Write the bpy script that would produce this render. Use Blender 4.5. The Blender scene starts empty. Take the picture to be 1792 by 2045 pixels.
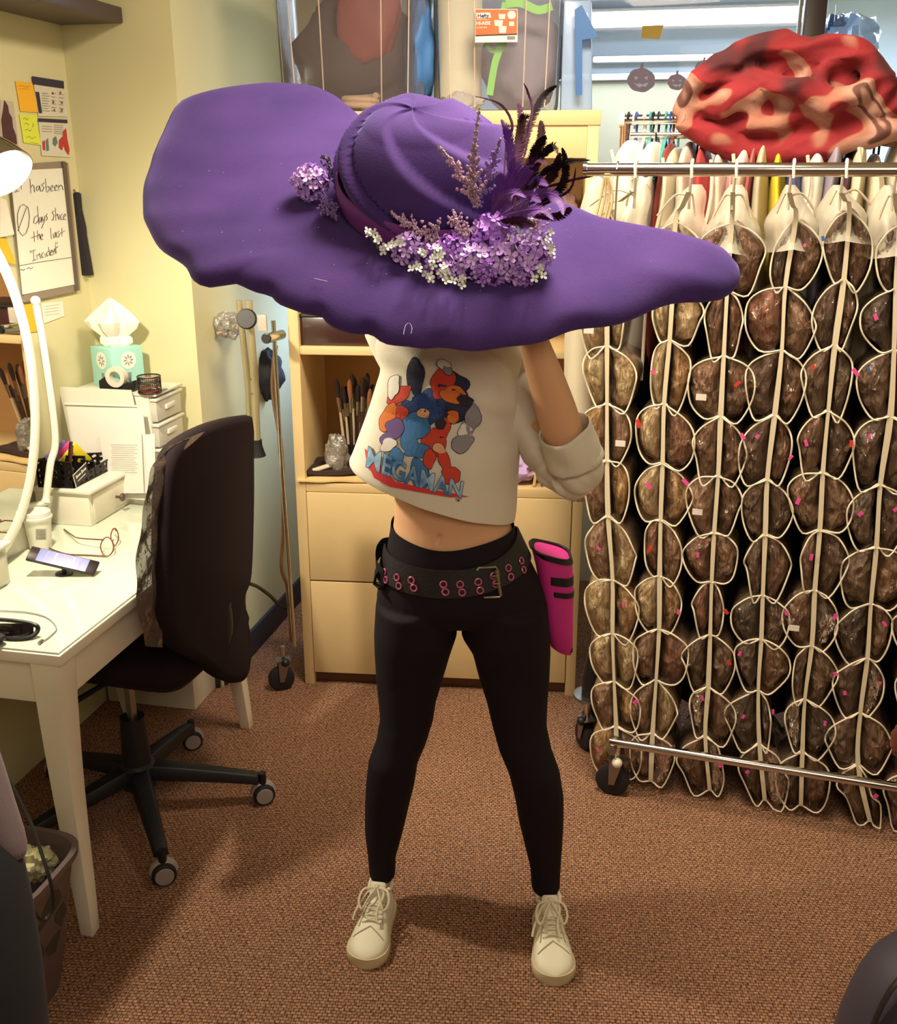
import bpy, bmesh, math, random
from mathutils import Vector, Matrix, noise
from mathutils.bvhtree import BVHTree
random.seed(7)
C = bpy.context.scene.collection
S = bpy.context.scene
PI = math.pi
V = Vector

# ------------------------------------------------------------ camera, light, exposure
CAM_H, PITCH, FPX, IW, IH = 1.72, math.radians(18.4), 2050.0, 1792, 2045
cam_d = bpy.data.cameras.new('camera'); cam = bpy.data.objects.new('camera', cam_d); C.objects.link(cam)
cam.location = (0, 0, CAM_H); cam.rotation_euler = (PI/2 - PITCH, 0, 0)
cam_d.sensor_fit = 'HORIZONTAL'; cam_d.sensor_width = 36.0; cam_d.lens = 36.0*FPX/IW
cam_d.clip_start = 0.05
S.camera = cam
S.view_settings.view_transform = 'Standard'; S.view_settings.look = 'None'
S.view_settings.gamma = 1.0; S.view_settings.exposure = 0.0
S.view_settings.use_curve_mapping = False
try:
    S.cycles.transparent_max_bounces = 32
except Exception: pass
w = bpy.data.worlds.new('world'); S.world = w; w.use_nodes = True
w.node_tree.nodes['Background'].inputs[0].default_value = (1.0, 0.72, 0.52, 1)
w.node_tree.nodes['Background'].inputs[1].default_value = 0.13

def area(name, loc, size, power, col, rot=(0,0,0), sy=None):
    d = bpy.data.lights.new(name, 'AREA'); d.energy = power; d.color = col; d.size = size
    if sy: d.shape = 'RECTANGLE'; d.size_y = sy
    o = bpy.data.objects.new(name, d); C.objects.link(o); o.location = loc; o.rotation_euler = rot
    return o
WARM = (1.0, 0.84, 0.62)
area('ceiling_light_main', (0.30, 2.1, 2.64), 0.5, 56, WARM, sy=0.7)
area('added_front_fill', (0.3, -0.35, 2.3), 0.8, 17, (1.0, 0.82, 0.64), rot=(math.radians(68), 0, 0), sy=0.7)  # fill light added behind the camera, aimed into the room
area('corridor_tubes', (1.6, 5.3, 2.62), 3.0, 210, (0.66, 0.82, 1.0), sy=1.0)
area('added_blue_fill', (-0.30, 4.1, 1.15), 0.3, 3.5, (0.35, 0.55, 1.0), rot=(0, math.radians(75), 0), sy=0.6)  # blue fill added behind the bookcase to tint the pillar side

def camray(px, py):
    x = (px - IW/2)/FPX; y = -(py - IH/2)/FPX
    c, s = math.cos(PITCH), math.sin(PITCH)
    # camera looks +Y pitched down
    return V((x, c + y*s, -s + y*c))
O = V((0, 0, CAM_H))
def atY(px, py, Y): d = camray(px, py); return O + d*(Y/d.y)
def atZ(px, py, z): d = camray(px, py); return O + d*((z-CAM_H)/d.z)
def onplane(px, py, p0, n): d = camray(px, py); return O + d*((V(p0)-O).dot(V(n))/d.dot(V(n)))
def ppm(Y, z): return FPX/(Y*math.cos(PITCH) + (CAM_H-z)*math.sin(PITCH))   # pixels per metre

# room axes
A = math.radians(12)
U = V((math.sin(A), math.cos(A), 0)); W = V((math.cos(A), -math.sin(A), 0)); Z = V((0,0,1))
K = V((-1.135, 3.3, 0))
def R(u, v, z=0): return K + U*u + W*v + Z*z
RM = Matrix((( W.x, U.x, 0), (W.y, U.y, 0), (0,0,1)))     # local x along W, local y along U

# ------------------------------------------------------------ materials
MATS = {}
def rgb(h):
    r, g, b = [int(h[i:i+2], 16)/255 for i in (0,2,4)]
    f = lambda c: c/12.92 if c <= .04045 else ((c+.055)/1.055)**2.4
    return (f(r), f(g), f(b), 1)
def mat(name, col, rough=.6, metal=0, nscale=0, namt=0.15, bump=0, bscale=200, sheen=0, coat=0, trans=None, emit=None, estr=0, spec=.5):
    if name in MATS: return MATS[name]
    m = bpy.data.materials.new(name); m.use_nodes = True; MATS[name] = m
    nt = m.node_tree; b = nt.nodes['Principled BSDF']; L = nt.links
    c = rgb(col) if isinstance(col, str) else col
    b.inputs['Base Color'].default_value = c
    b.inputs['Roughness'].default_value = rough; b.inputs['Metallic'].default_value = metal
    b.inputs['Specular IOR Level'].default_value = spec
    if sheen: b.inputs['Sheen Weight'].default_value = sheen; b.inputs['Sheen Tint'].default_value = tuple(min(1,x*2+.1) for x in c[:3])+(1,); b.inputs['Sheen Roughness'].default_value = .4
    if coat: b.inputs['Coat Weight'].default_value = coat; b.inputs['Coat Roughness'].default_value = .15
    if emit: b.inputs['Emission Color'].default_value = rgb(emit); b.inputs['Emission Strength'].default_value = estr
    tc = nt.nodes.new('ShaderNodeTexCoord')
    if nscale:
        n = nt.nodes.new('ShaderNodeTexNoise'); n.inputs['Scale'].default_value = nscale; n.inputs['Detail'].default_value = 4
        L.new(tc.outputs['Object'], n.inputs['Vector'])
        r = nt.nodes.new('ShaderNodeMapRange'); r.inputs['To Min'].default_value = 1-namt; r.inputs['To Max'].default_value = 1+namt
        L.new(n.outputs['Fac'], r.inputs['Value'])
        hs = nt.nodes.new('ShaderNodeHueSaturation'); hs.inputs['Color'].default_value = c
        L.new(r.outputs[0], hs.inputs['Value']); L.new(hs.outputs[0], b.inputs['Base Color'])
    if bump:
        n = nt.nodes.new('ShaderNodeTexNoise'); n.inputs['Scale'].default_value = bscale; n.inputs['Detail'].default_value = 3
        L.new(tc.outputs['Object'], n.inputs['Vector'])
        bp = nt.nodes.new('ShaderNodeBump'); bp.inputs['Strength'].default_value = bump; bp.inputs['Distance'].default_value = .004
        L.new(n.outputs['Fac'], bp.inputs['Height']); L.new(bp.outputs[0], b.inputs['Normal'])
    return m
def clear(name, col='FFFFFF', body=.12, gl=.25, rough=.12, bump=.0, bscale=60):
    """thin clear plastic: mostly transparent, a little milky body, glossy"""
    if name in MATS: return MATS[name]
    m = bpy.data.materials.new(name); m.use_nodes = True; MATS[name] = m
    nt = m.node_tree; nt.nodes.clear(); L = nt.links; N = nt.nodes.new
    out = N('ShaderNodeOutputMaterial'); t = N('ShaderNodeBsdfTransparent'); d = N('ShaderNodeBsdfDiffuse'); g = N('ShaderNodeBsdfGlossy')
    d.inputs[0].default_value = rgb(col); g.inputs['Roughness'].default_value = rough
    g.inputs[0].default_value = (1,1,1,1)
    m1 = N('ShaderNodeMixShader'); m1.inputs[0].default_value = body; L.new(t.outputs[0], m1.inputs[1]); L.new(d.outputs[0], m1.inputs[2])
    lw = N('ShaderNodeLayerWeight'); lw.inputs[0].default_value = gl
    m2 = N('ShaderNodeMixShader'); L.new(lw.outputs['Fresnel'], m2.inputs[0]); L.new(m1.outputs[0], m2.inputs[1]); L.new(g.outputs[0], m2.inputs[2])
    L.new(m2.outputs[0], out.inputs[0])
    if bump:
        tc = N('ShaderNodeTexCoord'); n = N('ShaderNodeTexNoise'); n.inputs['Scale'].default_value = bscale; n.inputs['Detail'].default_value = 4
        L.new(tc.outputs['Object'], n.inputs['Vector'])
        bp = N('ShaderNodeBump'); bp.inputs['Strength'].default_value = bump; bp.inputs['Distance'].default_value = .01
        L.new(n.outputs['Fac'], bp.inputs['Height'])
        for s in (d, g, lw): L.new(bp.outputs[0], s.inputs['Normal'])
    return m

def carpet_mat():
    m = bpy.data.materials.new('carpet'); m.use_nodes = True; nt = m.node_tree; L = nt.links; N = nt.nodes.new
    b = nt.nodes['Principled BSDF']; b.inputs['Roughness'].default_value = .95; b.inputs['Specular IOR Level'].default_value = .1
    tc = N('ShaderNodeTexCoord'); mp = N('ShaderNodeMapping'); mp.inputs['Rotation'].default_value = (0,0,math.radians(4)); mp.inputs['Scale'].default_value = (1, 1, 1)
    L.new(tc.outputs['Object'], mp.inputs[0])
    br = N('ShaderNodeTexBrick'); br.inputs['Scale'].default_value = 1; br.inputs['Brick Width'].default_value = .0115; br.inputs['Row Height'].default_value = .0085
    br.inputs['Mortar Size'].default_value = .0014; br.inputs['Mortar Smooth'].default_value = .9; br.inputs['Color1'].default_value = (1,1,1,1); br.inputs['Color2'].default_value = (.72,.72,.72,1); br.inputs['Mortar'].default_value = (.2,.2,.2,1)
    n0 = N('ShaderNodeTexNoise'); n0.inputs['Scale'].default_value = 90; L.new(mp.outputs[0], n0.inputs['Vector'])
    vm = N('ShaderNodeVectorMath'); vm.operation = 'MULTIPLY_ADD'; vm.inputs[1].default_value = (.004,.004,0)
    L.new(n0.outputs['Color'], vm.inputs[0]); L.new(mp.outputs[0], vm.inputs[2]); L.new(vm.outputs[0], br.inputs['Vector'])
    n1 = N('ShaderNodeTexNoise'); n1.inputs['Scale'].default_value = 130; n1.inputs['Detail'].default_value = 2; L.new(mp.outputs[0], n1.inputs['Vector'])
    n2 = N('ShaderNodeTexNoise'); n2.inputs['Scale'].default_value = 5; n2.inputs['Detail'].default_value = 4; L.new(mp.outputs[0], n2.inputs['Vector'])
    cr = N('ShaderNodeValToRGB'); cr.color_ramp.elements[0].position = .30; cr.color_ramp.elements[0].color = rgb('6E4C3C'); cr.color_ramp.elements[1].position = .58; cr.color_ramp.elements[1].color = rgb('B68A6E')
    L.new(n1.outputs['Fac'], cr.inputs[0])
    mx = N('ShaderNodeMix'); mx.data_type = 'RGBA'; mx.blend_type = 'MULTIPLY'; mx.inputs[0].default_value = .85
    L.new(cr.outputs[0], mx.inputs[6]); L.new(br.outputs[0], mx.inputs[7])
    mr = N('ShaderNodeMapRange'); mr.inputs['To Min'].default_value = .82; mr.inputs['To Max'].default_value = 1.18; L.new(n2.outputs['Fac'], mr.inputs['Value'])
    hs = N('ShaderNodeHueSaturation'); L.new(mx.outputs[2], hs.inputs['Color']); L.new(mr.outputs[0], hs.inputs['Value']); L.new(hs.outputs[0], b.inputs['Base Color'])
    ad = N('ShaderNodeMath'); ad.operation = 'ADD'; L.new(n1.outputs['Fac'], ad.inputs[0]); L.new(br.outputs['Fac'], ad.inputs[1])
    inv = N('ShaderNodeMath'); inv.operation = 'SUBTRACT'; L.new(n1.outputs['Fac'], inv.inputs[0]); L.new(br.outputs['Fac'], inv.inputs[1])
    bp = N('ShaderNodeBump'); bp.inputs['Strength'].default_value = .7; bp.inputs['Distance'].default_value = .004; L.new(inv.outputs[0], bp.inputs['Height']); L.new(bp.outputs[0], b.inputs['Normal'])
    return m
def streak_mat(name, c1, c2, sc=(60,60,12), rough=.4, coat=.0):
    m = bpy.data.materials.new(name); m.use_nodes = True; nt = m.node_tree; L = nt.links; N = nt.nodes.new; MATS[name] = m
    b = nt.nodes['Principled BSDF']; b.inputs['Roughness'].default_value = rough; b.inputs['Coat Weight'].default_value = coat
    tc = N('ShaderNodeTexCoord'); mp = N('ShaderNodeMapping'); mp.inputs['Scale'].default_value = sc; L.new(tc.outputs['Object'], mp.inputs[0])
    n = N('ShaderNodeTexNoise'); n.inputs['Scale'].default_value = 1.5; n.inputs['Detail'].default_value = 5; n.inputs['Distortion'].default_value = 1.6; L.new(mp.outputs[0], n.inputs['Vector'])
    cr = N('ShaderNodeValToRGB'); cr.color_ramp.elements[0].position = .38; cr.color_ramp.elements[0].color = rgb(c1); cr.color_ramp.elements[1].position = .66; cr.color_ramp.elements[1].color = rgb(c2)
    L.new(n.outputs['Fac'], cr.inputs[0]); L.new(cr.outputs[0], b.inputs['Base Color'])
    bp = N('ShaderNodeBump'); bp.inputs['Strength'].default_value = .6; bp.inputs['Distance'].default_value = .006; L.new(n.outputs['Fac'], bp.inputs['Height']); L.new(bp.outputs[0], b.inputs['Normal'])
    return m

# ------------------------------------------------------------ mesh builder
class MB:
    def __init__(s): s.v = []; s.f = []
    def add(s, vs, fs):
        o = len(s.v); s.v += [tuple(x) for x in vs]; s.f += [tuple(i+o for i in f) for f in fs]; return s
    def box(s, c, sz, M=None):
        M = M or Matrix.Identity(3); c = V(c); x, y, z = [k/2 for k in sz]
        vs = [c + M @ V((a*x, b*y, d*z)) for a in (-1,1) for b in (-1,1) for d in (-1,1)]
        return s.add(vs, [(0,1,3,2),(4,6,7,5),(0,4,5,1),(2,3,7,6),(0,2,6,4),(1,5,7,3)])
    def hexa(s, p):   # 8 points: bottom loop 4, top loop 4
        return s.add(p, [(3,2,1,0),(4,5,6,7),(0,1,5,4),(1,2,6,5),(2,3,7,6),(3,0,4,7)])
    def loft(s, rings, cap0=True, cap1=True, closed=False):
        n = len(rings[0]); o = len(s.v)
        for r in rings: s.v += [tuple(p) for p in r]
        m = len(rings)
        for i in range(m if closed else m-1):
            for j in range(n):
                a = o+i*n+j; b = o+i*n+(j+1)%n; c = o+((i+1)%m)*n+(j+1)%n; d = o+((i+1)%m)*n+j
                s.f.append((a,b,c,d))
        if not closed:
            if cap0: s.f.append(tuple(o+j for j in range(n))[::-1])
            if cap1: s.f.append(tuple(o+(m-1)*n+j for j in range(n)))
        return s
    def tube(s, pts, r, n=8, closed=False, cap=True, flat=1.0, up=None):
        pts = [V(p) for p in pts]; m = len(pts); rings = []; prev = None
        for i, p in enumerate(pts):
            if closed: t = pts[(i+1)%m]-pts[i-1]
            else: t = pts[min(i+1,m-1)]-pts[max(i-1,0)]
            if t.length < 1e-9: t = V((0,0,1))
            t.normalize()
            if prev is None:
                ref = V(up) if up else (V((0,0,1)) if abs(t.z) < .9 else V((1,0,0)))
                a = t.cross(ref).normalized()
            else:
                a = prev - t*prev.dot(t)
                a = a.normalized() if a.length > 1e-6 else t.orthogonal().normalized()
            prev = a; b = t.cross(a)
            rr = r[i] if isinstance(r, (list, tuple)) else r
            rings.append([p + a*math.cos(2*PI*k/n)*rr + b*math.sin(2*PI*k/n)*rr*flat for k in range(n)])
        return s.loft(rings, cap, cap, closed)
    def lathe(s, prof, c=(0,0,0), n=24, M=None, cap=True):
        c = V(c); M = M or Matrix.Identity(3)
        rings = [[c + M @ V((r*math.cos(2*PI*k/n), r*math.sin(2*PI*k/n), z)) for k in range(n)] for r, z in prof]
        return s.loft(rings, cap, cap)
    def ell(s, c, r, M=None, n=16, m=10):
        prof = [(max(1e-4, math.sin(PI*i/m)), -math.cos(PI*i/m)) for i in range(m+1)]
        M2 = (M or Matrix.Identity(3)) @ Matrix.Diagonal(V(r) if not isinstance(r, (int, float)) else V((r,r,r)))
        return s.lathe(prof, c, n, M2)
    def prism(s, poly, d):   # poly list of 3D pts, extrude vector d
        n = len(poly); d = V(d); o = len(s.v)
        s.v += [tuple(p) for p in poly] + [tuple(V(p)+d) for p in poly]
        s.f.append(tuple(o+i for i in range(n))[::-1]); s.f.append(tuple(o+n+i for i in range(n)))
        for i in range(n): j = (i+1)%n; s.f.append((o+i,o+j,o+n+j,o+n+i))
        return s
    def grid(s, fn, nu, nv):
        o = len(s.v)
        for i in range(nu+1):
            for j in range(nv+1): s.v.append(tuple(fn(i/nu, j/nv)))
        for i in range(nu):
            for j in range(nv):
                a = o+i*(nv+1)+j; s.f.append((a, a+nv+1, a+nv+2, a+1))
        return s
    def mesh(s, name):
        me = bpy.data.meshes.new(name); me.from_pydata(s.v, [], s.f); me.update()
        bm = bmesh.new(); bm.from_mesh(me); bmesh.ops.recalc_face_normals(bm, faces=bm.faces); bm.to_mesh(me); bm.free()
        return me
def densify(rings, n):
    out = []; m = len(rings); k = len(rings[0])
    cols_ = [catmull([rings[i][j] for i in range(m)], n) for j in range(k)]
    return [[c[i] for c in cols_] for i in range(len(cols_[0]))]
def obj(name, mb, m, parent=None, smooth=40, bev=0, solid=0, sub=0, vox=0, smo=0, label=None, disp=None):
    me = mb.mesh(name) if isinstance(mb, MB) else mb
    o = bpy.data.objects.new(name, me); C.objects.link(o)
    if disp:
        for v in me.vertices: v.co = disp(v.co)
    if vox or sub or bev or solid or smo:
        if vox: k = o.modifiers.new('r', 'REMESH'); k.mode = 'VOXEL'; k.voxel_size = vox; k.use_smooth_shade = True
        if smo: k = o.modifiers.new('s', 'SMOOTH'); k.factor = .5; k.iterations = smo
        if solid: k = o.modifiers.new('t', 'SOLIDIFY'); k.thickness = solid; k.offset = 0
        if bev: k = o.modifiers.new('b', 'BEVEL'); k.width = bev; k.segments = 2; k.limit_method = 'ANGLE'; k.angle_limit = .6
        if sub: k = o.modifiers.new('u', 'SUBSURF'); k.levels = sub; k.render_levels = sub
        dg = bpy.context.evaluated_depsgraph_get(); dg.update()
        me2 = bpy.data.meshes.new_from_object(o.evaluated_get(dg)); o.modifiers.clear(); o.data = me2; me2.name = name; me = me2
    me.materials.clear(); me.materials.append(m)
    if smooth:
        for p in me.polygons: p.use_smooth = True
        if smooth < 180: me.set_sharp_from_angle(angle=math.radians(smooth))
    if parent:
        o.parent = parent; o.matrix_parent_inverse = Matrix.Translation(-parent.location)
    if label: o['label'] = label
    return o
def tag(o, label, cat, group=None):
    o['label'] = label; o['category'] = cat
    if group: o['group'] = group
    return o
def thing(name, label, cat, loc, group=None):
    o = bpy.data.objects.new(name, None); C.objects.link(o); o.location = V(loc); o.empty_display_size = .05
    return tag(o, label, cat, group)
def struct(name, mb, m, **k):
    o = obj(name, mb, m, **k); o['kind'] = 'structure'; return o
def bvh_of(o):
    return BVHTree.FromPolygons([v.co.copy() for v in o.data.vertices], [tuple(p.vertices) for p in o.data.polygons])
def catmull(pts, n, closed=False):
    pts = [V(p) for p in pts]; m = len(pts); out = []
    segs = m if closed else m-1
    for i in range(segs):
        g = (lambda k: pts[k % m]) if closed else (lambda k: pts[max(0, min(m-1, k))])
        p0, p1, p2, p3 = g(i-1), g(i), g(i+1), g(i+2)
        for j in range(n):
            t = j/n
            out.append(.5*((2*p1)+(p2-p0)*t+(2*p0-5*p1+4*p2-p3)*t*t+(-p0+3*p1-3*p2+p3)*t**3))
    if not closed: out.append(pts[-1])
    return out
def nz(p, sc=1, seed=0): return noise.noise(V(p)*sc + V((seed*7.3, seed*3.1, seed*1.7)))
def text_mb(txt, fn, size=1.0, bold=0.0, maxlen=None):
    """lettering with the built-in font, each vertex placed by fn(x, y)"""
    cu = bpy.data.curves.new('t', 'FONT'); cu.body = txt; cu.size = size; cu.offset = bold; cu.resolution_u = 3
    o = bpy.data.objects.new('t', cu); C.objects.link(o)
    dg = bpy.context.evaluated_depsgraph_get(); dg.update(); me = bpy.data.meshes.new_from_object(o.evaluated_get(dg))
    bpy.data.objects.remove(o)
    if maxlen:
        bm = bmesh.new(); bm.from_mesh(me)
        for _ in range(3):
            es = [e for e in bm.edges if e.calc_length() > maxlen]
            if es: bmesh.ops.subdivide_edges(bm, edges=es, cuts=1)
        bmesh.ops.triangulate(bm, faces=bm.faces); bm.to_mesh(me); bm.free()
    mb = MB(); mb.add([fn(v.co.x, v.co.y) for v in me.vertices], [tuple(p.vertices) for p in me.polygons]); return mb
# ------------------------------------------------------------ common materials
M_wall = mat('wall_paint', 'D3CDA2', .85, nscale=3, namt=.03, bump=.08, bscale=90)
M_wallb = mat('wall_paint_cool', 'C3C3BC', .85, nscale=3, namt=.03)
M_ceil = mat('ceiling_paint', 'D8CFB8', .9, nscale=4, namt=.04)
M_base = mat('baseboard_navy', '2A2B38', .5, nscale=20, namt=.1)
M_white = mat('white_paint', 'E9E4D2', .35, nscale=6, namt=.03, coat=.3)
M_birch = mat('birch_veneer', 'D9BE8C', .5, nscale=9, namt=.06)
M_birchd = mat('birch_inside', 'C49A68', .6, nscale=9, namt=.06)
M_black = mat('black_plastic', '17161B', .45, nscale=30, namt=.1)
M_rubber = mat('black_rubber', '141216', .7, nscale=30, namt=.1)
M_chrome = mat('chrome', 'D8D4CC', .14, 1, nscale=30, namt=.04)
M_steel = mat('brushed_steel', '9A9792', .35, 1, nscale=40, namt=.08)
M_grey = mat('grey_plastic', '8E8A88', .45, nscale=30, namt=.06)
M_paper = mat('paper', 'E6E2D4', .8, nscale=30, namt=.03)
M_ink = mat('ink', '2B2422', .7, nscale=40, namt=.1)
M_glass = clear('window_glass', 'BFD4F0', .05, .12, .02)
M_bin = clear('bin_plastic', 'A9A4A4', .34, .25, .2, .12, 12)
M_poly = clear('bag_plastic', 'D2AE8C', .15, .25, .10, 1.0, 45)
M_pocket = clear('pocket_plastic', 'D0B090', .10, .12, .25, .5, 20)
M_cover = clear('garment_cover_plastic', 'F2EBD8', .42, .25, .35, .3, 14)

# ------------------------------------------------------------ room shell
mb = MB(); mb.box((0.6, 3.0, -.05), (6.5, 7.5, .1)); struct('floor', mb, carpet_mat(), smooth=0)
mb = MB(); mb.box((0.6, 3.4, 2.75), (5.6, 7.0, .1)); struct('ceiling', mb, M_ceil, smooth=0)
def wall(name, u0, u1, v0, v1, z0, z1, m):
    mb = MB(); c = R((u0+u1)/2, (v0+v1)/2, (z0+z1)/2); mb.box(c, (abs(v1-v0), abs(u1-u0), z1-z0), RM); return struct(name, mb, m, smooth=0)
wall('wall_left', -3.3, 0.1, -.1, 0, 0, 2.7, M_wall)
wall('wall_back_alcove', 0, .8+.6, -.1, .35, 0, 2.7, M_wall)       # the return beside the desk, its end face is the pillar side
DU = 1.25                                                         # back wall distance along U
wall('wall_back', DU, DU+.1, .35, 3.9, 0, 1.28, M_wallb)
wall('light_block_pier', DU, DU+.1, .35, .74, 1.28, 2.7, M_wallb)  # added to keep corridor light off the upper pillar side
wall('wall_right', -2.6, DU+2.6, 3.6, 3.7, 0, 2.7, M_wall)
mb = MB(); mb.box(R(DU/2, .356, .05), (.012, DU-.02, .1), RM); struct('baseboard_left', mb, M_base, bev=.002)
mb = MB(); mb.box(R(-.007, .175, .05), (.34, .012, .1), RM); struct('baseboard_back', mb, M_base, bev=.002)
# window band over the back wall
win = bpy.data.objects.new('window_1', None); C.objects.link(win); win.location = R(DU, 1.6, 1.28); win['kind'] = 'structure'
M_frame = mat('window_frame_dark', '4A3C3C', .4, nscale=20, namt=.1)
mb = MB(); mb.box(R(DU+.03, 2.25, 1.305), (3.0, .08, .05), RM); obj('window_sill', mb, M_frame, win, bev=.003)
mb = MB(); mb.box(R(DU+.03, 2.25, 2.655), (3.0, .08, .08), RM); obj('window_head', mb, M_frame, win, bev=.003)
pm = onplane(1620, 100, R(DU+.02, 0, 0), U); vm_ = (pm-K).dot(W)
mb = MB(); mb.box(R(DU+.02, vm_, 1.98), (.075, .09, 1.4), RM); obj('window_mullion', mb, M_frame, win, bev=.003)
mb = MB(); mb.box(R(DU+.02, .79, 1.98), (.09, .09, 1.4), RM); obj('window_jamb', mb, mat('jamb_navy', '1E2A3E', .5, nscale=20, namt=.1), win, bev=.003)
mb = MB(); mb.box(R(DU+.0, vm_-.052, 1.98), (.012, .04, 1.4), RM); obj('mullion_trim', mb, M_grey, win, bev=.002)
mb = MB(); mb.box(R(DU+.02, (vm_+.80)/2, 1.98), (vm_-.88, .006, 1.34), RM); obj('pane', mb, M_glass, win, smooth=0)
mb = MB(); mb.box(R(DU+.02, (vm_+3.8)/2+.02, 1.98), (3.8-vm_-.1, .006, 1.34), RM); obj('pane', mb, M_glass, win, smooth=0)
def lump_(c, r):
    mb = MB(); mb.ell((0,0,0), 1, n=26, m=18); mb.v = [tuple(V(c)+V(v)*r*(1+.3*nz(v,2.2,int(r*100))+.15*nz(v,5,3))) for v in mb.v]; return mb
# corridor beyond the glass
M_corr = mat('corridor_wall', 'C6D2E2', .8, nscale=2, namt=.05)
wall('wall_corridor', DU+3.0, DU+3.1, -1.5, 6, 0, 2.9, M_corr)
mb = MB(); mb.box(R(DU+1.9, 2.2, 2.72), (7, 2.6, .03), RM); struct('ceiling_corridor', mb, mat('corridor_ceiling', 'B9C4D0', .8, nscale=3, namt=.05))
M_tube = mat('tube_glow', 'FFFFFF', .5, emit='E8F2FF', estr=5)
for (px0, px1, py, h, uu) in ((1140, 1640, 38, .085, 2.7), (1180, 1560, 118, .03, 2.9)):
    a = onplane(px0, py, R(DU+uu, 0, 0), U); b = onplane(px1, py-4, R(DU+uu, 0, 0), U)
    t = thing('corridor_light', 'long bright white light beyond the window glass, %s' % ('the broad upper one' if h > .05 else 'the thin lower one'), 'light', (a+b)/2)
    mb = MB(); mb.box((a+b)/2, ((b-a).length, .05, h*1.5), RM); obj('housing', mb, M_grey, t, bev=.004)
    mb = MB(); mb.box((a+b)/2 - U*.03, ((b-a).length-.04, .04, h), RM); obj('diffuser', mb, M_tube, t, bev=.006)
for (px_, py_, r_, lab_, cc_) in ((1700, 88, .10, 'pale blue crinkled plastic bag seen through the window right of the dark mullion', '8FB0DC'), (1668, 62, .055, 'dark blue bundle beside the pale plastic bag behind the window', '3A5C8C')):
    c_ = onplane(px_, py_, R(DU+.35,0,0), U)
    tag(obj('plastic_bundle', lump_(c_, r_), mat('bundle_'+cc_, cc_, .25, nscale=8, namt=.3, coat=.5), smooth=30), lab_, 'bag')
    mb = MB(); mb.box(V((c_.x, c_.y, (c_.z-r_)/2)), (.16,.16,c_.z-r_-.004), RM); tag(obj('display_stand', mb, M_grey, bev=.004), 'grey stand under the %s bundle behind the window' % ('pale blue' if r_ > .08 else 'dark blue'), 'stand')
# low cabinet far in the corridor
a = onplane(1225, 168, R(DU+1.5,0,0), U); b = onplane(1400, 240, R(DU+1.5,0,0), U)
t = thing('corridor_shelf', 'low tan cabinet seen through the window below the paper pumpkins', 'cabinet', V(((a+b)/2).xy.to_tuple()+(0,)))
mb = MB(); mb.box(V((((a+b)/2).x, ((a+b)/2).y, a.z/2+.001)), (1.1, .4, a.z), RM); obj('body', mb, mat('tan_board', '8F8468', .6, nscale=8, namt=.1), t, bev=.005)
mb = MB(); mb.box(V((((a+b)/2).x, ((a+b)/2).y, a.z+.016)), (1.14, .44, .03), RM); obj('top', mb, mat('tan_board_light', 'B9B39A', .6, nscale=8, namt=.1), t, bev=.005)
# paper pumpkins taped to the glass
M_pk = mat('pumpkin_paper', '9C8DA6', .8, nscale=20, namt=.1); 
def onwin(px, py, off=-.006): return onplane(px, py, R(DU+.012+off, 0, 0), U)
for px, py, r, lab in ((1281, 160, 27, 'largest dull purple paper pumpkin on the window, leftmost of the three'), (1352, 164, 18, 'small dull paper pumpkin on the window, middle of the three'), (1406, 136, 17, 'small faded paper pumpkin on the window nearest the red blanket')):
    pts = []
    for k in range(36):
        a_ = 2*PI*k/36; rr = r*(1+.06*abs(math.sin(a_*3.5))*1)
        pts.append(onwin(px+rr*math.cos(a_), py+rr*.86*math.sin(a_)))
    t = thing('paper_pumpkin', lab, 'decoration', onwin(px, py+r), 'paper pumpkins taped to the window')
    mb = MB(); mb.prism(pts, -U*.002); obj('pumpkin_body', mb, M_pk, t, smooth=0)
    mb = MB(); mb.prism([onwin(px+x_*r/27, py+y_*r/27) for x_, y_ in ((-3,-23),(4,-23),(6,-34),(0,-35))], -U*.002); obj('stem', mb, M_pk, t, smooth=0)
    mb = MB(); q = .0035
    for poly in (((-14,-8),(-5,-5),(-12,0)), ((14,-8),(5,-5),(12,0)), ((-15,5),(-8,8),(-3,6),(3,9),(8,6),(15,5),(9,14),(3,12),(-3,15),(-9,12))):
        mb.prism([onwin(px+x_*r/27, py+y_*r/27, -.0065-.0022) for x_, y_ in poly], -U*.001)
    obj('face_cutout', mb, mat('pumpkin_gap', 'C2CCDC', .8, nscale=20, namt=.05), t, smooth=0)
mb = MB(); mb.prism([onwin(*p) for p in ((1283,52),(1326,50),(1318,78),(1281,76))], -U*.002)
tag(obj('paper_sheet', mb, mat('yellow_paper', 'D8B860', .8, nscale=20, namt=.08), smooth=0), 'yellow paper taped to the window above the pumpkins', 'paper')

# ------------------------------------------------------------ bookcase
BL, BR_ = V((-.506, 3.248, 0)), V((.435, 3.158, 0))
bx_ = (BR_-BL).normalized(); by_ = V((-bx_.y, bx_.x, 0)); BW = (BR_-BL).length; BM = Matrix(((bx_.x, by_.x, 0), (bx_.y, by_.y, 0), (0,0,1)))
def B(x, y, z): return BL + bx_*x + by_*y + Z*z
BH, BD, T = 1.885, .38, .034
bc = thing('bookcase', 'tall birch bookcase behind the person, with closed panels below and open shelves above', 'bookcase', B(BW/2, BD/2, 0))
def bbox(name, x0, x1, y0, y1, z0, z1, m, par=bc, bev=.002, **k):
    mb = MB(); mb.box(B((x0+x1)/2, (y0+y1)/2, (z0+z1)/2), (x1-x0, y1-y0, z1-z0), BM); return obj(name, mb, m, par, bev=bev, **k)
zsh = onplane(880, 972, B(0,0,0), by_).z       # board above the panels
zs2 = onplane(650, 693, B(0,0,0), by_).z
zs3 = 1.52
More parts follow.
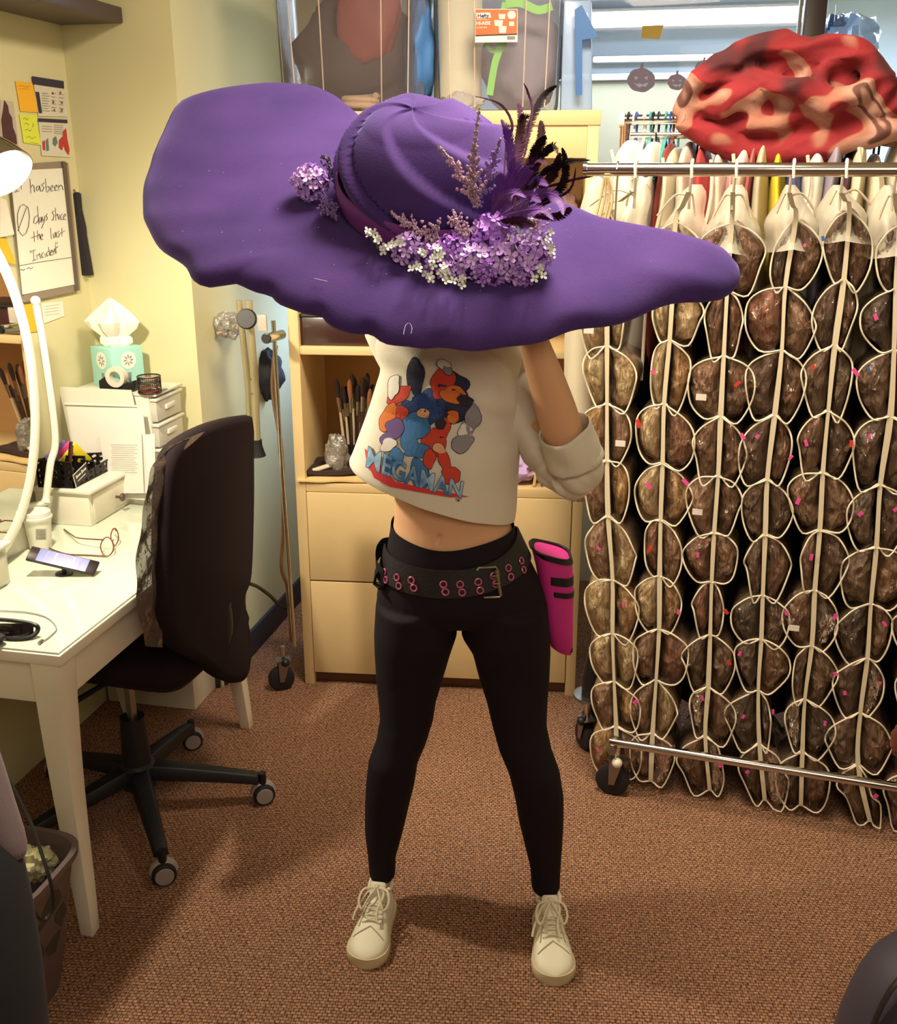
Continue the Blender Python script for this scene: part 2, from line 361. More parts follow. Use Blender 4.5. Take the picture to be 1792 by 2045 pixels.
bbox('side_panel', 0, T, 0, BD, 0, BH-T, M_birch); bbox('side_panel', BW-T, BW, 0, BD, 0, BH-T, M_birch)
bbox('top', -.004, BW+.004, -.004, BD, BH-T*1.2, BH, M_birch)
bbox('back_panel', T, BW-T, BD-.012, BD-.002, .05, BH-T*1.2, M_birchd)
bbox('shelf', T, BW-T, .002, BD-.013, zsh-.03, zsh, M_birch)
bbox('shelf', T, BW-T, .004, BD-.013, zs2-.026, zs2, M_birch)
bbox('shelf', T, BW-T, .004, BD-.013, zs3-.026, zs3, M_birch)
bbox('top_rail', T, BW-T, .003, .02, BH-T*1.2-.09, BH-T*1.2, M_birch)
zmid = onplane(760, 1164, B(0,0,0), by_).z
xm = onplane(1150, 1150, B(0,0,0), by_)
d1 = bbox('door_panel', T+.002, BW-T-.002, -.003, .018, zmid+.003, zsh-.032, M_birch); d2 = bbox('door_panel', T+.002, BW-T-.002, -.003, .018, .05, zmid-.003, M_birch)
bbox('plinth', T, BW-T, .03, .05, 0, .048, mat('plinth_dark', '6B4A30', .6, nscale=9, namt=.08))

# brushes and things on the open shelf
def bpt(px, py, y): return onplane(px, py, B(0, y, 0), by_)
M_wood = mat('brush_wood', '3E2A22', .4, nscale=60, namt=.2); M_ferr = mat('ferrule', 'B9B2A6', .3, 1, nscale=30, namt=.1); M_brist = mat('bristle', '2A1B18', .8, nscale=90, namt=.3); M_tanb = mat('bristle_tan', 'A0623C', .8, nscale=90, namt=.3)
cup = thing('brush_stand', 'dark holder packed with upright makeup brushes on the open bookcase shelf', 'holder', bpt(712, 900, .2))
mb = MB(); c0 = V(bpt(712, 880, .2)); c0.z = zsh
mb.lathe([(.06,0),(.075,.005),(.075,.10),(.07,.10),(.068,.02)], c0, 24); obj('cup', mb, M_black, cup)
k = 0
for i in range(17):
    px = 672 + i*5.2 + random.uniform(-2, 2); py = random.choice([745, 757, 768, 775, 790, 800]) + random.uniform(-4, 4)
    y = .13 + .1*((i*7) % 5)/5
    top = bpt(px, py, y); bot = V((c0.x + (px-712)*.0008, top.y*.4+c0.y*.6, zsh+.012))
    b_ = thing('makeup_brush', '%s makeup brush standing in the dark holder, %s' % ('tan-headed' if i % 4 == 1 else 'dark-headed', ('near its left side','toward its middle','near its right side, by the shirt')[min(2,i//6)]), 'brush', bot, 'makeup brushes in the shelf holder')
    d = (bot-top); mb = MB(); mb.tube([top+d*.36, top+d*.6, bot], [.004,.005,.003], 6); obj('handle', mb, M_wood if i % 3 else mat('brush_pale', 'C9B79A', .4, nscale=30, namt=.1), b_)
    mb = MB(); mb.tube([top+d*.2, top+d*.37], [.0062,.0052], 8); obj('ferrule', mb, M_ferr, b_)
    mb = MB(); mb.tube([top, top+d*.04, top+d*.12, top+d*.21], [.003,.0085,.009,.006], 8); obj('bristles', mb, M_tanb if i % 4 == 1 else M_brist, b_)
# crinkled bags and cloth on the shelf
def lump(c, r, amp, sc, seed, n=28, m=18, flat=None):
    mb = MB(); mb.ell((0,0,0), 1, n=n, m=m); c = V(c); r = V(r)
    out = []
    for v in mb.v:
        v = V(v); k = 1 + amp*nz(v, sc, seed) + amp*.5*nz(v, sc*2.3, seed+3)
        q = V((v.x*r.x*k, v.y*r.y*k, v.z*r.z*k)) + c
        if flat is not None and q.z < flat: q.z = flat + .0005
        out.append(tuple(q))
    mb.v = out; return mb
p = bpt(672, 895, .08); p.z = zsh
tag(obj('plastic_bag', lump(p+Z*.07+V((.0,0,0)), (.04,.04,.075), .35, 2.5, 4, flat=zsh+.0105), clear('crinkle_bag', 'D8D2C8', .25, .6, .1, 1.0, 60), smooth=30), 'crumpled clear plastic bag standing in front of the makeup brushes', 'bag')
def slab(c, sx, sy, t, rz, amp=.004, seed=1, n=16, base=BM):
    M = base @ Matrix.Rotation(rz, 3, 'Z'); c = V(c)
    mb = MB(); f = lambda s_: (lambda a, b: c + M @ V(((a-.5)*sx, (b-.5)*sy, s_*t/2 + (amp*(nz((a*3,b*3,0),1.4,seed)+.8) ))))
    g1 = MB().grid(f(1), n, n); g2 = MB().grid(f(-1), n, n)
    mb.add(g1.v, g1.f); mb.add(g2.v, [q[::-1] for q in g2.f]); N_ = (n+1)**2
    ring = [i*(n+1) for i in range(n+1)] + [n*(n+1)+j for j in range(1, n+1)] + [i*(n+1)+n for i in range(n-1, -1, -1)] + [j for j in range(n-1, 0, -1)]
    for i in range(len(ring)):
        a_, b2 = ring[i], ring[(i+1) % len(ring)]; mb.f.append((a_, b2, b2+N_, a_+N_))
    return mb
p = bpt(690, 938, .1); p.z = zsh+.006; tag(obj('envelope', slab(p, .3, .2, .006, .1, .004), mat('manila', 'DDBE82', .7, nscale=12, namt=.06)), 'pale yellow padded envelope lying flat on the shelf under the dark cloth', 'envelope')
p = bpt(675, 925, .12); p.z = zsh+.022; tag(obj('folded_cloth', slab(p, .26, .17, .014, .15, .008, 5), mat('dark_cloth', '32201E', .85, nscale=30, namt=.2, sheen=.3)), 'dark brown folded cloth on the envelope in the bookcase', 'cloth')
p = bpt(648, 905, .05); mb = MB(); mb.box(V((p.x,p.y,zsh+.043)), (.085,.02,.01), BM @ Matrix.Rotation(.35,3,'Z') @ Matrix.Rotation(-.25, 3, 'Y')); tag(obj('comb', mb, mat('bone_plastic', 'D6CDB2', .4, nscale=20, namt=.05), bev=.002), 'small cream plastic comb on the dark cloth in the bookcase', 'comb')
# right side of the shelf: lavender cloth and stacked folders
p = bpt(1040, 935, .12); p.z = zsh; tag(obj('folded_cloth', lump(p+Z*.045, (.06,.09,.05), .4, 2.2, 9, flat=zsh+.001), mat('lavender_cloth', 'B79BCB', .8, nscale=20, namt=.1, sheen=.3)), 'lavender folded cloth on the bookcase shelf beside the elbow', 'cloth')
for i in range(5):
    p = bpt(1072+i*16, 950, .12); p.z = zsh
    mb = MB(); M_ = BM @ Matrix.Rotation(.12, 3, 'Y'); mb.box(p+Z*(.062+i*.006), (.009, .2, .115), M_)
    tag(obj('folder', mb, mat('folder_yellow', 'E0BE7E', .7, nscale=12, namt=.06) if i % 2 == 0 else mat('folder_dark', '4B2E2C', .7, nscale=12, namt=.1), bev=.001), '%s folder on edge in the bookcase, %s counting from the lavender cloth' % ('pale yellow' if i % 2 == 0 else 'dark brown', ('first','second','third','fourth','fifth')[i]), 'folder', 'folders on the shelf by the elbow')
p = bpt(1035, 893, .25); p.z = zsh; tag(obj('fabric_scrap', lump(p+Z*.1, (.05,.06,.1), .4, 2.6, 19, flat=zsh+.001), mat('wine_cloth', '8C2E3E', .8, nscale=20, namt=.2, sheen=.3)), 'wine red bundled fabric at the back of the shelf behind the lavender cloth', 'fabric')
# dark box on the shelf under the brim, bag of things on upper shelves
bbx = thing('storage_box', 'dark clear-fronted box on the shelf just under the hat brim, left side of bookcase', 'box', bpt(650, 690, .1))
mb = MB(); q = bpt(668, 690, .12); mb.box(V((q.x+.03,q.y,zs2+.045)), (.26,.2,.09), BM); obj('body', mb, mat('box_dark', '3A201D', .3, nscale=12, namt=.2, coat=.6), bbx, bev=.004)
mb = MB(); mb.box(V((q.x+.03,q.y,zs2+.094)), (.27,.21,.01), BM); obj('lid', mb, M_black, bbx, bev=.002)
p = bpt(1120, 330, .1); p.z = zs3; tag(obj('wrapped_bundle', lump(p+Z*.07+by_*.08, (.06,.07,.075), .3, 2.4, 12, flat=zs3+.001), mat('pale_pink_cloth', 'A88A86', .7, nscale=9, namt=.2), smooth=60), 'pale pink wrapped bundle on the top bookcase shelf behind the feathers', 'bundle')
p = bpt(880, 330, .12); mb = MB(); mb.box(V((p.x,p.y,zs3+.06)), (.5,.2,.12), BM); tag(obj('shelf_box', mb, mat('brown_box', '6E3E2C', .7, nscale=9, namt=.1), bev=.004), 'brown carton on the top bookcase shelf behind the crown of the hat', 'box')
# beige knitted thing peeping between hat and bookcase top
p = bpt(706, 222, .02); pts = [V(p)+bx_*(.011*math.cos(i*.9)+i*.0016-.02)+Z*(.008*math.sin(i*.9)+.0)+by_*(-.03) for i in range(26)]
p2 = bpt(705, 205, .1); mb = MB(); mb.tube([B(.24+.05*math.sin(i*.5), .06+.03*math.cos(i*.5), BH+.011+i*.0012) for i in range(30)], .009, 8)
tag(obj('coiled_cord', mb, mat('beige_rope', 'C9A98C', .8, nscale=60, namt=.2, bump=.4)), 'beige coiled rope on top of the bookcase beside the hat crown', 'rope')

# ------------------------------------------------------------ storage bins on the bookcase
def bin_(x0, x1, lab, tint):
    t = thing('storage_bin', lab, 'bin', B((x0+x1)/2, .18, BH), 'clear storage bins on the bookcase')
    mb = MB(); n = 32
    def rr(w, d, z, cx, cy):
        pts = []
        for k in range(n):
            a = 2*PI*k/n + PI/4/4; ca, sa = math.cos(a), math.sin(a)
            e = .35; pts.append(B(cx + w/2*math.copysign(abs(ca)**e, ca), cy + d/2*math.copysign(abs(sa)**e, sa), z))
        return pts
    cx = (x0+x1)/2; w_ = x1-x0
    mb.loft([rr(w_*.93, .33, BH+.002, cx, .185), rr(w_*.95, .345, BH+.02, cx, .185), rr(w_, .37, BH+.40, cx, .185)], True, False)
    obj('body', mb, tint, t, smooth=50, solid=.002)
    mb = MB()
    for fx in ((.12, .32, .72, .9)):
        a, b = B(x0+w_*(.035+fx*.93), .185-.168, BH+.01), B(x0+w_*fx, .185-.187, BH+.4); mb.tube([a, b], .0022, 6)
    obj('moulded_rib', mb, clear('rib_plastic', 'E6D2C0', .55, .3, .2), t)
    mb = MB(); mb.loft([rr(w_*1.01, .375, BH+.395, cx, .185), rr(w_*1.03, .39, BH+.40, cx, .185), rr(w_*1.03, .39, BH+.43, cx, .185), rr(w_*.96, .35, BH+.435, cx, .185)])
    obj('lid', mb, M_bin, t)
    return t
bpx = lambda px: ((bpt(px, 120, 0)-BL).dot(bx_))
xL0, xL1, xR0, xR1 = bpx(540), bpx(852), bpx(862), bpx(1124)
bin_(xL0, xL1, 'clear grey storage bin on the bookcase holding a dark bundle and a red bag', clear('bin_left', '8C8284', .16, .08, .15, .1, 10))
bin_(xR0, xR1, 'clear storage bin on the bookcase with a green ribbon and orange label', clear('bin_right', 'A8A4B0', .14, .08, .15, .1, 10))
tag(obj('dark_bundle', lump(B(xL0+.22, .2, BH+.17), (.19,.13,.16), .25, 1.8, 3, flat=BH+.006), mat('dark_bundle_cloth', '4A4042', .8, nscale=7, namt=.2), smooth=80), 'dark grey bundled fabric filling the left storage bin', 'fabric')
tag(obj('red_bag', lump(B(bpx(730), .09, BH+.26), (.095,.04,.13), .2, 1.5, 8), mat('red_cloth', '8E4642', .6, nscale=9, namt=.1), smooth=80), 'red cloth bag against the front of the left storage bin', 'bag')
tag(obj('blue_cloth', lump(B(bpx(828), .13, BH+.17), (.045,.1,.165), .25, 2.0, 6, flat=BH+.006), mat('blue_cloth', '3F74B4', .6, nscale=9, namt=.1), smooth=80), 'bright blue fabric at the right end of the left storage bin', 'fabric')
mb = MB(); mb.lathe([(.06,0),(.072,.01),(.072,.37),(.055,.385)], B(bpx(905), .16, BH+.004), 28)
tag(obj('fabric_roll', mb, mat('cream_cloth', 'E2DCC0', .8, nscale=8, namt=.06)), 'upright cream fabric roll at the left of the ribbon bin', 'fabric')
tag(obj('grey_fleece', lump(B(bpx(1040), .22, BH+.15), (.13,.11,.145), .2, 2, 15, flat=BH+.006), mat('grey_lilac_cloth', '8B8494', .8, nscale=8, namt=.15), smooth=80), 'grey lilac fabric behind the green ribbon in the right bin', 'fabric')
tag(obj('fleece_tuft', lump(B(bpx(915), .05, BH+.02), (.06,.03,.03), .4, 3, 16, flat=BH+.004), mat('white_fleece', 'B9B3AA', .9, nscale=20, namt=.15), smooth=80), 'dull white fleece tuft at the bottom of the ribbon bin below the cream roll', 'fabric')
# green ribbon
def ribbon(pts, wdt, m, parent, name='ribbon_loop', side=None):
    pp = catmull(pts, 8); mb = MB(); rings = []
    for i, p in enumerate(pp):
        t = (pp[min(i+1,len(pp)-1)]-pp[max(0,i-1)]).normalized(); s_ = t.cross(by_).normalized()*wdt/2
        rings.append([p-s_-by_*.001, p+s_-by_*.001, p+s_+by_*.001, p-s_+by_*.001])
    mb.loft(rings); return obj(name, mb, m, parent)
M_grn = mat('green_ribbon', '7FCB4A', .5, nscale=20, namt=.08)
t = thing('ribbon', 'bright green ribbon hanging inside the right storage bin', 'ribbon', bpt(975, 195, .03))
y_ = .028
ribbon([bpt(1010,5,y_), bpt(1003,50,y_), bpt(1000,90,y_), bpt(988,130,y_), bpt(978,190,y_)], .02, M_grn, t)
ribbon([bpt(1010,8,y_-.003), bpt(1040,6,y_-.003), bpt(1075,20,y_-.003), bpt(1103,12,y_-.003)], .022, M_grn, t)
ribbon([bpt(972,85,y_+.003), bpt(980,100,y_+.003), bpt(1000,102,y_+.003), bpt(1010,84,y_+.003)], .011, M_grn, t)
# orange label on the bin
lab = thing('bin_label', 'orange and white paper label on the right storage bin', 'label', bpt(990, 85, -.006))
def lp(px, py, o=-.008): return bpt(px, py, o)
mb = MB(); mb.prism([lp(949,18), lp(1034,18), lp(1034,84), lp(949,85)], -by_*.001); obj('card', mb, mat('label_white', 'E8E2DA', .5, nscale=20, namt=.03), lab, smooth=0)
mb = MB(); mb.prism([lp(950,19,-.0095), lp(1033,19,-.0095), lp(1033,67,-.0095), lp(950,70,-.0095)], -by_*.0005); obj('orange_field', mb, mat('label_orange', 'E2622A', .5, nscale=20, namt=.04), lab, smooth=0)
mb = MB(); mb.prism([lp(950,70,-.0105), lp(1033,67,-.0105), lp(1033,69,-.0105), lp(950,72,-.0105)], -by_*.0005); obj('dark_rule', mb, M_ink, lab, smooth=0)
mb = MB(); mb.prism([lp(951,26,-.0105), lp(979,25,-.0105), lp(981,35,-.0105), lp(953,37,-.0105)], -by_*.0005); obj('logo_plate', mb, mat('label_white', ''), lab, smooth=0)
def ltext(txt, x0, y0, h, m, wscale=1.0, slope=-.02, bold=.01, o=-.0118):
    return obj('lettering', text_mb(txt, lambda x, y: lp(x0 + x*h*1.35*wscale, y0 - y*h*1.35 + x*h*1.35*slope, o), bold=bold), m, lab, smooth=0)
ltext('Hefty', 954, 35, 8, mat('ink_navy', '2C2A4A', .6, nscale=30, namt=.05), .95, bold=.03)
ltext('HI-RISE', 951, 50, 7.5, mat('label_white', ''), .92, bold=.02)
ltext('storage solution', 951.5, 40, 2.4, mat('label_white', ''), 1.2, bold=.005)
ltext('CLEAR BIN', 951.5, 56.5, 3, mat('label_white', ''), 1.1, bold=.005)
M_binpic = mat('label_grey', 'CFCBC6', .5, nscale=30, namt=.1)
mb = MB()
for px, py, w_, h_ in ((1003, 33, 14, 10), (996, 46, 18, 12), (1004, 59, 16, 14)): mb.prism([lp(px-w_/2,py-h_/2,-.0108), lp(px+w_/2,py-h_/2,-.0108), lp(px+w_/2.4,py+h_/2,-.0108), lp(px-w_/2.4,py+h_/2,-.0108)], -by_*.0004)
mb.prism([lp(1022+8.5*math.cos(2*PI*k/20), 30+8.5*math.sin(2*PI*k/20), -.0108) for k in range(20)], -by_*.0004)
mb.prism([lp(1017,43,-.0108), lp(1027,43,-.0108), lp(1027,52,-.0108), lp(1017,52,-.0108)], -by_*.0004)
obj('product_picture', mb, M_binpic, lab, smooth=0)
mb = MB()
for i in range(11): x_ = 1013+i*1.5; mb.prism([lp(x_,72,-.0098), lp(x_+.7+.4*(i%2),72,-.0098), lp(x_+.7+.4*(i%2),79,-.0098), lp(x_,79,-.0098)], -by_*.0004)
obj('bar_marks', mb, M_ink, lab, smooth=0)
# blue box/bag right of bins
t = thing('shopping_bag', 'blue and white plastic bag at the right end of the bookcase top', 'bag', bpt(1160, 200, .15))
mb = MB(); c = B(bpx(1158), .2, BH); mb.hexa([c+bx_*-.05+by_*-.1, c+bx_*.045+by_*-.1, c+bx_*.045+by_*.1, c+bx_*-.05+by_*.1, c+bx_*-.05+by_*-.12+Z*.3, c+bx_*.03+by_*-.1+Z*.3, c+bx_*.03+by_*.1+Z*.3, c+bx_*-.05+by_*.12+Z*.3]); obj('bag_body', mb, clear('bag_blue', 'A8C4EE', .75, .3, .3, .2, 8), t, bev=.008)
mb = MB(); mb.prism([bpt(1148,20,.06), bpt(1162,10,.06), bpt(1196,75,.06), bpt(1163,80,.06), bpt(1163,190,.06), bpt(1150,190,.06)], -by_*.004); obj('blue_panel', mb, mat('blue_panel', '2F66A8', .5, nscale=9, namt=.1), t)
# ------------------------------------------------------------ wall A: shelf, notes, whiteboard
def wA(px, py, off=0): return onplane(px, py, R(0, off, 0), W)
shelf = MB(); zs_ = 1.985
pL = onplane(120, 50, R(0,0,0), U)
zs_ = pL.z
fr = onplane(248, 48, R(0,0,0), U); dep = (fr-K).dot(W)
shelf.box(R(-1.0, dep/2, zs_+.02), (dep-.002, 1.995, .042), RM)
tag(obj('wall_shelf', shelf, mat('shelf_dark', '4A3A40', .4, nscale=14, namt=.08), bev=.003), 'dark brown wall shelf high above the desk in the corner', 'shelf')
def note(name, pts, m, label, cat='note', off=.002, th=.0012, group=None):
    mb = MB(); mb.prism([wA(x, y, off) for x, y in pts], W*th); return tag(obj(name, mb, m, smooth=0), label, cat, group)
def strokes(lines, par, m, r=.0013, off=.004, n=5, fn=wA, name='writing'):
    mb = MB()
    for l in lines: mb.tube([fn(x, y, off) for x, y in l], r, 4, flat=.5)
    return obj(name, mb, m, par)
M_or = mat('note_orange', 'F0B32A', .8, nscale=20, namt=.04); M_yel = mat('note_yellow', 'F2DC2A', .8, nscale=20, namt=.04); M_lime = mat('note_lime', 'D9E24A', .8, nscale=20, namt=.04)
n = note('sticky_note', [(30,162),(64,166),(77,225),(40,222)], M_or, 'orange sticky note at the top of the wall beside the printed sheets')
strokes([[(36,172),(44,171),(52,174),(60,172)],[(38,178),(50,177),(58,179)]], n, mat('ink_brown', '8C5A28', .7, nscale=30, namt=.05), .0006, .0036)
n = note('sticky_note', [(38,228),(72,229),(81,290),(47,285)], M_lime, 'lime yellow sticky note with handwriting under the orange note')
strokes([[(46,238),(50,235),(54,240),(58,236)],[(48,248),(53,246),(58,250)],[(50,260),(55,258),(60,262),(63,259)],[(52,275),(58,272),(64,277),(72,273)],[(60,284),(76,287)],[(65,246),(67,250),(65,254)]], n, M_ink, .0008, .0036)
n = note('tree_photo', [(0,200),(26,203),(38,300),(0,296)], mat('photo_grey', 'BDB4A4', .6, nscale=9, namt=.15), 'small photo of a dark tree pinned at the left edge', 'photo')
mb = MB(); mb.prism([wA(x,y,.0045) for x, y in ((9,200),(16,212),(18,225),(24,235),(26,255),(32,270),(34,288),(8,287),(5,262),(3,240),(6,222))], W*.0005); obj('tree_picture', mb, mat('tree_dark', '4B2B30', .7, nscale=60, namt=.4), n, smooth=0)
n = note('printed_sheet', [(65,153),(127,163),(135,233),(76,232)], mat('sheet_grey', 'D2CEBE', .8, nscale=14, namt=.05), 'printed sheet with a dark heading bar, upper of the two on the wall', 'poster')
mb = MB(); mb.prism([wA(x,y,.0045) for x, y in ((64,152),(127,162),(128,177),(66,168))], W*.0005); mb.prism([wA(x,y,.0045) for x, y in ((71,183),(78,184),(84,226),(78,226))], W*.0005); obj('heading_bar', mb, mat('print_navy', '2E2A44', .6, nscale=30, namt=.1), n, smooth=0)
strokes([[(84,186+k*5),(96+3*(k%2),187+k*5)] for k in range(8)] + [[(103,186+k*7),(112,187+k*7)] for k in range(6)] + [[(118,188+k*7),(127,189+k*7)] for k in range(6)], n, mat('print_soft', '9A938C', .7, nscale=30, namt=.1), .0012, .0045, name='print')
mb = MB(); [mb.box(wA(x, y, .0055), (.006,.006,.001), RM @ Matrix.Rotation(PI/2, 3, 'Y')) for x, y in ((106,186),(121,185),(107,204),(109,220),(124,220),(124,205))]; obj('print_marks', mb, mat('print_red', '9C4A44', .7, nscale=30, namt=.1), n, smooth=0)
n = note('printed_sheet', [(76,238),(135,237),(141,314),(83,311)], mat('sheet_grey', ''), 'printed sheet with red and green pictures, lower of the two on the wall', 'poster')
mb = MB(); mb.prism([wA(x,y,.0045) for x, y in ((76,236),(134,239),(135,246),(77,243))], W*.0005); obj('heading_bar', mb, mat('print_navy', ''), n, smooth=0)
strokes([[(84,252+k*5),(104,253+k*5)] for k in range(3)] + [[(108,250+k*4),(126,251+k*4)] for k in range(5)], n, mat('print_soft', ''), .001, .0045, name='print')
for (pl, m_, nm) in ((((126,262),(132,256),(134,275),(139,300),(137,310),(130,300),(125,280)), mat('print_red2', 'B4382E', .7, nscale=30, namt=.1), 'red_picture'), (((118,280),(124,273),(127,290),(124,300),(118,295)), mat('print_red2', ''), 'red_picture'), (((106,276),(112,272),(115,285),(111,292),(106,288)), mat('print_teal', '5A7A72', .7, nscale=30, namt=.1), 'teal_picture'), (((92,280),(96,276),(98,300),(93,302)), mat('print_teal', ''), 'teal_picture'), (((85,282),(90,281),(90,300),(86,299)), mat('print_red2', ''), 'red_picture')):
    mb = MB(); mb.prism([wA(x,y,.0045) for x, y in pl], W*.0005); obj(nm, mb, m_, n, smooth=0)
# whiteboard
wb = thing('whiteboard', 'whiteboard hung on the wall with handwriting in dark marker', 'whiteboard', wA(95, 585, .01))
def pr(name, pts, m, par, off, th, **k): mb = MB(); mb.prism([wA(x,y,off) for x, y in pts], W*th); return obj(name, mb, m, par, **k)
pr('board_back', [(14,330),(122,322),(129,326),(153,570),(153,580),(44,603)], mat('board_frame', '8A7C70', .5, nscale=20, namt=.06), wb, .003, .012, smooth=0)
pr('writing_surface', [(20,341),(123,336),(148,568),(45,588)], mat('board_white', 'E4E4DA', .3, nscale=5, namt=.02), wb, .0152, .002, smooth=0)
pr('frame_edge', [(122,323),(129,325),(154,577),(149,581)], mat('board_edge', '5E5148', .5, nscale=20, namt=.06), wb, .0152, .006, smooth=0)
M_mark = mat('marker_ink', '3A2A22', .6, nscale=30, namt=.1)
Lz = [[(27,361),(35,357)],[(32,359),(33,382)],[(29,384),(38,381)],[(38,361),(47,358)],[(42,352),(43,378)],
 [(60,357),(62,386)],[(62,374),(65,369),(68,372),(69,384)],[(78,371),(73,373),(73,381),(77,380),(79,371),(81,382)],[(89,365),(83,369),(88,374),(85,382),(82,381)],
 [(91,356),(93,384)],[(93,374),(97,372),(99,378),(95,384)],[(101,377),(106,374),(105,370),(101,374),(102,382),(107,380)],[(109,376),(114,373),(113,369),(109,373),(110,381),(115,379)],[(117,370),(118,381)],[(118,374),(121,369),(124,371),(126,380)],
 [(47,408),(40,412),(35,428),(35,445),(38,462),(45,471),(52,466),(57,452),(59,432),(56,414),(47,408)],[(53,414),(36,461)],
 [(76,430),(69,434),(67,445),(72,447),(76,440)],[(75,411),(78,448)],[(82,433),(78,436),(78,444),(81,444),(83,434),(84,444)],[(85,432),(86,440),(89,439)],[(90,431),(88,444),(83,456)],[(95,427),(92,430),(95,436),(92,441)],
 [(108,421),(104,424),(108,430),(106,440),(103,439)],[(111,415),(112,441)],[(112,431),(115,427),(117,438)],[(119,428),(119,439)],[(125,427),(121,431),(122,439),(127,438)],[(127,434),(131,431),(130,427),(127,431),(127,438),(132,438)],
 [(62,475),(75,471)],[(68,462),(69,483)],[(75,460),(76,479)],[(76,471),(79,467),(80,477)],[(82,474),(86,471),(84,467),(81,472),(82,479),(86,477)],
 [(101,455),(103,478)],[(111,464),(107,468),(107,475),(110,474),(112,464),(113,474)],[(119,461),(115,464),(119,468),(117,474),(114,473)],[(120,466),(130,461)],[(124,455),(124,472)],
 [(60,500),(61,505)],[(63,500),(64,505)],[(65,501),(71,499)],[(67,500),(68,520)],[(65,521),(72,518)],[(73,508),(75,519)],[(75,511),(79,506),(81,516)],[(87,504),(83,508),(84,515),(88,513)],[(90,506),(91,514)],[(97,501),(93,506),(94,512),(97,509)],[(97,493),(100,511)],[(101,505),(105,502),(103,499),(100,504),(101,510),(106,508)],[(106,500),(107,509)],[(107,503),(110,498),(111,507)],[(108,498),(116,492)],[(111,489),(113,506)],[(111,484),(112,488)],[(114,483),(115,487)],
 [(37,531),(75,524),(143,514)],[(40,539),(44,538),(47,540),(50,537)],[(54,537),(58,534),(61,537),(66,534)]]
strokes(Lz, wb, M_mark, .0012, .0185)
n = note('sticky_note', [(0,475),(12,477),(32,528),(0,520)], M_or, 'orange sticky note half hidden behind the mirror beside the whiteboard', off=.022)
n = note('paper_scrap', [(0,395),(12,400),(28,468),(0,474)], M_paper, 'white paper scrap at the left edge overlapping the whiteboard', 'paper', off=.03)
n = note('sticky_note', [(48,608),(76,603),(88,660),(60,664)], M_or, 'orange sticky note below the whiteboard, left of the white slip', off=.002)
n = note('paper_slip', [(82,606),(124,601),(128,631),(88,646)], M_paper, 'white slip of paper below the whiteboard', 'paper')
strokes([[(90,612+k*6),(118,608+k*6)] for k in range(4)], n, mat('print_soft', ''), .0007, .0036)
# dark brush/towel hanging on hook at the alcove wall
def wBp(px, py, off): return onplane(px, py, R(-off, 0, 0), U)
t = thing('hanging_tool', 'dark narrow fabric roll hanging from a hook beside the whiteboard', 'tool roll', wBp(160, 550, .02))
mb = MB(); mb.prism([wBp(x,y,.035) for x, y in ((143,388),(148,383),(155,386),(158,420),(166,455),(167,470),(181,551),(153,550),(150,500),(141,440))], U*.022); obj('roll', mb, mat('tool_dark', '241C24', .7, nscale=30, namt=.2), t, bev=.004)
mb = MB(); mb.tube(catmull([wBp(145,392,.02), wBp(143,384,.03), wBp(148,379,.03), wBp(151,386,.03)], 5), .002, 6); obj('hook', mb, M_steel, t)
mb = MB(); mb.tube([wBp(149,495,.04), wBp(154,545,.04)], .003, 6); obj('handle', mb, M_grey, t)

# ------------------------------------------------------------ desk
DZ = .75
F0 = V((-.822, 1.962, 0)); DL, DW_ = 1.055, .50
def D(u, v, z=DZ): return F0 + U*u + W*v + Z*z           # v negative goes to the wall
desk = thing('dressing_table', 'white dressing table with a glass top and curved legs along the left wall', 'desk', D(DL/2, -DW_/2, 0))
mb = MB(); mb.box(D(DL/2, -DW_/2, DZ-.017), (DW_, DL, .026), RM); obj('table_top', mb, M_white, desk, bev=.004)
mb = MB(); mb.box(D(DL/2, -DW_/2, DZ-.0015), (DW_-.012, DL-.012, .003), RM); M_gt = mat('glass_sheet', 'DDE6D2', .05, coat=1, nscale=3, namt=.01); obj('glass_sheet', mb, M_gt, desk)
mb = MB(); mb.box(D(.495, -.045, DZ-.085), (.02, .85, .11), RM); obj('apron', mb, M_white, desk, bev=.002)
mb = MB(); mb.box(D(.04, -DW_/2, DZ-.085), (DW_-.12, .02, .11), RM); obj('apron', mb, M_white, desk, bev=.002)
mb = MB(); mb.box(D(.95, -DW_/2, DZ-.085), (DW_-.12, .02, .11), RM); obj('apron', mb, M_white, desk, bev=.002)
for (u, v, su, sv) in ((.04,-.045,-1,1),(.95,-.045,1,1),(.04,-DW_+.04,-1,-1),(.95,-DW_+.04,1,-1)):
    rings = []
    for i in range(13):
        t_ = i/12; z = (DZ-.03)*(1-t_)
        w_ = .034*(1 - .52*t_**1.1) ; k = .028*math.sin(PI*min(1,t_*1.15))*-.6 + .055*t_**3*(1 if su > 0 else .1)
        c = D(u+su*k, v+ (sv*k if su < 0 else 0), z)
        rings.append([c + W*(a*w_) + U*(b*w_) for a, b in ((-1,-1),(1,-1),(1,1),(-1,1))])
    mb = MB(); mb.loft(rings); obj('leg', mb, M_white, desk, bev=.003)

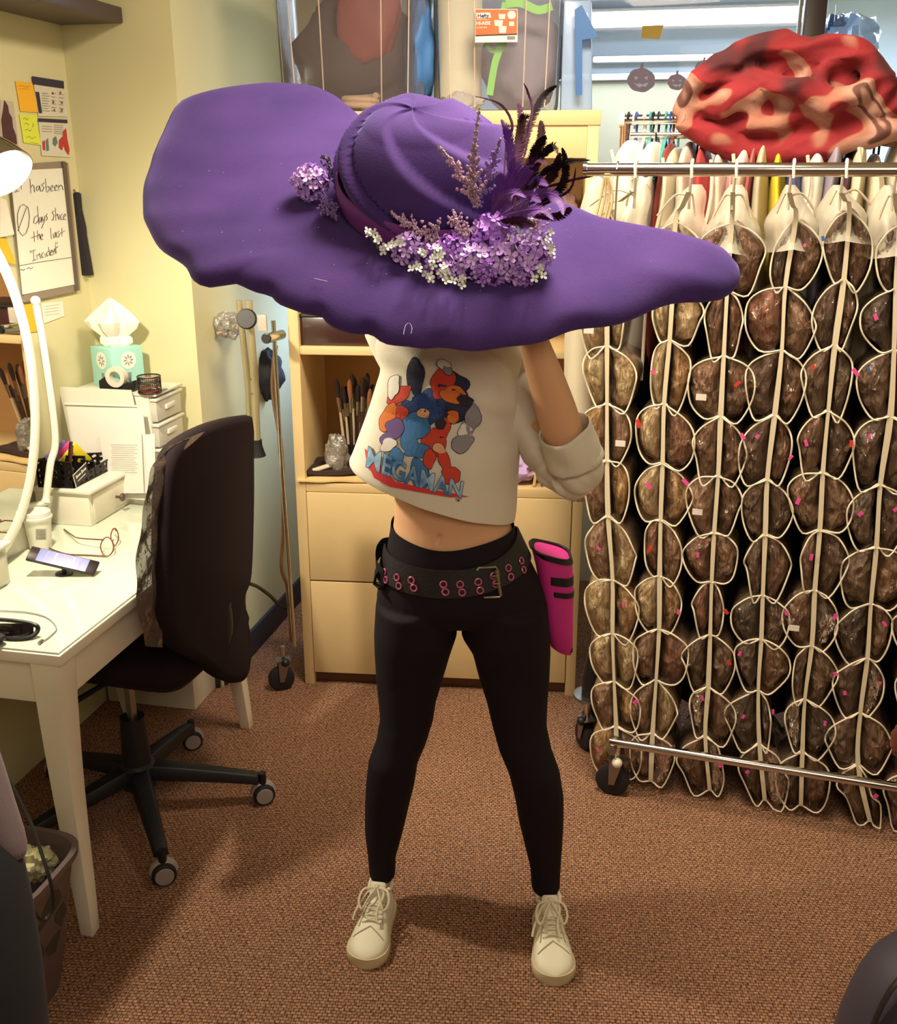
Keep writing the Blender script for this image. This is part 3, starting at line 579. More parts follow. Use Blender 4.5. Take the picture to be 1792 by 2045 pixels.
# wall skirting cable etc. on the desk: small drawer units
def dbox(px, py): return onplane(px, py, V((0,0,DZ)), Z)
def drawer_unit(corner, L_, D_, H_, label):
    t = thing('desktop_drawer', label, 'drawer unit', corner)
    q = lambda u, v, z: corner + U*u + W*v + Z*z
    mb = MB(); mb.box(q(L_/2, -D_/2, H_/2), (D_, L_, H_), RM); obj('body', mb, M_white, t, bev=.003)
    mb = MB(); mb.box(q(L_/2, -D_/2+.004, H_+.005), (D_+.016, L_+.016, .011), RM); obj('top', mb, M_white, t, bev=.003)
    mb = MB(); mb.box(q(L_/2, .003, H_/2+.002), (.008, L_-.03, H_-.026), RM); d = obj('drawer', mb, mat('drawer_front', 'DAD2BC', .4, nscale=9, namt=.03), t, bev=.003)
    mb = MB(); MW = Matrix((W, U, Z)).transposed() @ Matrix.Rotation(PI/2, 3, 'Y'); mb.lathe([(.004,0),(.004,.012),(.010,.016),(.013,.021),(.010,.026),(.001,.028)], q(L_/2, .007, H_/2), 16, MW); obj('knob', mb, mat('knob_metal', '6E5A50', .35, .7, nscale=20, namt=.1), d)
    return t
c1 = dbox(183, 1052) ; drawer_unit(c1, .27, .17, .098, 'small white drawer unit with a dark knob on the desk below the mesh organizer')
c2 = dbox(22, 1163) - U*.27; drawer_unit(c2, .27, .17, .098, 'small white drawer unit at the left edge of the photo')

# oval mirror
MP = .165
mc_ = None
def wm(px, py): return onplane(px, py, R(0, MP, 0), W)
Pm = wm(72, 752); uc = (Pm-K).dot(U) - .315; zc = 1.225; ma, mbb = .30, .44
mt = thing('oval_mirror', 'white framed oval mirror standing on the desk at the left edge', 'mirror', R(uc, MP, DZ))
def el(a, b, off, n=72): return [R(uc + a*math.cos(2*PI*k/n), MP+off, zc + b*math.sin(2*PI*k/n)) for k in range(n)]
rings = []
for k in range(72):
    c_, s_ = math.cos(2*PI*k/72), math.sin(2*PI*k/72); ring = []
    for rr, oo in ((-.020,-.006),(-.020,.002),(-.012,.009),(.008,.010),(.014,.006),(.014,-.006)):
        ring.append(R(uc+(ma+rr)*c_, MP+oo, zc+(mbb+rr)*s_))
    rings.append(ring)
mb = MB(); mb.loft(rings, closed=True); obj('frame', mb, M_white, mt)
mb = MB(); mb.prism(el(ma-.02, mbb-.02, -.004), W*.006); obj('mirror_glass', mb, mat('mirror_silver', 'F0EEE6', .02, 1), mt, smooth=0)
for s_ in (1, -1):
    du = uc + s_*(ma+.055)
    mb = MB(); mb.tube(catmull([R(du, MP, zc+.16), R(du+.012*s_, MP, zc+.02), R(du+.012*s_, MP, zc-.2), R(du-.012*s_, MP-.01, DZ+.2), R(du-.04*s_, MP-.02, DZ+.10)], 6), [.009]+[.010]*23+[.014], 10); obj('post', mb, M_white, mt)
    mb = MB(); mb.ell(R(du, MP, zc+.17), .013); obj('finial', mb, M_white, mt)
mb = MB(); mb.box(R(uc, MP-.05, DZ+.042), (.05, 2*ma+.02, .083), RM); mb.tube(catmull([R(uc-ma, MP-.03, DZ+.095), R(uc-ma*.5, MP-.03, DZ+.12), R(uc, MP-.03, DZ+.09), R(uc+ma*.5, MP-.03, DZ+.12), R(uc+ma+.02, MP-.03, DZ+.095)], 8), .014, 10, flat=.6); obj('base', mb, M_white, mt)

# desk lamp clipped above the mirror
lc = atY(8, 348, 2.28)
lt = thing('clip_lamp', 'chrome lamp shade shining over the desk at the left edge', 'lamp', lc)
ax = V((.60, -.32, -.66)).normalized(); q_ = ax.to_track_quat('Z', 'Y').to_matrix()
mb = MB(); mb.lathe([(.018,-.11),(.03,-.1),(.045,-.07),(.06,-.03),(.068,.0),(.066,.0),(.058,-.03),(.043,-.068),(.02,-.09)], lc, 28, q_, cap=False); obj('shade', mb, M_chrome, lt)
mb = MB(); mb.lathe([(.001,-.012),(.056,-.012),(.056,-.010),(.001,-.004)], lc, 28, q_); obj('bulb', mb, mat('bulb_glow', 'FFFFFF', .5, emit='FFF3D0', estr=22), lt)
mb = MB(); mb.tube(catmull([lc-ax*.11, lc-ax*.15+V((-.02,0,.0)), R(uc, MP-.02, zc+mbb+.05), R(uc, MP-.01, zc+mbb)], 6), .006, 8); obj('arm', mb, M_chrome, lt)
sp = bpy.data.lights.new('clip_lamp_light', 'SPOT'); sp.energy = 72; sp.color = (1.0, .88, .66); sp.spot_size = 2.95; sp.spot_blend = .7; sp.shadow_soft_size = .04
so = bpy.data.objects.new('clip_lamp_light', sp); C.objects.link(so); so.location = lc + ax*.012; so.rotation_euler = V((-.25,-.45,.84)).to_track_quat('Z','Y').to_euler(); so.parent = lt; so.matrix_parent_inverse = Matrix.Translation(-lc)

mb = MB(); mb.box(R(-.095, .17, DZ/2-.001), (.32, .165, DZ-.004), RM); tag(obj('side_cabinet', mb, M_white, bev=.004), 'plain white low cabinet filling the corner beyond the far end of the dressing table', 'cabinet')
# drawer tower in the corner
tu0, tu1, tv0, tv1 = -.205, -.03, .02, .30
tw = thing('drawer_tower', 'white plastic drawer tower in the desk corner behind the papers', 'drawers', R(-.2,.17,DZ))
TZ = onplane(340, 783, R(0, tv1, 0), W).z
tz1 = 1.075
def tb(name, u0,u1,v0,v1,z0,z1,m,par=tw,bev=.002): mb = MB(); mb.box(R((u0+u1)/2,(v0+v1)/2,(z0+z1)/2),(v1-v0,u1-u0,z1-z0),RM); return obj(name, mb, m, par, bev=bev)
M_pl = mat('white_plastic', 'DEDCCF', .35, nscale=9, namt=.04)
tb('frame', tu0, tu1, tv0, tv1-.02, DZ, tz1, M_pl)
for i in range(4):
    z0 = DZ+.008+i*.079
    tb('drawer', tu0+.006, tu1-.006, tv1-.02, tv1, z0, z0+.07, mat('clear_white_drawer', 'C9C6BA', .25, nscale=12, namt=.1))
    tb('drawer_rim', tu0, tu1, tv1-.018, tv1+.006, z0+.064, z0+.072, M_pl)
    tb('handle', (tu0+tu1)/2-.03, (tu0+tu1)/2+.03, tv1, tv1+.008, z0+.03, z0+.045, M_pl)
tb('top', tu0-.004, tu1+.004, tv0, tv1+.006, tz1, tz1+.008, M_pl)
mb = MB(); mb.box(R(tu0+.05, tv1-.0, tz1+.009), (.012,.05,.003), RM); obj('label_holder', mb, M_grey, tw)
tz1 += .008
# tissue box
tbx = thing('tissue_box', 'pale turquoise tissue box with flower print and a tissue pulled up', 'tissue box', R(-.26,.08,tz1))
bc_ = onplane(212, 775, V((0,0,tz1)), Z); bc_.z = tz1
TM = RM @ Matrix.Rotation(math.radians(-28), 3, 'Z')
s_ = .112
mb = MB(); mb.box(bc_ + TM @ V((-s_*.1, s_*.5, 0)) + Z*s_*.55, (s_, s_, s_*1.1), TM); obj('carton', mb, mat('tissue_teal', '9FD6CC', .6, nscale=20, namt=.03), tbx, bev=.003)
tc_ = bc_ + TM @ V((-s_*.1, s_*.5, 0)) + Z*s_*1.1
def face(side, x, z, o=.0006):   # side 0 = front (-y local), 1 = right (+x local)
    return (bc_ + TM @ V((-s_*.1, s_*.5, 0)) + Z*s_*.55) + TM @ (V((x*s_, -s_/2-o, z*s_)) if side == 0 else V((s_/2+o, x*s_, z*s_)))
for side in (0, 1):
    mb = MB(); mb.prism([face(side, .02+.24*math.cos(2*PI*k/28), .2+.24*math.sin(2*PI*k/28)) for k in range(28)], (TM @ V((0,-1,0) if side == 0 else (1,0,0)))*.0004); obj('flower_disc', mb, mat('flower_white', 'E8E8DC', .6, nscale=20, namt=.03), tbx, smooth=0)
    mb = MB(); nn = (TM @ V((0,-1,0) if side == 0 else (1,0,0)))
    for p_ in range(8):
        a = p_*PI/4; pts = [face(side, .02+r_*math.cos(a+da), .2+r_*math.sin(a+da), .0012) for r_, da in ((.04,0),(.1,-.25),(.18,0),(.1,.25))]; mb.prism(pts, nn*.0004)
    for p_ in range(3): mb.prism([face(side, x_, z_, .0012) for x_, z_ in ((.0,-.42),(.04,-.42),(.04+.04*(p_-1),-.14),(.0+.04*(p_-1),-.14))], nn*.0004)
    obj('flower_print', mb, mat('flower_grey', '8C8A88', .6, nscale=20, namt=.03), tbx, smooth=0)
tis = []
prof = [(.026,0,0),(.038,.012,0),(.038,.026,0),(.034,.034,0),(.055,.055,.0),(.066,.078,0),(.05,.10,.002),(.028,.125,.002),(.004,.148,-.004)]
for r_, z_, sx in prof:
    ring = []
    for k in range(24):
        a = 2*PI*k/24; rr = r_*(1+.33*math.cos(4*a+z_*5)+.10*math.cos(7*a+z_*30)); ring.append(tc_ + Z*(z_-.003) + V((rr*math.cos(a)+sx, rr*.8*math.sin(a), 0)))
    tis.append(ring)
mb = MB(); mb.loft(tis, False, True); obj('tissue', mb, mat('tissue_white', 'EFEBDD', .9, nscale=9, namt=.03), tbx, smooth=25)
# tape dispenser and mesh cup on tower
tp = onplane(215, 790, V((0,0,tz1)), Z); 
td = thing('tape_dispenser', 'black tape dispenser with a clear roll in front of the tissue box', 'tape dispenser', V((R(-.2,.2).x, R(-.2,.2).y, tz1)))
c = onplane(232, 783, V((0,0,tz1)), Z); DM = RM
mb = MB(); prof = [(-.075,0),(.062,0),(.070,.035),(.055,.030),(.02,.022),(-.02,.024),(-.045,.045),(-.075,.03)]
mb.prism([c + W*x*.82 + Z*z + U*.01 for x, z in prof], U*.045); obj('body', mb, M_black, td, bev=.003)
mb = MB(); MX = Matrix((W, Z, -U)).transposed(); mb.lathe([(.018,0),(.031,0),(.031,.022),(.018,.022),(.018,0)], c + Z*.045 + U*.022, 28, MX, cap=False); obj('tape_roll', mb, mat('tape_roll', 'D5CDBE', .3, nscale=20, namt=.05), td)
cp = onplane(300, 784, V((0,0,tz1)), Z); cp.z = tz1
mc = thing('mesh_cup', 'dark mesh wire cup of elastics on the corner of the drawer tower', 'cup', cp)
mb = MB()
for z_ in (0, .012, .024, .036, .048): mb.tube([cp + V((.034*math.cos(2*PI*k/28), .034*math.sin(2*PI*k/28), z_+.002)) for k in range(28)], .0012 if 0 < z_ < .048 else .0022, 5, closed=True)
for k in range(36): a = 2*PI*k/36; mb.tube([cp + V((.034*math.cos(a), .034*math.sin(a), .002)), cp + V((.034*math.cos(a+.1), .034*math.sin(a+.1), .05))], .0008, 4)
obj('mesh', mb, mat('mesh_dark', '3A2A2C', .4, .5, nscale=30, namt=.1), mc)
mb = MB(); mb.lathe([(.031,.0),(.031,.002)], cp, 24); obj('base', mb, mat('mesh_dark', ''), mc)
for i, (cn, ch) in enumerate((('red', 'B5443C'), ('tan', 'A08A62'), ('green', '6C8A5A'), ('pink', 'C9A0A0'))):
    mb = MB(); mb.tube([cp + V((.024*math.cos(2*PI*k/24), .024*math.sin(2*PI*k/24)*.9, .009+i*.011+.006*math.sin(2*PI*k/24+i))) for k in range(24)], .0035, 6, closed=True)
    tag(obj('hair_elastic', mb, mat('elastic_'+cn, ch, .7, nscale=40, namt=.1)), cn+' elastic band inside the dark mesh cup on the drawer tower', 'elastic band')
HN = (U - Z*.2).normalized()
# document holder with papers leaning in front of the tower
dh = thing('document_holder', 'clear slanted document holder standing on the desk against the drawer tower', 'document holder', R(-.4,.1,DZ))
def dp(px, py, o=0): return onplane(px, py, R(-.29+o, 0, DZ), HN)
def sheet(name, pts, m, lab, o, par=None, cat='paper', th=.001):
    mb = MB(); mb.prism([dp(x, y, o) for x, y in pts], -HN*th)
    ob = obj(name, mb, m, par, smooth=0)
    return ob if par else tag(ob, lab, cat)
sheet('back_plate', [(118,772),(263,779),(307,985),(296,1000),(165,985)], mat('holder_plate', 'D3D0C2', .25, nscale=9, namt=.03, coat=.4), '', 0, dh, th=.003)
sheet('clip_bar', [(128,804),(275,809),(277,813),(130,808)], M_paper, '', -.008, dh, th=.003)
sheet('clip_mark', [(190,813),(205,813),(206,818),(191,818)], mat('mark_red', 'C9766A', .6, nscale=20, namt=.05), '', -.008, dh, th=.004)
n = sheet('paper_sheet', [(133,812),(285,815),(304,985),(160,985)], mat('paper_cool', 'D9D6CE', .6, nscale=9, namt=.03), 'large white sheet clipped to the document holder', -.014)
n2 = sheet('paper_sheet', [(198,863),(283,865),(288,985),(216,985)], mat('paper_cool', ''), 'small printed sheet lying over the large one on the document holder', -.022)
mb = MB(); 
for k in range(14):
    y = 888+k*4.2; mb.tube([dp(222+ (k%3), y, -.0245), dp(276-(k*5)%9, y+1, -.0245)], .0004, 4)
obj('print', mb, mat('print_soft', ''), n2)
sheet('paper_sheet', [(289,868),(309,866),(311,990),(300,998)], M_paper, 'white sheet edge-on at the right of the document holder', -.03)

# mesh desk organizer on the drawer unit
oz = DZ+.098+.0112
og = thing('desk_organizer', 'black perforated metal desk organizer on the small drawer unit', 'organizer', c1 + U*.1 - W*.09 + Z*.109)
def ozp(px, py): return onplane(px, py, V((0,0,oz)), Z)
a0 = ozp(78, 972); a1 = ozp(148, 975); a2 = ozp(225, 935)
def perf(name, p0, p1, h0, h1, par, m, nx=8, nz_=4):
    """perforated sheet between floor points p0,p1 with heights h0,h1"""
    p0, p1 = V(p0), V(p1); mb = MB(); d = p1-p0; nn = V((-d.y, d.x, 0)).normalized()*.0012
    def P_(s, t): h = h0*(1-s)+h1*s; return p0 + d*s + Z*(t*h)
    mb.tube([P_(0,1), P_(1,1)], .002, 5); mb.tube([P_(0,0), P_(1,0)], .0025, 5); mb.tube([P_(0,0), P_(0,1)], .002, 5); mb.tube([P_(1,0), P_(1,1)], .002, 5)
    for i in range(nx):
        for j in range(nz_):
            s0, s1, t0, t1 = i/nx, (i+1)/nx, j/nz_, (j+1)/nz_
            sm, tm = (s0+s1)/2, (t0+t1)/2; ring_o = [P_(s0,t0),P_(sm,t0),P_(s1,t0),P_(s1,tm),P_(s1,t1),P_(sm,t1),P_(s0,t1),P_(s0,tm)]
            k_ = random.uniform(.2,.42); ang = random.uniform(0, 6)
            ring_i = [P_(sm+(s1-s0)*k_*math.cos(-3*PI/4+q*PI/4)*.9*(1+.35*math.cos(ang+q*PI/2)), tm+(t1-t0)*k_*math.sin(-3*PI/4+q*PI/4)*(1+.35*math.sin(ang+q*PI/2))) for q in range(8)]
            o = len(mb.v); mb.v += [tuple(q) for q in ring_o] + [tuple(q) for q in ring_i]
            for q in range(8): mb.f.append((o+q, o+(q+1)%8, o+8+(q+1)%8, o+8+q))
    return obj(name, mb, m, par, solid=.001)
M_om = mat('organizer_black', '1A1518', .4, .3, nscale=30, namt=.1)
bk = (a2 - a1); side = (a0 - a1)
b0 = a0 + bk*.62; 
perf('front_panel', a1, a0, .075, .08, og, M_om, 5, 4)          # pen cup face
perf('side_panel', a1, a2, .022, .035, og, M_om, 8, 2)
perf('back_panel', b0, a2, .06, .05, og, M_om, 7, 3)
perf('side_panel', a0, b0, .08, .06, og, M_om, 6, 4)
perf('divider', a1+bk*.33, a0+bk*.30, .075, .075, og, M_om, 4, 3)
perf('divider', a1+bk*.55, b0, .045, .055, og, M_om, 4, 2)
mb = MB(); mb.prism([V(p)+Z*.0008 for p in (a0, a1, a2, b0)], Z*.002); obj('base', mb, M_om, og)
# name plate on the organizer front
mb = MB(); e = (a2-a1).normalized(); nrm = V((e.y,-e.x,0)); q0 = a1 - e*.0 + nrm*.006 + Z*.025
for i, (cl, lab) in enumerate((('1E1A22', 'black pen'), ('3A62A8', 'blue pen'), ('C9C4B8', 'pale pen'), ('5A2A22', 'brown pen'), ('17151A', 'thick black marker'))):
    base = a0*.5 + a1*.5 + bk*(.06+.05*i) + side*(.12*(i%3)-.1) + Z*.006
    top = base + Z*(.105+.01*(i%3)) + W*(.012*(i-1.5)) + U*.01*(i%2)
    mb = MB(); mb.tube([base, base+(top-base)*.7, top], [.0035,.0045,.004], 8); tt = thing('pen', lab+' standing in the pen cup of the black desk organizer', 'pen', base, 'pens in the desk organizer'); obj('barrel', mb, mat('pen_'+str(i), cl, .3, nscale=30, namt=.05), tt)
    mb = MB(); mb.tube([top-(top-base)*.25, top+(top-base)*.01], .005, 8); obj('cap', mb, mat('pen_'+str(i), ''), tt)
for i, (m_, lab) in enumerate(((M_yel, 'bright yellow sticky pad'), (mat('pad_pink','D8488C',.8,nscale=20,namt=.04), 'pink sticky pad'), (mat('pad_violet','8C7AC0',.8,nscale=20,namt=.04), 'violet sticky pad'))):
    c = (a1*.45 + b0*.55) + bk*(.16 - .06*i) + Z*(.04+.004*i) + side*(.12*i-.05)
    MM = Matrix((e, nrm, Z)).transposed() @ Matrix.Rotation(.75 + .1*i, 3, 'Y') @ Matrix.Rotation(1.1, 3, 'X')
    mb = MB(); mb.box(c+Z*.012, (.10,.075,.007), MM); tag(obj('sticky_pad', mb, m_, bev=.0008), lab+' tilted in the black desk organizer', 'sticky notes', 'sticky pads in the desk organizer')
cd = thing('business_card', 'dark card with pale lettering tucked in the organizer front', 'card', a1)
mb = MB(); cc = a1 + e*.035 + nrm*.004 + Z*.03; CM = Matrix((e, nrm, Z)).transposed() @ Matrix.Rotation(-.25, 3, 'Y'); mb.box(cc, (.075,.001,.04), CM); obj('card', mb, mat('card_dark', '1C1A20', .5, nscale=30, namt=.1), cd)
mb = MB(); mb.box(cc+CM@V((0,.001,.0195)), (.076,.0012,.002), CM); mb.box(cc+CM@V((-.037,.001,0)), (.002,.0012,.04), CM)
for i in range(2):
    mb.box(cc+CM@V((-.022+.03*i,.001,.006)), (.006,.001,.009), CM)
    for k in range(4): mb.box(cc+CM@V((-.015+.03*i+k*.0045,.001,.005)), (.003,.001,.005), CM)
for k in range(8): mb.box(cc+CM@V((-.02+.0055*k,.001,-.008)), (.004,.001,.002), CM)
obj('lettering', mb, M_paper, cd)
# coffee cup
cc = dbox(82, 1095)
cf = thing('coffee_cup', 'white paper coffee cup with a lid and grey label on the desk', 'cup', cc)
mb = MB(); mb.lathe([(.027,0),(.028,.003),(.036,.088),(.034,.088)], cc+Z*.0005, 32); cup_ = obj('cup_body', mb, mat('cup_white', 'EEE9D8', .6, nscale=9, namt=.02), cf)
mb = MB(); mb.lathe([(.039,.086),(.0395,.092),(.037,.094),(.0355,.106),(.033,.108),(.031,.103)], cc, 32); obj('lid', mb, M_pl, cf)
bv = bvh_of(cup_)
def cupp(px, py):
    d = camray(px, py).normalized(); h = bv.ray_cast(O, d); return (h[0] - d*.0006) if h[0] else onplane(px, py, cc, V((0,1,0)))
mb = MB(); mb.grid(lambda a, b: cupp(71+22*a, 1056+22*b), 8, 3); obj('sticker', mb, mat('sticker_grey', 'C9C4B6', .6, nscale=20, namt=.03), cf)
mb = MB()
for k in range(7): mb.tube([cupp(72+x*3.8, 1058.5+k*2.9)+Z*0 - camray(80,1060).normalized()*.0004 for x in range(6)], .0005, 4)
obj('print', mb, M_ink, cf)
# phone on stand
pc = onplane(125, 1122, V((0,0,DZ+.035)), Z)
ph = thing('smartphone', 'black smartphone with its screen lit, propped on a small stand on the desk', 'phone', pc)
p0, p1, p2, p3 = [onplane(x, y, pc, (Z*.93 + V((.25,-.6,0)))) for x, y in ((66,1093),(204,1123),(184,1150),(48,1117))]
ex = ((p1-p0)+(p2-p3)).normalized(); ey = ((p0-p3)+(p1-p2)); ey = (ey - ex*ey.dot(ex)).normalized(); en = ex.cross(ey)
PMx = Matrix((ex, ey, en)).transposed(); pc2 = (p0+p1+p2+p3)/4
lx = ((p1-p0).length+(p2-p3).length)/2; ly = ((p0-p3).length+(p1-p2).length)/2
mb = MB(); mb.box(pc2, (lx, ly, .009), PMx); obj('body', mb, mat('phone_black', '2A1E20', .3, nscale=20, namt=.1), ph, bev=.0035)
mb = MB(); mb.box(pc2+en*.0048, (lx*.72, ly*.86, .0006), PMx); obj('screen', mb, mat('phone_screen', '3A4088', .25, emit='7F86D8', estr=.35), ph, bev=0)
mb = MB(); 
for k in range(4): mb.box(pc2+en*.0054+ex*(-lx*.24+k*lx*.13), (lx*.004+.004*(k%2), ly*.7, .0004), PMx)
for k in range(2): mb.box(pc2+en*.0054+ex*(lx*.25), (lx*.03, ly*.8, .0004), PMx)
obj('screen_bars', mb, mat('screen_pale', '8A8CC0', .3, emit='C8C8F0', estr=.25), ph)
st = onplane(98, 1140, V((0,0,DZ)), Z); s2 = pc2 - en*.006
mb = MB(); mb.lathe([(.022,0),(.022,.003),(.006,.006),(.004,.012)], V((s2.x, s2.y, DZ+.0005)), 20); mb.tube([V((s2.x,s2.y,DZ+.008)), s2], .006, 8); mb.ell(s2 - ex*.018 - en*.008, .011)
obj('grip_stand', mb, M_black, ph)
# glasses
gl = thing('eyeglasses', 'tortoiseshell eyeglasses lying open on the desk behind the phone', 'glasses', dbox(205, 1100))
M_tor = mat('tortoise', '6B3420', .25, nscale=160, namt=.5, coat=.5)
def gp(px, py, z): return onplane(px, py, V((0,0,DZ+z)), Z)
mb = MB()
for cx, cy, rx, ry in ((214,1092,12,19),(229,1072,7,17)):
    pts = [gp(cx+rx*math.cos(2*PI*k/24)*(1+.1*math.cos(4*PI*k/24)), cy+ry*math.sin(2*PI*k/24), .02-.016*math.sin(2*PI*k/24)) for k in range(24)]
    mb.tube(pts, .0018, 6, closed=True)
mb.tube([gp(222,1082,.026), gp(225,1080,.028), gp(226,1078,.028)], .0018, 6); obj('rims', mb, M_tor, gl)
mb = MB(); mb.tube(catmull([gp(206,1078,.028), gp(160,1075,.02), gp(146,1070,.012), gp(128,1057,.003)], 5), .002, 6); obj('temple', mb, M_tor, gl)
mb = MB(); mb.tube(catmull([gp(232,1060,.028), gp(229,1056,.03), gp(226,1056,.02)], 5), .002, 6); mb.tube(catmull([gp(215,1111,.004), gp(180,1109,.003), gp(130,1106,.003), gp(95,1093,.004)], 5), .002, 6); obj('temple', mb, M_tor, gl)
mb = MB(); mb.prism([gp(214+11*math.cos(2*PI*k/20), 1092+18*math.sin(2*PI*k/20), .02-.016*math.sin(2*PI*k/20)) for k in range(20)], Z*.001); obj('lens', mb, clear('lens', 'FFFFFF', .05, .3, .02), gl)
# cable and headphones near the front corner
mb = MB(); mb.tube(catmull([dbox(-30,1222)+Z*.003, dbox(20,1223)+Z*.003, dbox(60,1226)+Z*.003, dbox(95,1236)+Z*.003, dbox(113,1256)+Z*.003, dbox(100,1273)+Z*.003, dbox(84,1284)+Z*.003], 8), .0016, 6)
cb = obj('charging_cable', mb, mat('cable_grey', '9C9C94', .5, nscale=30, namt=.05)); tag(cb, 'thin grey charging cable curling on the desk corner', 'cable')
mb = MB(); mb.tube([dbox(85,1282)+Z*.004, dbox(78,1288)+Z*.004], .0035, 8); obj('plug', mb, M_steel, cb)
hp = thing('sunglasses', 'dark sunglasses lying at the front left corner of the desk', 'sunglasses', dbox(30, 1265))
mb = MB(); mb.tube(catmull([gp(-20,1236,.028), gp(30,1240,.03), gp(70,1248,.026), gp(75,1260,.014), gp(60,1272,.006), gp(30,1276,.004), gp(-15,1272,.004)], 6), .005, 8); obj('frame', mb, M_black, hp)
mb = MB(); mb.grid(lambda a, b: gp(-15+82*a, 1245+26*b, .028*(1-b)+.006*math.sin(PI*a)*1), 10, 6); obj('lens', mb, mat('lens_dark', '1A1114', .1, coat=1, nscale=5, namt=.1), hp, solid=.002)
mb = MB(); mb.tube([gp(32,1256,.02), gp(38,1262,.014)], .004, 8); obj('hinge', mb, M_chrome, hp)
# dark pouch corner at far left below
tag(obj('dark_case', lump(dbox(-20,1292)+Z*.014+W*-.02, (.05,.04,.013), .15, 2, 5, flat=DZ+.001), M_black), 'dark soft case poking in at the left end of the desk', 'case')

# ------------------------------------------------------------ office chair
CC = V((-.868, 2.494, 0))
ch = thing('office_chair', 'dark brown office chair pushed up to the dressing table', 'chair', CC)
M_chb = mat('chair_fabric', '20151A', .9, nscale=12, namt=.15, bump=.2, bscale=300, sheen=.06, spec=.2)
M_chp = mat('chair_plastic', '15151C', .5, nscale=20, namt=.1)
cast = [V((-.531, 2.536, 0)), V((-.731, 2.186, 0)), V((-.781, 2.83, 0))]
angs = [math.atan2((p-CC).y, (p-CC).x) for p in cast]
a0_ = angs[0]
allang = [a0_ + k*2*PI/5 for k in range(5)]
for a in allang:
    d = V((math.cos(a), math.sin(a), 0)); n_ = V((-d.y, d.x, 0)); e_ = CC + d*.34
    mb = MB(); rings = []
    for t_ in (0, .3, .7, 1):
        c = CC + d*(.02+.31*t_) + Z*(.135 - .045*t_ - .01*t_*t_); w_ = .032-.012*t_; h_ = .022-.009*t_
        rings.append([c+n_*w_-Z*h_, c+n_*w_*.7+Z*h_, c-n_*w_*.7+Z*h_, c-n_*w_-Z*h_])
    mb.loft(rings); obj('base_arm', mb, M_chp, ch, bev=.004)
    cs = MB(); cs.tube([e_+Z*.05, e_+Z*.095], .011, 10)
    co = obj('caster', cs, M_chp, ch)
    sw = a + .9; wd = V((math.cos(sw-PI/2), math.sin(sw-PI/2), 0)); ca = V((-wd.y, wd.x, 0))
    best = V((.35,-.93,0)); wd = best
    WMx = wd.to_track_quat('Z', 'Y').to_matrix()
    for s in (-1, 1):
        mb = MB(); mb.lathe([(.004,-.009),(.026,-.009),(.031,-.005),(.031,.005),(.027,.009),(.004,.009)], e_+Z*.031+wd*s*.015, 24, WMx); obj('wheel', mb, M_rubber, co)
    mb = MB(); mb.lathe([(.001,0),(.024,0),(.023,.003),(.001,.004)], e_+Z*.031+wd*.024, 24, WMx); obj('hub_cap', mb, mat('hub_grey', '9A8F8E', .5, nscale=20, namt=.04), co)
    mb = MB(); rg = []
    for k in range(9): q = PI*k/8; rg.append(e_+Z*.031+V((-wd.y, wd.x, 0))*.034*math.cos(q)+Z*.034*math.sin(q))
    mb.tube(rg, .010, 6, flat=.3); obj('fork_hood', mb, mat('hub_grey', ''), co)
mb = MB(); mb.lathe([(.05,.09),(.05,.15),(.04,.16),(.035,.26),(.033,.30),(.02,.30)], CC, 24); obj('column', mb, M_chp, ch)
mb = MB(); mb.lathe([(.014,.29),(.014,.42)], CC, 16); obj('gas_lift', mb, M_steel, ch)
# seat
SC = CC + V((.06, .02, 0))
CMt = Matrix.Rotation(math.atan2(.4, .11), 3, 'Z')            # chair back runs along this direction
bdir = V((-.555+.664, 2.79-2.39, 0)).normalized(); bn = V((bdir.y, -bdir.x, 0))   # bn points right (back of the chair)
bmid = V((-.61, 2.59, 0))
SMx = Matrix((bn, bdir, Z)).transposed()
def rslab(c, sx, sy, sz, M, e=.3, n=36, layers=((.0,.9),(.25,1),(.75,1),(1,.88))):
    mb = MB(); rings = []
    for t_, s in layers:
        rings.append([V(c) + M @ V((sx/2*s*math.copysign(abs(math.cos(2*PI*k/n+.01))**e, math.cos(2*PI*k/n+.01)), sy/2*s*math.copysign(abs(math.sin(2*PI*k/n+.01))**e, math.sin(2*PI*k/n+.01)), sz*(t_-.5))) for k in range(n)])
    return mb.loft(rings)
seatc = bmid - bn*.27
obj('seat', rslab(seatc+Z*.46, .50, .48, .09, SMx), M_chb, ch, sub=1, smooth=60)
obj('seat_pan', rslab(seatc+Z*.405, .40, .36, .04, SMx), M_chp, ch, smooth=60)
mb = MB(); mb.tube([seatc+Z*.40 - bdir*.1, seatc+Z*.385-bdir*.25 - bn*.05, seatc+Z*.38-bdir*.31 - bn*.06], [.007,.008,.012], 8); obj('height_lever', mb, M_chp, ch)
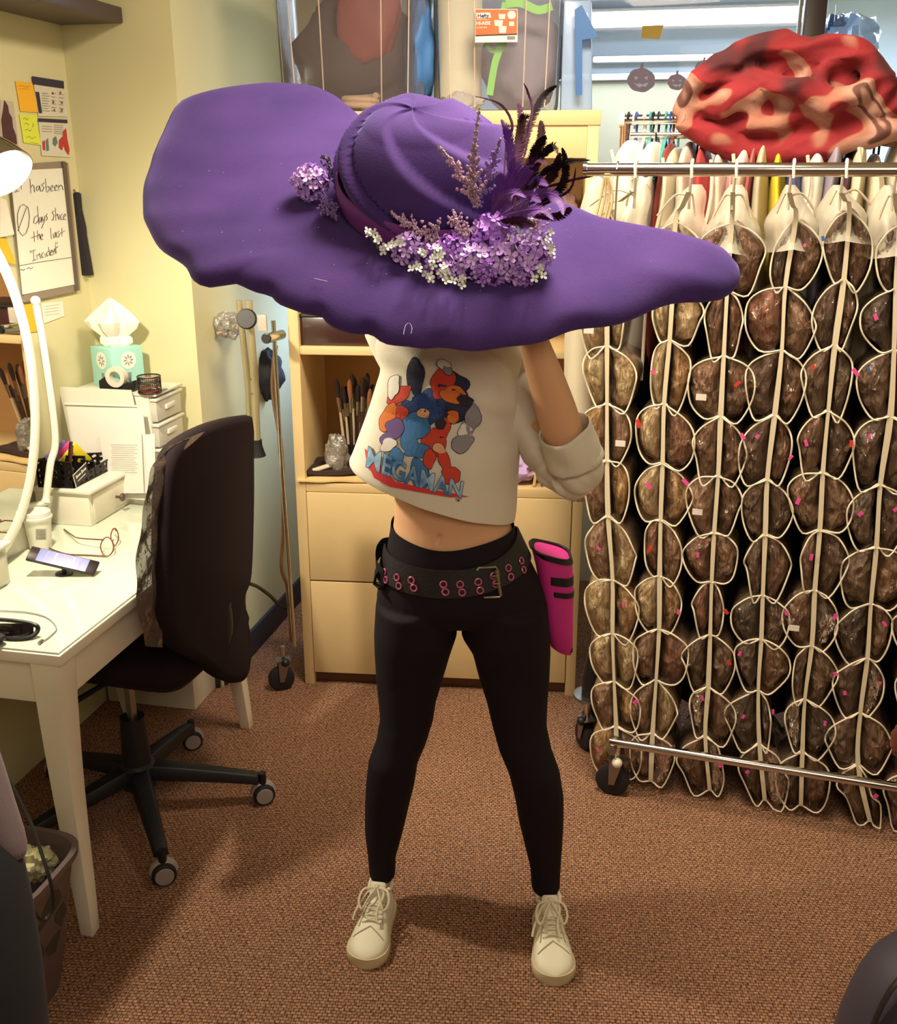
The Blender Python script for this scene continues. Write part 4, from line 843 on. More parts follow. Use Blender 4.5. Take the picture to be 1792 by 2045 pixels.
# backrest: outline on the plane of the backrest
def cbp(px, py): p = onplane(px, py, bmid, bn); return V(((p-bmid).dot(bdir), p.z, 0))
bo = [(p.x, p.y) for p in catmull([cbp(*q) for q in ((490,829),(440,843),(385,868),(348,892),(326,925),(315,985),(307,1070),(303,1160),(305,1240),(335,1290),(400,1322),(455,1360),(485,1364),(499,1340),(500,1290),(491,1235),(489,1195),(499,1150),(501,1000),(499,880),(498,838))], 4, True)]
def bring(sc, off, curve=.02):
    cx, cz = .0, .78
    return [bmid + bdir*(cx+(a-cx)*sc) + Z*(cz+(b-cz)*sc) + bn*(off - curve*(1-(a/.24)**2)) for a, b in bo]
mb = MB(); mb.loft([bring(.92,-.035), bring(.985,-.026), bring(1,0), bring(.99,.016), bring(.93,.024)]); obj('backrest', mb, M_chb, ch, smooth=60)
mb = MB(); mb.tube(catmull([bmid+bn*.0+Z*.60, bmid-bn*.02+Z*.46, seatc+bn*.1+Z*.40, seatc+Z*.39], 6), [.03]*19, 10, flat=.5); obj('back_support', mb, M_chp, ch)
mb = MB()
fe = [cbp(*q) for q in ((345,890),(310,935),(296,1000),(284,1080),(277,1160),(283,1230),(298,1292))]; fi = [cbp(*q) for q in ((400,862),(330,930),(318,1000),(312,1080),(308,1160),(308,1230),(318,1292))]
fe = catmull(fe, 6); fi = catmull(fi, 6)
def film(a, b):
    k = min(len(fe)-1, int(b*(len(fe)-1)+.5)); q = fe[k].lerp(fi[k], a)
    return bmid + bdir*(q.x + .002*math.sin(b*21)*(1-a)) + Z*q.y + bn*(.012+.003*math.sin(b*30+a*6) - .02*(1-a))
mb.grid(film, 8, 36); tag(obj('plastic_cover', mb, clear('film', '5E4A42', .5, .35, .2, .8, 30), solid=.001), 'clear plastic sleeve left on the near edge of the chair backrest', 'plastic cover')

# black power cord from chair to wall
mb = MB(); cs_ = [atY(497,1165,2.95), atY(515,1172,3.02), atY(540,1190,3.1), atY(560,1210,3.2), atY(580,1217,3.26)]
mb.tube(catmull(cs_, 6), .006, 8); tag(obj('power_cord', mb, M_black), 'black cord drooping between the chair and the bookcase', 'cord')

# crutches hanging on the pillar side
cr_ = thing('crutch', 'pale aluminium crutch with black rubber foot leaning beside the pillar', 'crutch', atY(513, 900, 3.25))
mb = MB(); mb.tube([atY(478,600,3.3), atY(497,780,3.3), atY(499,850,3.3)], .011, 10); obj('tube', mb, mat('alu_cream', 'CBBF98', .3, .6, nscale=20, namt=.04), cr_)
mb = MB(); mb.tube([atY(497,600,3.27), atY(507,740,3.27), atY(513,885,3.27)], .013, 10); obj('tube', mb, mat('alu_cream', ''), cr_)
mb = MB(); mb.tube([atY(512,878,3.27), atY(513,890,3.27), atY(514,906,3.27), atY(514.5,911,3.27)], [.018,.018,.026,.028], 14); obj('rubber_foot', mb, M_rubber, cr_)
mb = MB(); [mb.ell(atY(x,y,3.255), .003) for x, y in ((500,757),(502,786))]; obj('rivet', mb, M_steel, cr_)
tag(obj('crinkled_bag', lump(onplane(438,648,R(0,.356,0),W)+W*.032, (.045,.04,.04), .4, 2.5, 14), clear('crinkle_bag',''), smooth=30), 'small clear plastic bag hanging at the pillar edge below the hat brim', 'bag')
mb = MB(); mb.tube(catmull([onplane(x_, y_, R(0,.356,0), W)+W*o_ for x_, y_, o_ in ((428,665,.012),(450,655,.04),(478,642,.006))], 5), .007, 8, flat=.6); tag(obj('paper_strip', mb, mat('pink_strip', 'B99A8A', .6, nscale=20, namt=.1)), 'short pinkish strip poking from the clear bag at the pillar', 'strip')
mb = MB(); mb.lathe([(.028,-.012),(.032,0),(.028,.012)], atY(493,637,3.2), 24, V((0,-1,.2)).to_track_quat('Z','Y').to_matrix()); tag(obj('black_disc', mb, M_black), 'dark round disc just below the left brim beside the chrome rail end', 'disc')
tag(obj('dark_bag', lump(atY(534,750,3.75), (.06,.05,.09), .2, 2, 21), mat('bag_navy', '23202C', .7, nscale=9, namt=.2), smooth=70), 'dark bag hanging in the gap between the crutch and the bookcase', 'bag')
# folded rolling rack beside the bookcase
rk = thing('folded_rack', 'folded chrome garment rack squeezed against the left side of the bookcase', 'rack', atZ(556, 1385, 0))
r0 = atZ(560, 1388, 0)
mb = MB(); mb.tube([atY(546,640,3.2), atY(560,900,3.2), atY(575,1100,3.2), atY(588,1290,3.2)], .007, 10); obj('upright', mb, M_chrome, rk)
mb = MB(); mb.tube(catmull([atY(551,690,3.22), atY(545,780,3.22), atY(562,900,3.22), atY(566,1050,3.22), atY(562,1130,3.22), atY(575,1180,3.22), atY(582,1280,3.22)], 6), .007, 10); obj('upright', mb, mat('copper_tube', 'A58468', .3, .8, nscale=20, namt=.05), rk)
mb = MB(); mb.tube([atY(562,668,3.28), atY(532,676,3.1)], .016, 14); obj('rail', mb, M_chrome, rk)
mb = MB(); mb.tube([atY(532.5,675.8,3.104), atY(531,676.2,3.092)], .013, 14); obj('rail_bore', mb, M_black, rk)
mb = MB(); mb.box(atY(524,645,3.14), (.03,.01,.05), RM); obj('bracket', mb, mat('clear_bracket', 'B8AFA4', .2, nscale=20, namt=.1), rk, bev=.003)
def caster(par, c, wdir, R_=.045, capm=None, forkm=M_steel, top=.115):
    Mx = V(wdir).to_track_quat('Z','Y').to_matrix(); wdir = V(wdir).normalized(); fw = V((-wdir.y, wdir.x, 0))
    mb = MB(); mb.lathe([(.008,-.013),(R_*.8,-.014),(R_,-.009),(R_,.009),(R_*.8,.014),(.008,.013)], c+Z*R_, 32, Mx); w_ = obj('wheel', mb, M_rubber, par)
    mb = MB()
    for s in (-1,1): mb.prism([c+Z*R_-Z*.008+wdir*s*.018+fw*.008, c+Z*R_-Z*.008+wdir*s*.018-fw*.008, c+Z*top+wdir*s*.018-fw*.022+fw*.012, c+Z*top+wdir*s*.018+fw*.03], wdir*.002)
    mb.box(c+Z*(top)+fw*.01, (.05,.04,.004), Mx @ Matrix.Rotation(PI/2,3,'X')) ; obj('fork', mb, forkm, par)
    mb = MB(); mb.ell(c+Z*(top-.004)+wdir*.02+fw*.014, .015); obj('brake_cap', mb, capm or M_black, par)
    mb = MB(); mb.tube([c+Z*top+fw*.01, c+Z*(top+.05)+fw*.01], .008, 10); obj('stem', mb, M_chrome, par)
caster(rk, r0 + V((0,.04,0)), (.3,-.95,0))

# ------------------------------------------------------------ foreground left: bin, coat, sleeve; right: bag
tb_c = V((-.985, 1.80, 0)); BMx = RM
wbn = thing('recycling_bin', 'dark grey recycling bin with arrow symbol under the near desk corner', 'bin', tb_c)
M_binp = mat('bin_grey', '5A4C4E', .35, nscale=10, namt=.1)
mb = MB(); pr_ = [(0.0,.115,.085),(.02,.12,.09),(.33,.175,.125),(.335,.185,.135),(.352,.187,.137),(.352,.175,.125),(.3,.165,.115),(.03,.11,.08)]
rings = []
for z_, a, b in pr_:
    rings.append([tb_c + BMx @ V((a*math.copysign(abs(math.cos(2*PI*k/40))**.45, math.cos(2*PI*k/40)), b*math.copysign(abs(math.sin(2*PI*k/40))**.45, math.sin(2*PI*k/40)), z_)) for k in range(40)])
mb.loft(rings); body_ = obj('bin_body', mb, M_binp, wbn, smooth=50)
bv = bvh_of(body_)
def onb(px, py):
    d = camray(px, py).normalized(); h = bv.ray_cast(O, d)
    return (h[0]-d*.002) if h[0] else None
mb = MB()
for pl in (((105,1780),(118,1775),(124,1790),(112,1815),(80,1862),(66,1862)),((128,1800),(133,1815),(122,1850),(110,1838),(112,1825)),((108,1870),(122,1855),(112,1900),(96,1910),(92,1895)),((84,1884),(90,1902),(80,1925),(72,1900))):
    g = [onb(x,y) for x,y in pl]
    if all(g): mb.prism(g, V((0,-.001,0)))
if mb.f: obj('arrow_symbol', mb, mat('bin_olive', '34342A', .6, nscale=20, namt=.1), wbn, smooth=0)
tag(obj('crumpled_paper', lump(atZ(66, 1760, .30)+V((-.02,.06,0)), (.045,.04,.035), .45, 3, 31), mat('waste_paper', 'B9B58C', .8, nscale=20, namt=.2), smooth=25), 'crumpled yellowish paper sticking up inside the recycling bin', 'paper')
# dark chair-back with coat in the near left corner
def column_loft(rows, m, name, lab, cat, n=28, amp=.012, sc=6):
    mb = MB(); rings = []
    for (px, py, Y, a, b) in rows:
        c = atY(px, py, Y); rings.append([c + V((a*math.cos(2*PI*k/n), b*math.sin(2*PI*k/n), 0)) for k in range(n)])
    mb.loft(rings); 
    return tag(obj(name, mb, m, sub=1, smooth=180, disp=lambda v: v + V((nz(v, sc), nz(v, sc, 2), nz(v, sc, 3)))*amp), lab, cat)
column_loft([(-160,1600,1.42,.08,.06),(-145,1660,1.4,.12,.1),(-130,1760,1.38,.14,.12),(-125,1850,1.36,.145,.12),(-105,1950,1.34,.15,.13),(-95,2060,1.33,.155,.13),(-90,2300,1.3,.17,.14)], mat('coat_black', '121119', .9, nscale=10, namt=.2, sheen=.1), 'dark_coat', 'black coat hanging in the near bottom left corner', 'coat')
column_loft([(-130,1380,1.46,.06,.05),(-105,1460,1.45,.07,.06),(-75,1540,1.44,.07,.06),(-42,1610,1.43,.06,.05),(-8,1670,1.42,.046,.04),(28,1722,1.41,.025,.024)], mat('sleeve_grey', '6A5C60', .95, nscale=200, namt=.15, sheen=.3), 'grey_sleeve', 'grey jersey sleeve hanging at the left edge above the black coat', 'garment', amp=.008)
mb = MB(); mb.tube(catmull([atY(-20,1500,1.75), atY(10,1545,1.7), atY(60,1640,1.66), atY(85,1710,1.62), atY(103,1770,1.6), atY(105,1810,1.6), atY(88,1838,1.58), atY(65,1815,1.56), atY(50,1755,1.55), atY(35,1690,1.55), atY(-30,1600,1.55)], 8), .0035, 8); tag(obj('black_cable', mb, M_black), 'black cable looping down in front of the recycling bin', 'cable')
p = atZ(1800, 2060, .12)
bgt = thing('dark_bag', 'dark grey soft bag on the carpet in the bottom right corner', 'bag', V((p.x+.06, p.y, 0)))
c = V((p.x+.075, p.y+.0, .0)); mb = MB(); rings = []
for z_, a, b in ((0,.20,.15),(.08,.205,.155),(.19,.185,.135),(.27,.155,.11),(.31,.10,.08),(.325,.03,.03)):
    rings.append([c + V((a*math.cos(2*PI*k/32), b*math.sin(2*PI*k/32), z_)) for k in range(32)])
mb.loft(rings); obj('bag_body', mb, mat('bag_charcoal', '35303C', .6, nscale=14, namt=.15, sheen=.2), bgt, sub=1, smooth=180, disp=lambda v: v + V((nz(v,7), nz(v,7,2), nz(v,7,3)))*.02*(1 if v.z > .01 else 0))
mb = MB(); mb.tube(catmull([c+V((-.18,-.07,.14)), c+V((-.13,-.06,.30)), c+V((0,-.04,.34)), c+V((.1,-.04,.28))], 6), .008, 8, flat=.4); obj('strap', mb, M_black, bgt)
# ------------------------------------------------------------ chrome rack with hanging organizers
RA, RB = V((.46, 2.567, 0)), V((1.18, 2.34, 0))
rx = (RB-RA).normalized(); rn = V((rx.y, -rx.x, 0))            # rn points towards the camera
def rp(px, py, back=0): return onplane(px, py, RA - rn*back, rn)
def ra(a, z, back=0): return RA + rx*a + Z*z - rn*back
def rco(px, py, back=0): p = rp(px, py, back); return (p-RA).dot(rx), p.z
rack = thing('garment_rack', 'chrome rolling garment rack carrying the white-edged pocket organizers', 'rack', ra(.7, 0))
aL, zT = rco(1168, 333); zT = 1.722; zB = rco(1225, 1482)[1]; aB = rco(1222, 1480)[0]; aR = aB + 1.62
mb = MB(); mb.tube([ra(aL, zT), ra(aR+.1, zT)], .0155, 16); obj('top_rail', mb, M_chrome, rack)
mb = MB(); mb.tube([ra(aL-.001, zT), ra(aL+.008, zT)], .0185, 16); obj('end_cap', mb, M_chrome, rack)
mb = MB(); mb.tube([ra(aB-.005, zB), ra(aR, zB-.0)], .0125, 16); obj('bottom_rail', mb, M_chrome, rack)
for a in (aB+.004, aR-.01):
    mb = MB(); mb.tube([ra(a, zB-.02, .38), ra(a, zT-.005, .38), ra(a, zT-.005, .0)], .0125, 14); obj('post', mb, M_chrome, rack)
    mb = MB(); mb.tube([ra(a, zB-.02, -.02), ra(a, zB-.02, .46)], .0125, 12); obj('foot_bar', mb, M_steel, rack)
M_capw = mat('cap_white', 'E6DECB', .4, nscale=20, namt=.03)
caster(rack, atZ(1222, 1584, 0), (-.35,-.93,0), .048, M_capw, top=.12)
caster(rack, ra(aB+.03, 0, .44), (-.35,-.93,0), .048, top=.12)
caster(rack, ra(aR, 0, -.02), (-.35,-.93,0), .048, top=.12); caster(rack, ra(aR, 0, .44), (-.35,-.93,0), .048, top=.12)

M_pipe = mat('piping_white', 'E4D8C0', .55, nscale=30, namt=.05)
M_strap = mat('strap_white', 'D8CBAE', .7, nscale=30, namt=.06)
HAIR = {'blonde': streak_mat('hair_blonde', 'B08E5E', 'F2E0B4'), 'golden': streak_mat('hair_golden', '956838', 'DDB478'), 'light brown': streak_mat('hair_light_brown', '7A5440', 'C0987A'),
        'auburn': streak_mat('hair_auburn', '5A2A20', 'A86A4C'), 'brown': streak_mat('hair_brown', '4A2A1C', '9A6C4E'), 'dark brown': streak_mat('hair_dark_brown', '2A1916', '6A4838'), 'black': streak_mat('hair_black', '16100F', '443430')}
M_poly2 = clear('bag_plastic_clear', 'D2AE8C', .09, .28, .08, 1.0, 36)
cols = [
 ([(1268,330)], [(1214,420),(1213,566),(1213,689),(1213,804),(1213,917),(1215,1028),(1224,1156),(1224,1263),(1227,1359),(1231,1448),(1232,1545)]),
 ([(1380,329)], [(1350,440),(1345,560),(1338,678),(1327,804),(1324,923),(1320,1036),(1318,1148),(1317,1254),(1311,1356),(1304,1462),(1300,1560)]),
 ([(1469,328)], [(1462,443),(1453,578),(1446,709),(1440,829),(1435,948),(1427,1061),(1422,1159),(1419,1265),(1415,1370),(1409,1468),(1418,1578)]),
 ([(1583,327)], [(1590,436),(1569,571),(1562,698),(1548,826),(1533,955),(1529,1065),(1524,1186),(1521,1274),(1515,1377),(1517,1483),(1528,1598)]),
 ([(1688,326)], [(1697,418),(1686,556),(1668,687),(1655,818),(1644,941),(1638,1056),(1628,1176),(1622,1287),(1608,1394),(1603,1499),(1600,1608)]),
 ([(1796,325)], [(1796,448),(1790,575),(1786,698),(1779,829),(1759,965),(1751,1090),(1740,1203),(1733,1312),(1719,1421),(1714,1525),(1738,1640)]),
 ([(1900,324)], [(1903,455),(1900,580),(1893,705),(1886,835),(1878,970),(1868,1095),(1858,1210),(1850,1320),(1840,1430),(1832,1535),(1830,1655)]),
]
ordn = ['first','second','third','fourth','fifth','sixth','seventh','eighth','ninth','tenth']
def hue(k, r):
    h = random.random()
    if k == 0: return ['blonde','golden','light brown'][int(h*3)] if r > 2 else 'blonde'
    if k == 1: return ['blonde','golden','light brown','auburn'][int(h*4)]
    if k == 2: return ['auburn','brown','light brown','brown'][int(h*4)] if r < 7 else ['brown','dark brown'][int(h*2)]
    if k == 3: return ['brown','dark brown','dark brown','auburn'][int(h*4)] if r < 6 else ['dark brown','black','brown'][int(h*3)]
    return ['dark brown','black','dark brown','brown'][int(h*4)]
TINTS = [('pink', mat('tag_pink', 'E0509A', .5, nscale=30, namt=.05)), ('blue', mat('tag_blue', '2F62B4', .5, nscale=30, namt=.05)), ('red', mat('tag_red', 'C8382E', .5, nscale=30, namt=.05))]
M_tagw = mat('tag_white', 'E0D6CC', .5, nscale=30, namt=.05)
FB = .055                                                    # organizer front edges sit this far behind the rails
for k, (hook, J) in enumerate(cols):
    rr = random.Random(100+k)
    P = [V((*rco(x, y, FB), 0)) for x, y in J]                 # (a, z)
    ha = rco(hook[0][0], hook[0][1])[0]
    org = thing('hanging_organizer', 'white-edged clear pocket organizer hanging on the front rail, %s from the left' % ordn[k], 'organizer', ra(P[-1].x, max(.02, P[-1].y), FB), 'pocket organizers on the garment rack')
    # hook over the rail
    mb = MB(); hk = [ra(ha, zT-.09, .03), ra(ha, zT-.02, .03), ra(ha+.002, zT+.008, .022)] + [ra(ha+.004, zT+.0215*math.sin(t_), -.0215*math.cos(t_)*-1 if False else .0215*math.cos(t_)) for t_ in (PI*.35, PI*.55, PI*.75, PI*.95)] + [ra(ha+.006, zT-.018, -.022)]
    mb.tube(catmull(hk, 4), .0035, 8); obj('hook', mb, M_capw, org)
    # strap ribbon down the front
    pts = [V((ha, zT-.05, 0)), (V((ha, zT-.05, 0))+P[0])/2] + P
    mb = MB(); rings = []
    cp_ = catmull([V((p.x, p.y, 0)) for p in pts], 4)
    for i, p in enumerate(cp_):
        w_ = .0055 + .003*nz((p.y*4, k, 0)); fb = FB*(min(1, i/6))
        rings.append([ra(p.x-w_, p.y, fb-.004), ra(p.x+w_, p.y, fb-.004), ra(p.x+w_, p.y, fb+.001), ra(p.x-w_, p.y, fb+.001)])
    mb.loft(rings); obj('front_strap', mb, M_strap, org, bev=0)
    # fabric panel behind the strap
    mb = MB(); rings = []
    for p in pts[2:]: rings.append([ra(p.x-.0015, p.y, FB), ra(p.x+.0015, p.y, FB), ra(p.x+.02+.0015, p.y, FB+.26), ra(p.x+.02-.0015, p.y, FB+.26)])
    mb.loft(rings); obj('panel', mb, mat('panel_cloth', '8E8074', .8, nscale=9, namt=.1), org, smooth=0)
    # shoulders (clear cover from hook to first row)
    mb = MB(); z0 = P[0].y; w1 = .066
    def sh(s, t_):
        zt = zT-.035; a_c = ha*(1-t_)+P[0].x*t_; zc_ = zt*(1-t_)+(z0-.07)*t_; ww = .012 + w1*t_**.7
        an = 2*PI*s; return ra(a_c + ww*math.cos(an)*(1+.12*math.sin(t_*9+k)), zc_ - .015*abs(math.cos(an))*t_, FB+.13 - (.13*t_+.02)*math.sin(an)*1.0)
    mb.grid(sh, 24, 10); obj('shoulder_cover', mb, M_cover, org, smooth=180, disp=lambda v: v + V((nz(v,14),nz(v,14,2),0))*.008)
    for s in (-1, 1):
        mb = MB(); mb.tube(catmull([ra(ha, zT-.06, FB-.02), ra((ha+P[0].x)/2 + s*.02, (zT+z0)/2, FB-.002), ra(P[0].x+s*.045, z0+.01, FB-.003)], 6), .0028, 6); obj('shoulder_piping', mb, M_pipe, org)
    for r in range(10):
        t0, t1 = P[r], P[r+1]; h = t0.y-t1.y
        if h <= 0: continue
        lastrow = r == 9
        for s in (-1, 1):
            bigw = rr.uniform(.056, .084) if rr.random() < .8 else rr.uniform(.036,.05)
            if k == 0 and s == -1: bigw = rr.uniform(.055, .075)
            m1, m2 = rr.uniform(.18,.38), rr.uniform(.62,.86); drop = rr.uniform(.03,.2); vo = h*rr.uniform(-.05,.05)
            lp_ = [V((t0.x + s*.003, t0.y-.004, 0)), V((t0.x + s*bigw*.62, t0.y - h*m1*.55, 0)), V((t0.x + s*bigw, t0.y - h*(m1+.12), 0)),
                   V((t0.x*.4+t1.x*.6 + s*bigw*rr.uniform(.86,1.02), t0.y - h*m2, 0)), V((t1.x + s*bigw*rr.uniform(.45,.65), t1.y - h*drop, 0)), V((t1.x + s*.005, t1.y - .002, 0))]
            jit = [rr.uniform(-.012, .012) for _ in range(6)]
            lp_ = [V((p.x, p.y+(vo if 0 < i_ < 5 else 0), 0)) for i_, p in enumerate(lp_)]; crv = catmull(lp_, 4)
            zf = .012
            def L3(p, back): return ra(p.x, max(p.y, zf), FB+back)
            mb = MB(); mb.tube([L3(p, -.003+.004*math.sin(i*.9+r)) for i, p in enumerate(crv)], .0023, 6)
            cen = V((sum(p.x for p in crv)/len(crv), sum(p.y for p in crv)/len(crv), 0))
            pk = MB(); loop = [p for p in crv]; rings = []
            for bk_, sc_ in ((0, .985), (.06, 1.0), (.14, .97), (.22, .9)):
                rings.append([L3(cen+(p-cen)*sc_, bk_) for p in loop])
            pk.loft(rings, False, True); po = obj('pocket', pk, M_pocket, org, smooth=180)
            obj('piping', mb, M_pipe, po)
            # bagged hair inside
            if k == 6 and s == 1: continue
            hn = hue(k, r); m_ = HAIR[hn]
            seed = k*100+r*7+s; fill = rr.uniform(.84, .95); sagc = cen + V((0, -h*.02, 0))
            def pill(sc0, off, amp, nn=1):
                mb2 = MB(); rings = []
                lp2 = catmull([V(p) for p in lp_], 5, True); 
                for d_, q in ((-.020,.02),(-.019,.2),(-.017,.4),(-.012,.6),(-.004,.78),(.006,.91),(.02,.99),(.07,1.0),(.13,.9),(.17,.6),(.18,.05)):
                    ring = []
                    for p in lp2:
                        v = sagc + (V((p.x,p.y,0))-sagc)*q*sc0
                        f = 1+amp*nz((v.x*20, v.y*20, d_*20), 1.3, seed); v = sagc + (v-sagc)*f
                        ring.append(ra(v.x, max(v.y, zf+.002), FB+.02+d_*(1.0)+off+amp*.05*nz((v.x*34, v.y*34, seed*1.1), 1.5)+(amp*.05*nz((v.x*90, v.y*90, seed*2.1), 1.5) + rr.uniform(-.0022,.0022) if amp > .2 else 0)))
                    rings.append(ring)
                mb2.loft(rings); return mb2
            side_ = 'left' if s < 0 else 'right'
            bag = thing('bagged_hairpiece', '%s bagged hairpiece, %s pocket, %s row, %s organizer from the left' % (hn, side_, ordn[r], ordn[k]), 'bagged wig', ra(cen.x, max(.012, t1.y), FB+.05), 'bagged hairpieces in the pocket organizers')
            obj('hairpiece', pill(fill*.97, .004, .16), m_, bag, smooth=180)
            obj('clear_bag', pill(fill*1.07, -.006, .24), M_poly if rr.random() < .5 else M_poly2, bag, smooth=14)
            if rr.random() < .34:
                tn, tm = TINTS[0 if rr.random() < .72 else rr.choice((1, 2))]
                tx = cen.x + s*rr.uniform(-.015,.025); tz = max(cen.y + rr.uniform(-.01,.05), zf+.02); ms = rr.uniform(.008,.013)
                mb = MB(); mb.box(ra(tx, tz, FB-.0125), (ms*.8, .0012, ms*rr.uniform(1,1.9)), Matrix((rx,-rn,Z)).transposed() @ Matrix.Rotation(rr.uniform(-.8,.8), 3, 'Y')); obj('seal_tag', mb, tm, bag, label=tn+' tag')
            elif rr.random() < .06:
                mb = MB(); mb.box(ra(cen.x, max(cen.y-.02, .03), FB-.0125), (.026,.0012,.016), Matrix((rx,-rn,Z)).transposed()); obj('paper_label', mb, M_tagw, bag)

# ------------------------------------------------------------ second rack and garments behind
g0 = onplane(1240, 240, V((.0, 3.06, 0)), V((0,1,0))); g0 = atY(1240, 240, 3.02); zR = g0.z
gd = rx; gA = V((g0.x, g0.y, 0))
rk2 = thing('rear_garment_rack', 'rear rolling rack holding hangers and garment bags behind the pocket organizers', 'rack', gA+gd*.7)
mb = MB(); mb.tube([gA+Z*zR, gA+gd*1.55+Z*zR], .014, 14); obj('rail', mb, M_chrome, rk2)
mb = MB(); mb.tube([gA+Z*zR-gd*.002, gA+Z*zR+gd*.012], .02, 14); obj('end_cap', mb, M_capw, rk2)
mb = MB(); mb.tube([gA+gd*.03+Z*(zR-.04), gA+gd*1.5+Z*(zR-.04)], .010, 12); obj('lower_rail', mb, M_chrome, rk2)
for a in (.012, 1.5):
    mb = MB(); mb.tube([gA+gd*a+Z*.1, gA+gd*a+Z*(zR-.0)], .012, 12); obj('post', mb, mat('copper_tube',''), rk2)
    mb = MB(); mb.tube([gA+gd*a+Z*.12-rn*.2, gA+gd*a+Z*.12+rn*.2], .012, 12); obj('foot_bar', mb, M_steel, rk2)
    for q in (-.2, .2): caster(rk2, gA+gd*a-rn*q, (-.95,-.35,0), .045, top=.11)
cw = thing('cart_caster', 'large black caster with grey disc between the bookcase and the pocket organizers', 'caster', atZ(1180, 1462, 0))
e = atZ(1180, 1462, 0)
mb = MB(); mb.lathe([(.01,-.018),(.045,-.018),(.052,-.01),(.052,.01),(.045,.018),(.01,.018)], e+Z*.052, 28, V((1,-.25,0)).to_track_quat('Z','Y').to_matrix()); obj('wheel', mb, M_rubber, cw)
mb = MB(); mb.lathe([(.03,.125),(.06,.127),(.062,.132),(.06,.138),(.02,.14)], e, 28); obj('disc', mb, M_steel, cw)
mb = MB(); mb.lathe([(.035,.14),(.035,.2),(.025,.27),(.01,.3)], e, 20); obj('housing', mb, M_black, cw)
mb = MB(); mb.tube([e+Z*.28, e+Z*1.4], .012, 12); obj('post', mb, M_steel, cw)
GAR = [ # px at top, half width, colour, label
 (1262, 26, 'D8DAD6', 'white'), (1300, 24, 'E2DFD2', 'ivory'), (1334, 10, '8E3A34', 'rust red'), (1352, 16, 'D8CDB2', 'cream'), (1384, 18, 'CFC9B8', 'pale grey'), (1412, 14, 'B83B3E', 'red'),
 (1440, 14, 'D9D2BE', 'off-white'), (1462, 10, 'C48A8C', 'dusty pink'), (1482, 16, 'D8CFB6', 'bone'), (1506, 9, 'A85A58', 'faded red'), (1530, 16, 'B8AF94', 'khaki'), (1562, 14, 'E6C62E', 'bright yellow'),
 (1588, 15, '484878', 'navy blue'), (1622, 20, 'E4E0CE', 'chalk white'), (1655, 16, '8C8496', 'grey violet'), (1688, 12, '4A2A38', 'dark plum'), (1714, 18, 'D4C8AC', 'sand'), (1752, 20, 'DDD2B4', 'cream yellow'), (1796, 22, 'D8D2C0', 'light grey'), (1850, 24, 'BFB7A6', 'stone')]
for i, (px, hw, colr, cn) in enumerate(GAR):
    p = onplane(px, 330, gA, rn); a_ = (p-gA).dot(gd); w_ = hw*1.25/ppm(p.y, p.z)
    rr = random.Random(i*3+1); top = zR - rr.uniform(.045,.09); bot = rr.uniform(1.15,1.35)
    g = thing('hanging_garment', '%s garment hanging edge-on on the rear rack, %s' % (cn, 'left part of the rail' if px < 1420 else ('middle of the rail' if px < 1600 else 'right part of the rail')), 'garment', gA+gd*a_+Z*bot, 'garments on the rear rack')
    mb = MB(); rings = []; n = 28
    for t_ in [0, .02, .05, .1, .18, .3, .45, .62, .8, 1]:
        z = top + (bot-top)*t_; wd = w_*(.25 + .75*min(1, t_/.14)**.8)*(1+.1*math.sin(t_*8+i)); dp_ = .06+.16*min(1, t_/.07)**.7
        ring = []
        for q in range(n):
            an = 2*PI*q/n; fold = 1+.22*math.sin(5*an+t_*5+i)*min(1,t_*6)
            ring.append(gA + gd*(a_ + wd*math.cos(an)*fold + .01*math.sin(t_*5+i)) + rn*(-.0 + dp_*math.sin(an)) + Z*(z))
        rings.append(ring)
    mb.loft(rings); obj('garment_body', mb, mat('garment_'+cn.replace(' ','_'), colr, .75, nscale=7, namt=.12, sheen=.1, bump=.2, bscale=40), g, sub=1, smooth=180)
    if cn in ('white','ivory','cream','off-white','bone','chalk white','sand','cream yellow'):
        mb = MB(); mb.tube(catmull([gA+gd*(a_-w_*.5)+rn*.23+Z*(top-.03), gA+gd*(a_-w_*.2)+rn*.235+Z*(top-.12), gA+gd*(a_-w_*1.1)+rn*.24+Z*(top-.3), gA+gd*(a_-w_*1.2)+rn*.24+Z*(top-.6)], 5), .0045, 6); obj('white_binding', mb, M_pipe, g)
    hm = [mat('hanger_white','E8E4DA',.4,nscale=20,namt=.03), M_black, mat('hanger_blue','2E4C9A',.4,nscale=20,namt=.03), mat('hanger_teal','3E9A9A',.4,nscale=20,namt=.03)][i % 4]
    mb = MB(); mb.tube(catmull([gA+gd*a_+Z*(top-.004), gA+gd*a_+Z*(zR-.03)-rn*.0, gA+gd*a_+Z*(zR-.016)-rn*.018, gA+gd*a_+Z*(zR+.018)-rn*.004, gA+gd*a_+Z*(zR+.008)+rn*.017, gA+gd*a_+Z*(zR-.004)+rn*.019], 4), .003, 6); obj('hanger_hook', mb, hm, g)
DARK = [('1A1216','black'),('3A1E20','dark maroon'),('241A22','dark plum brown'),('2A2422','charcoal brown')]  # dark garments added so the gaps between the pockets read dark
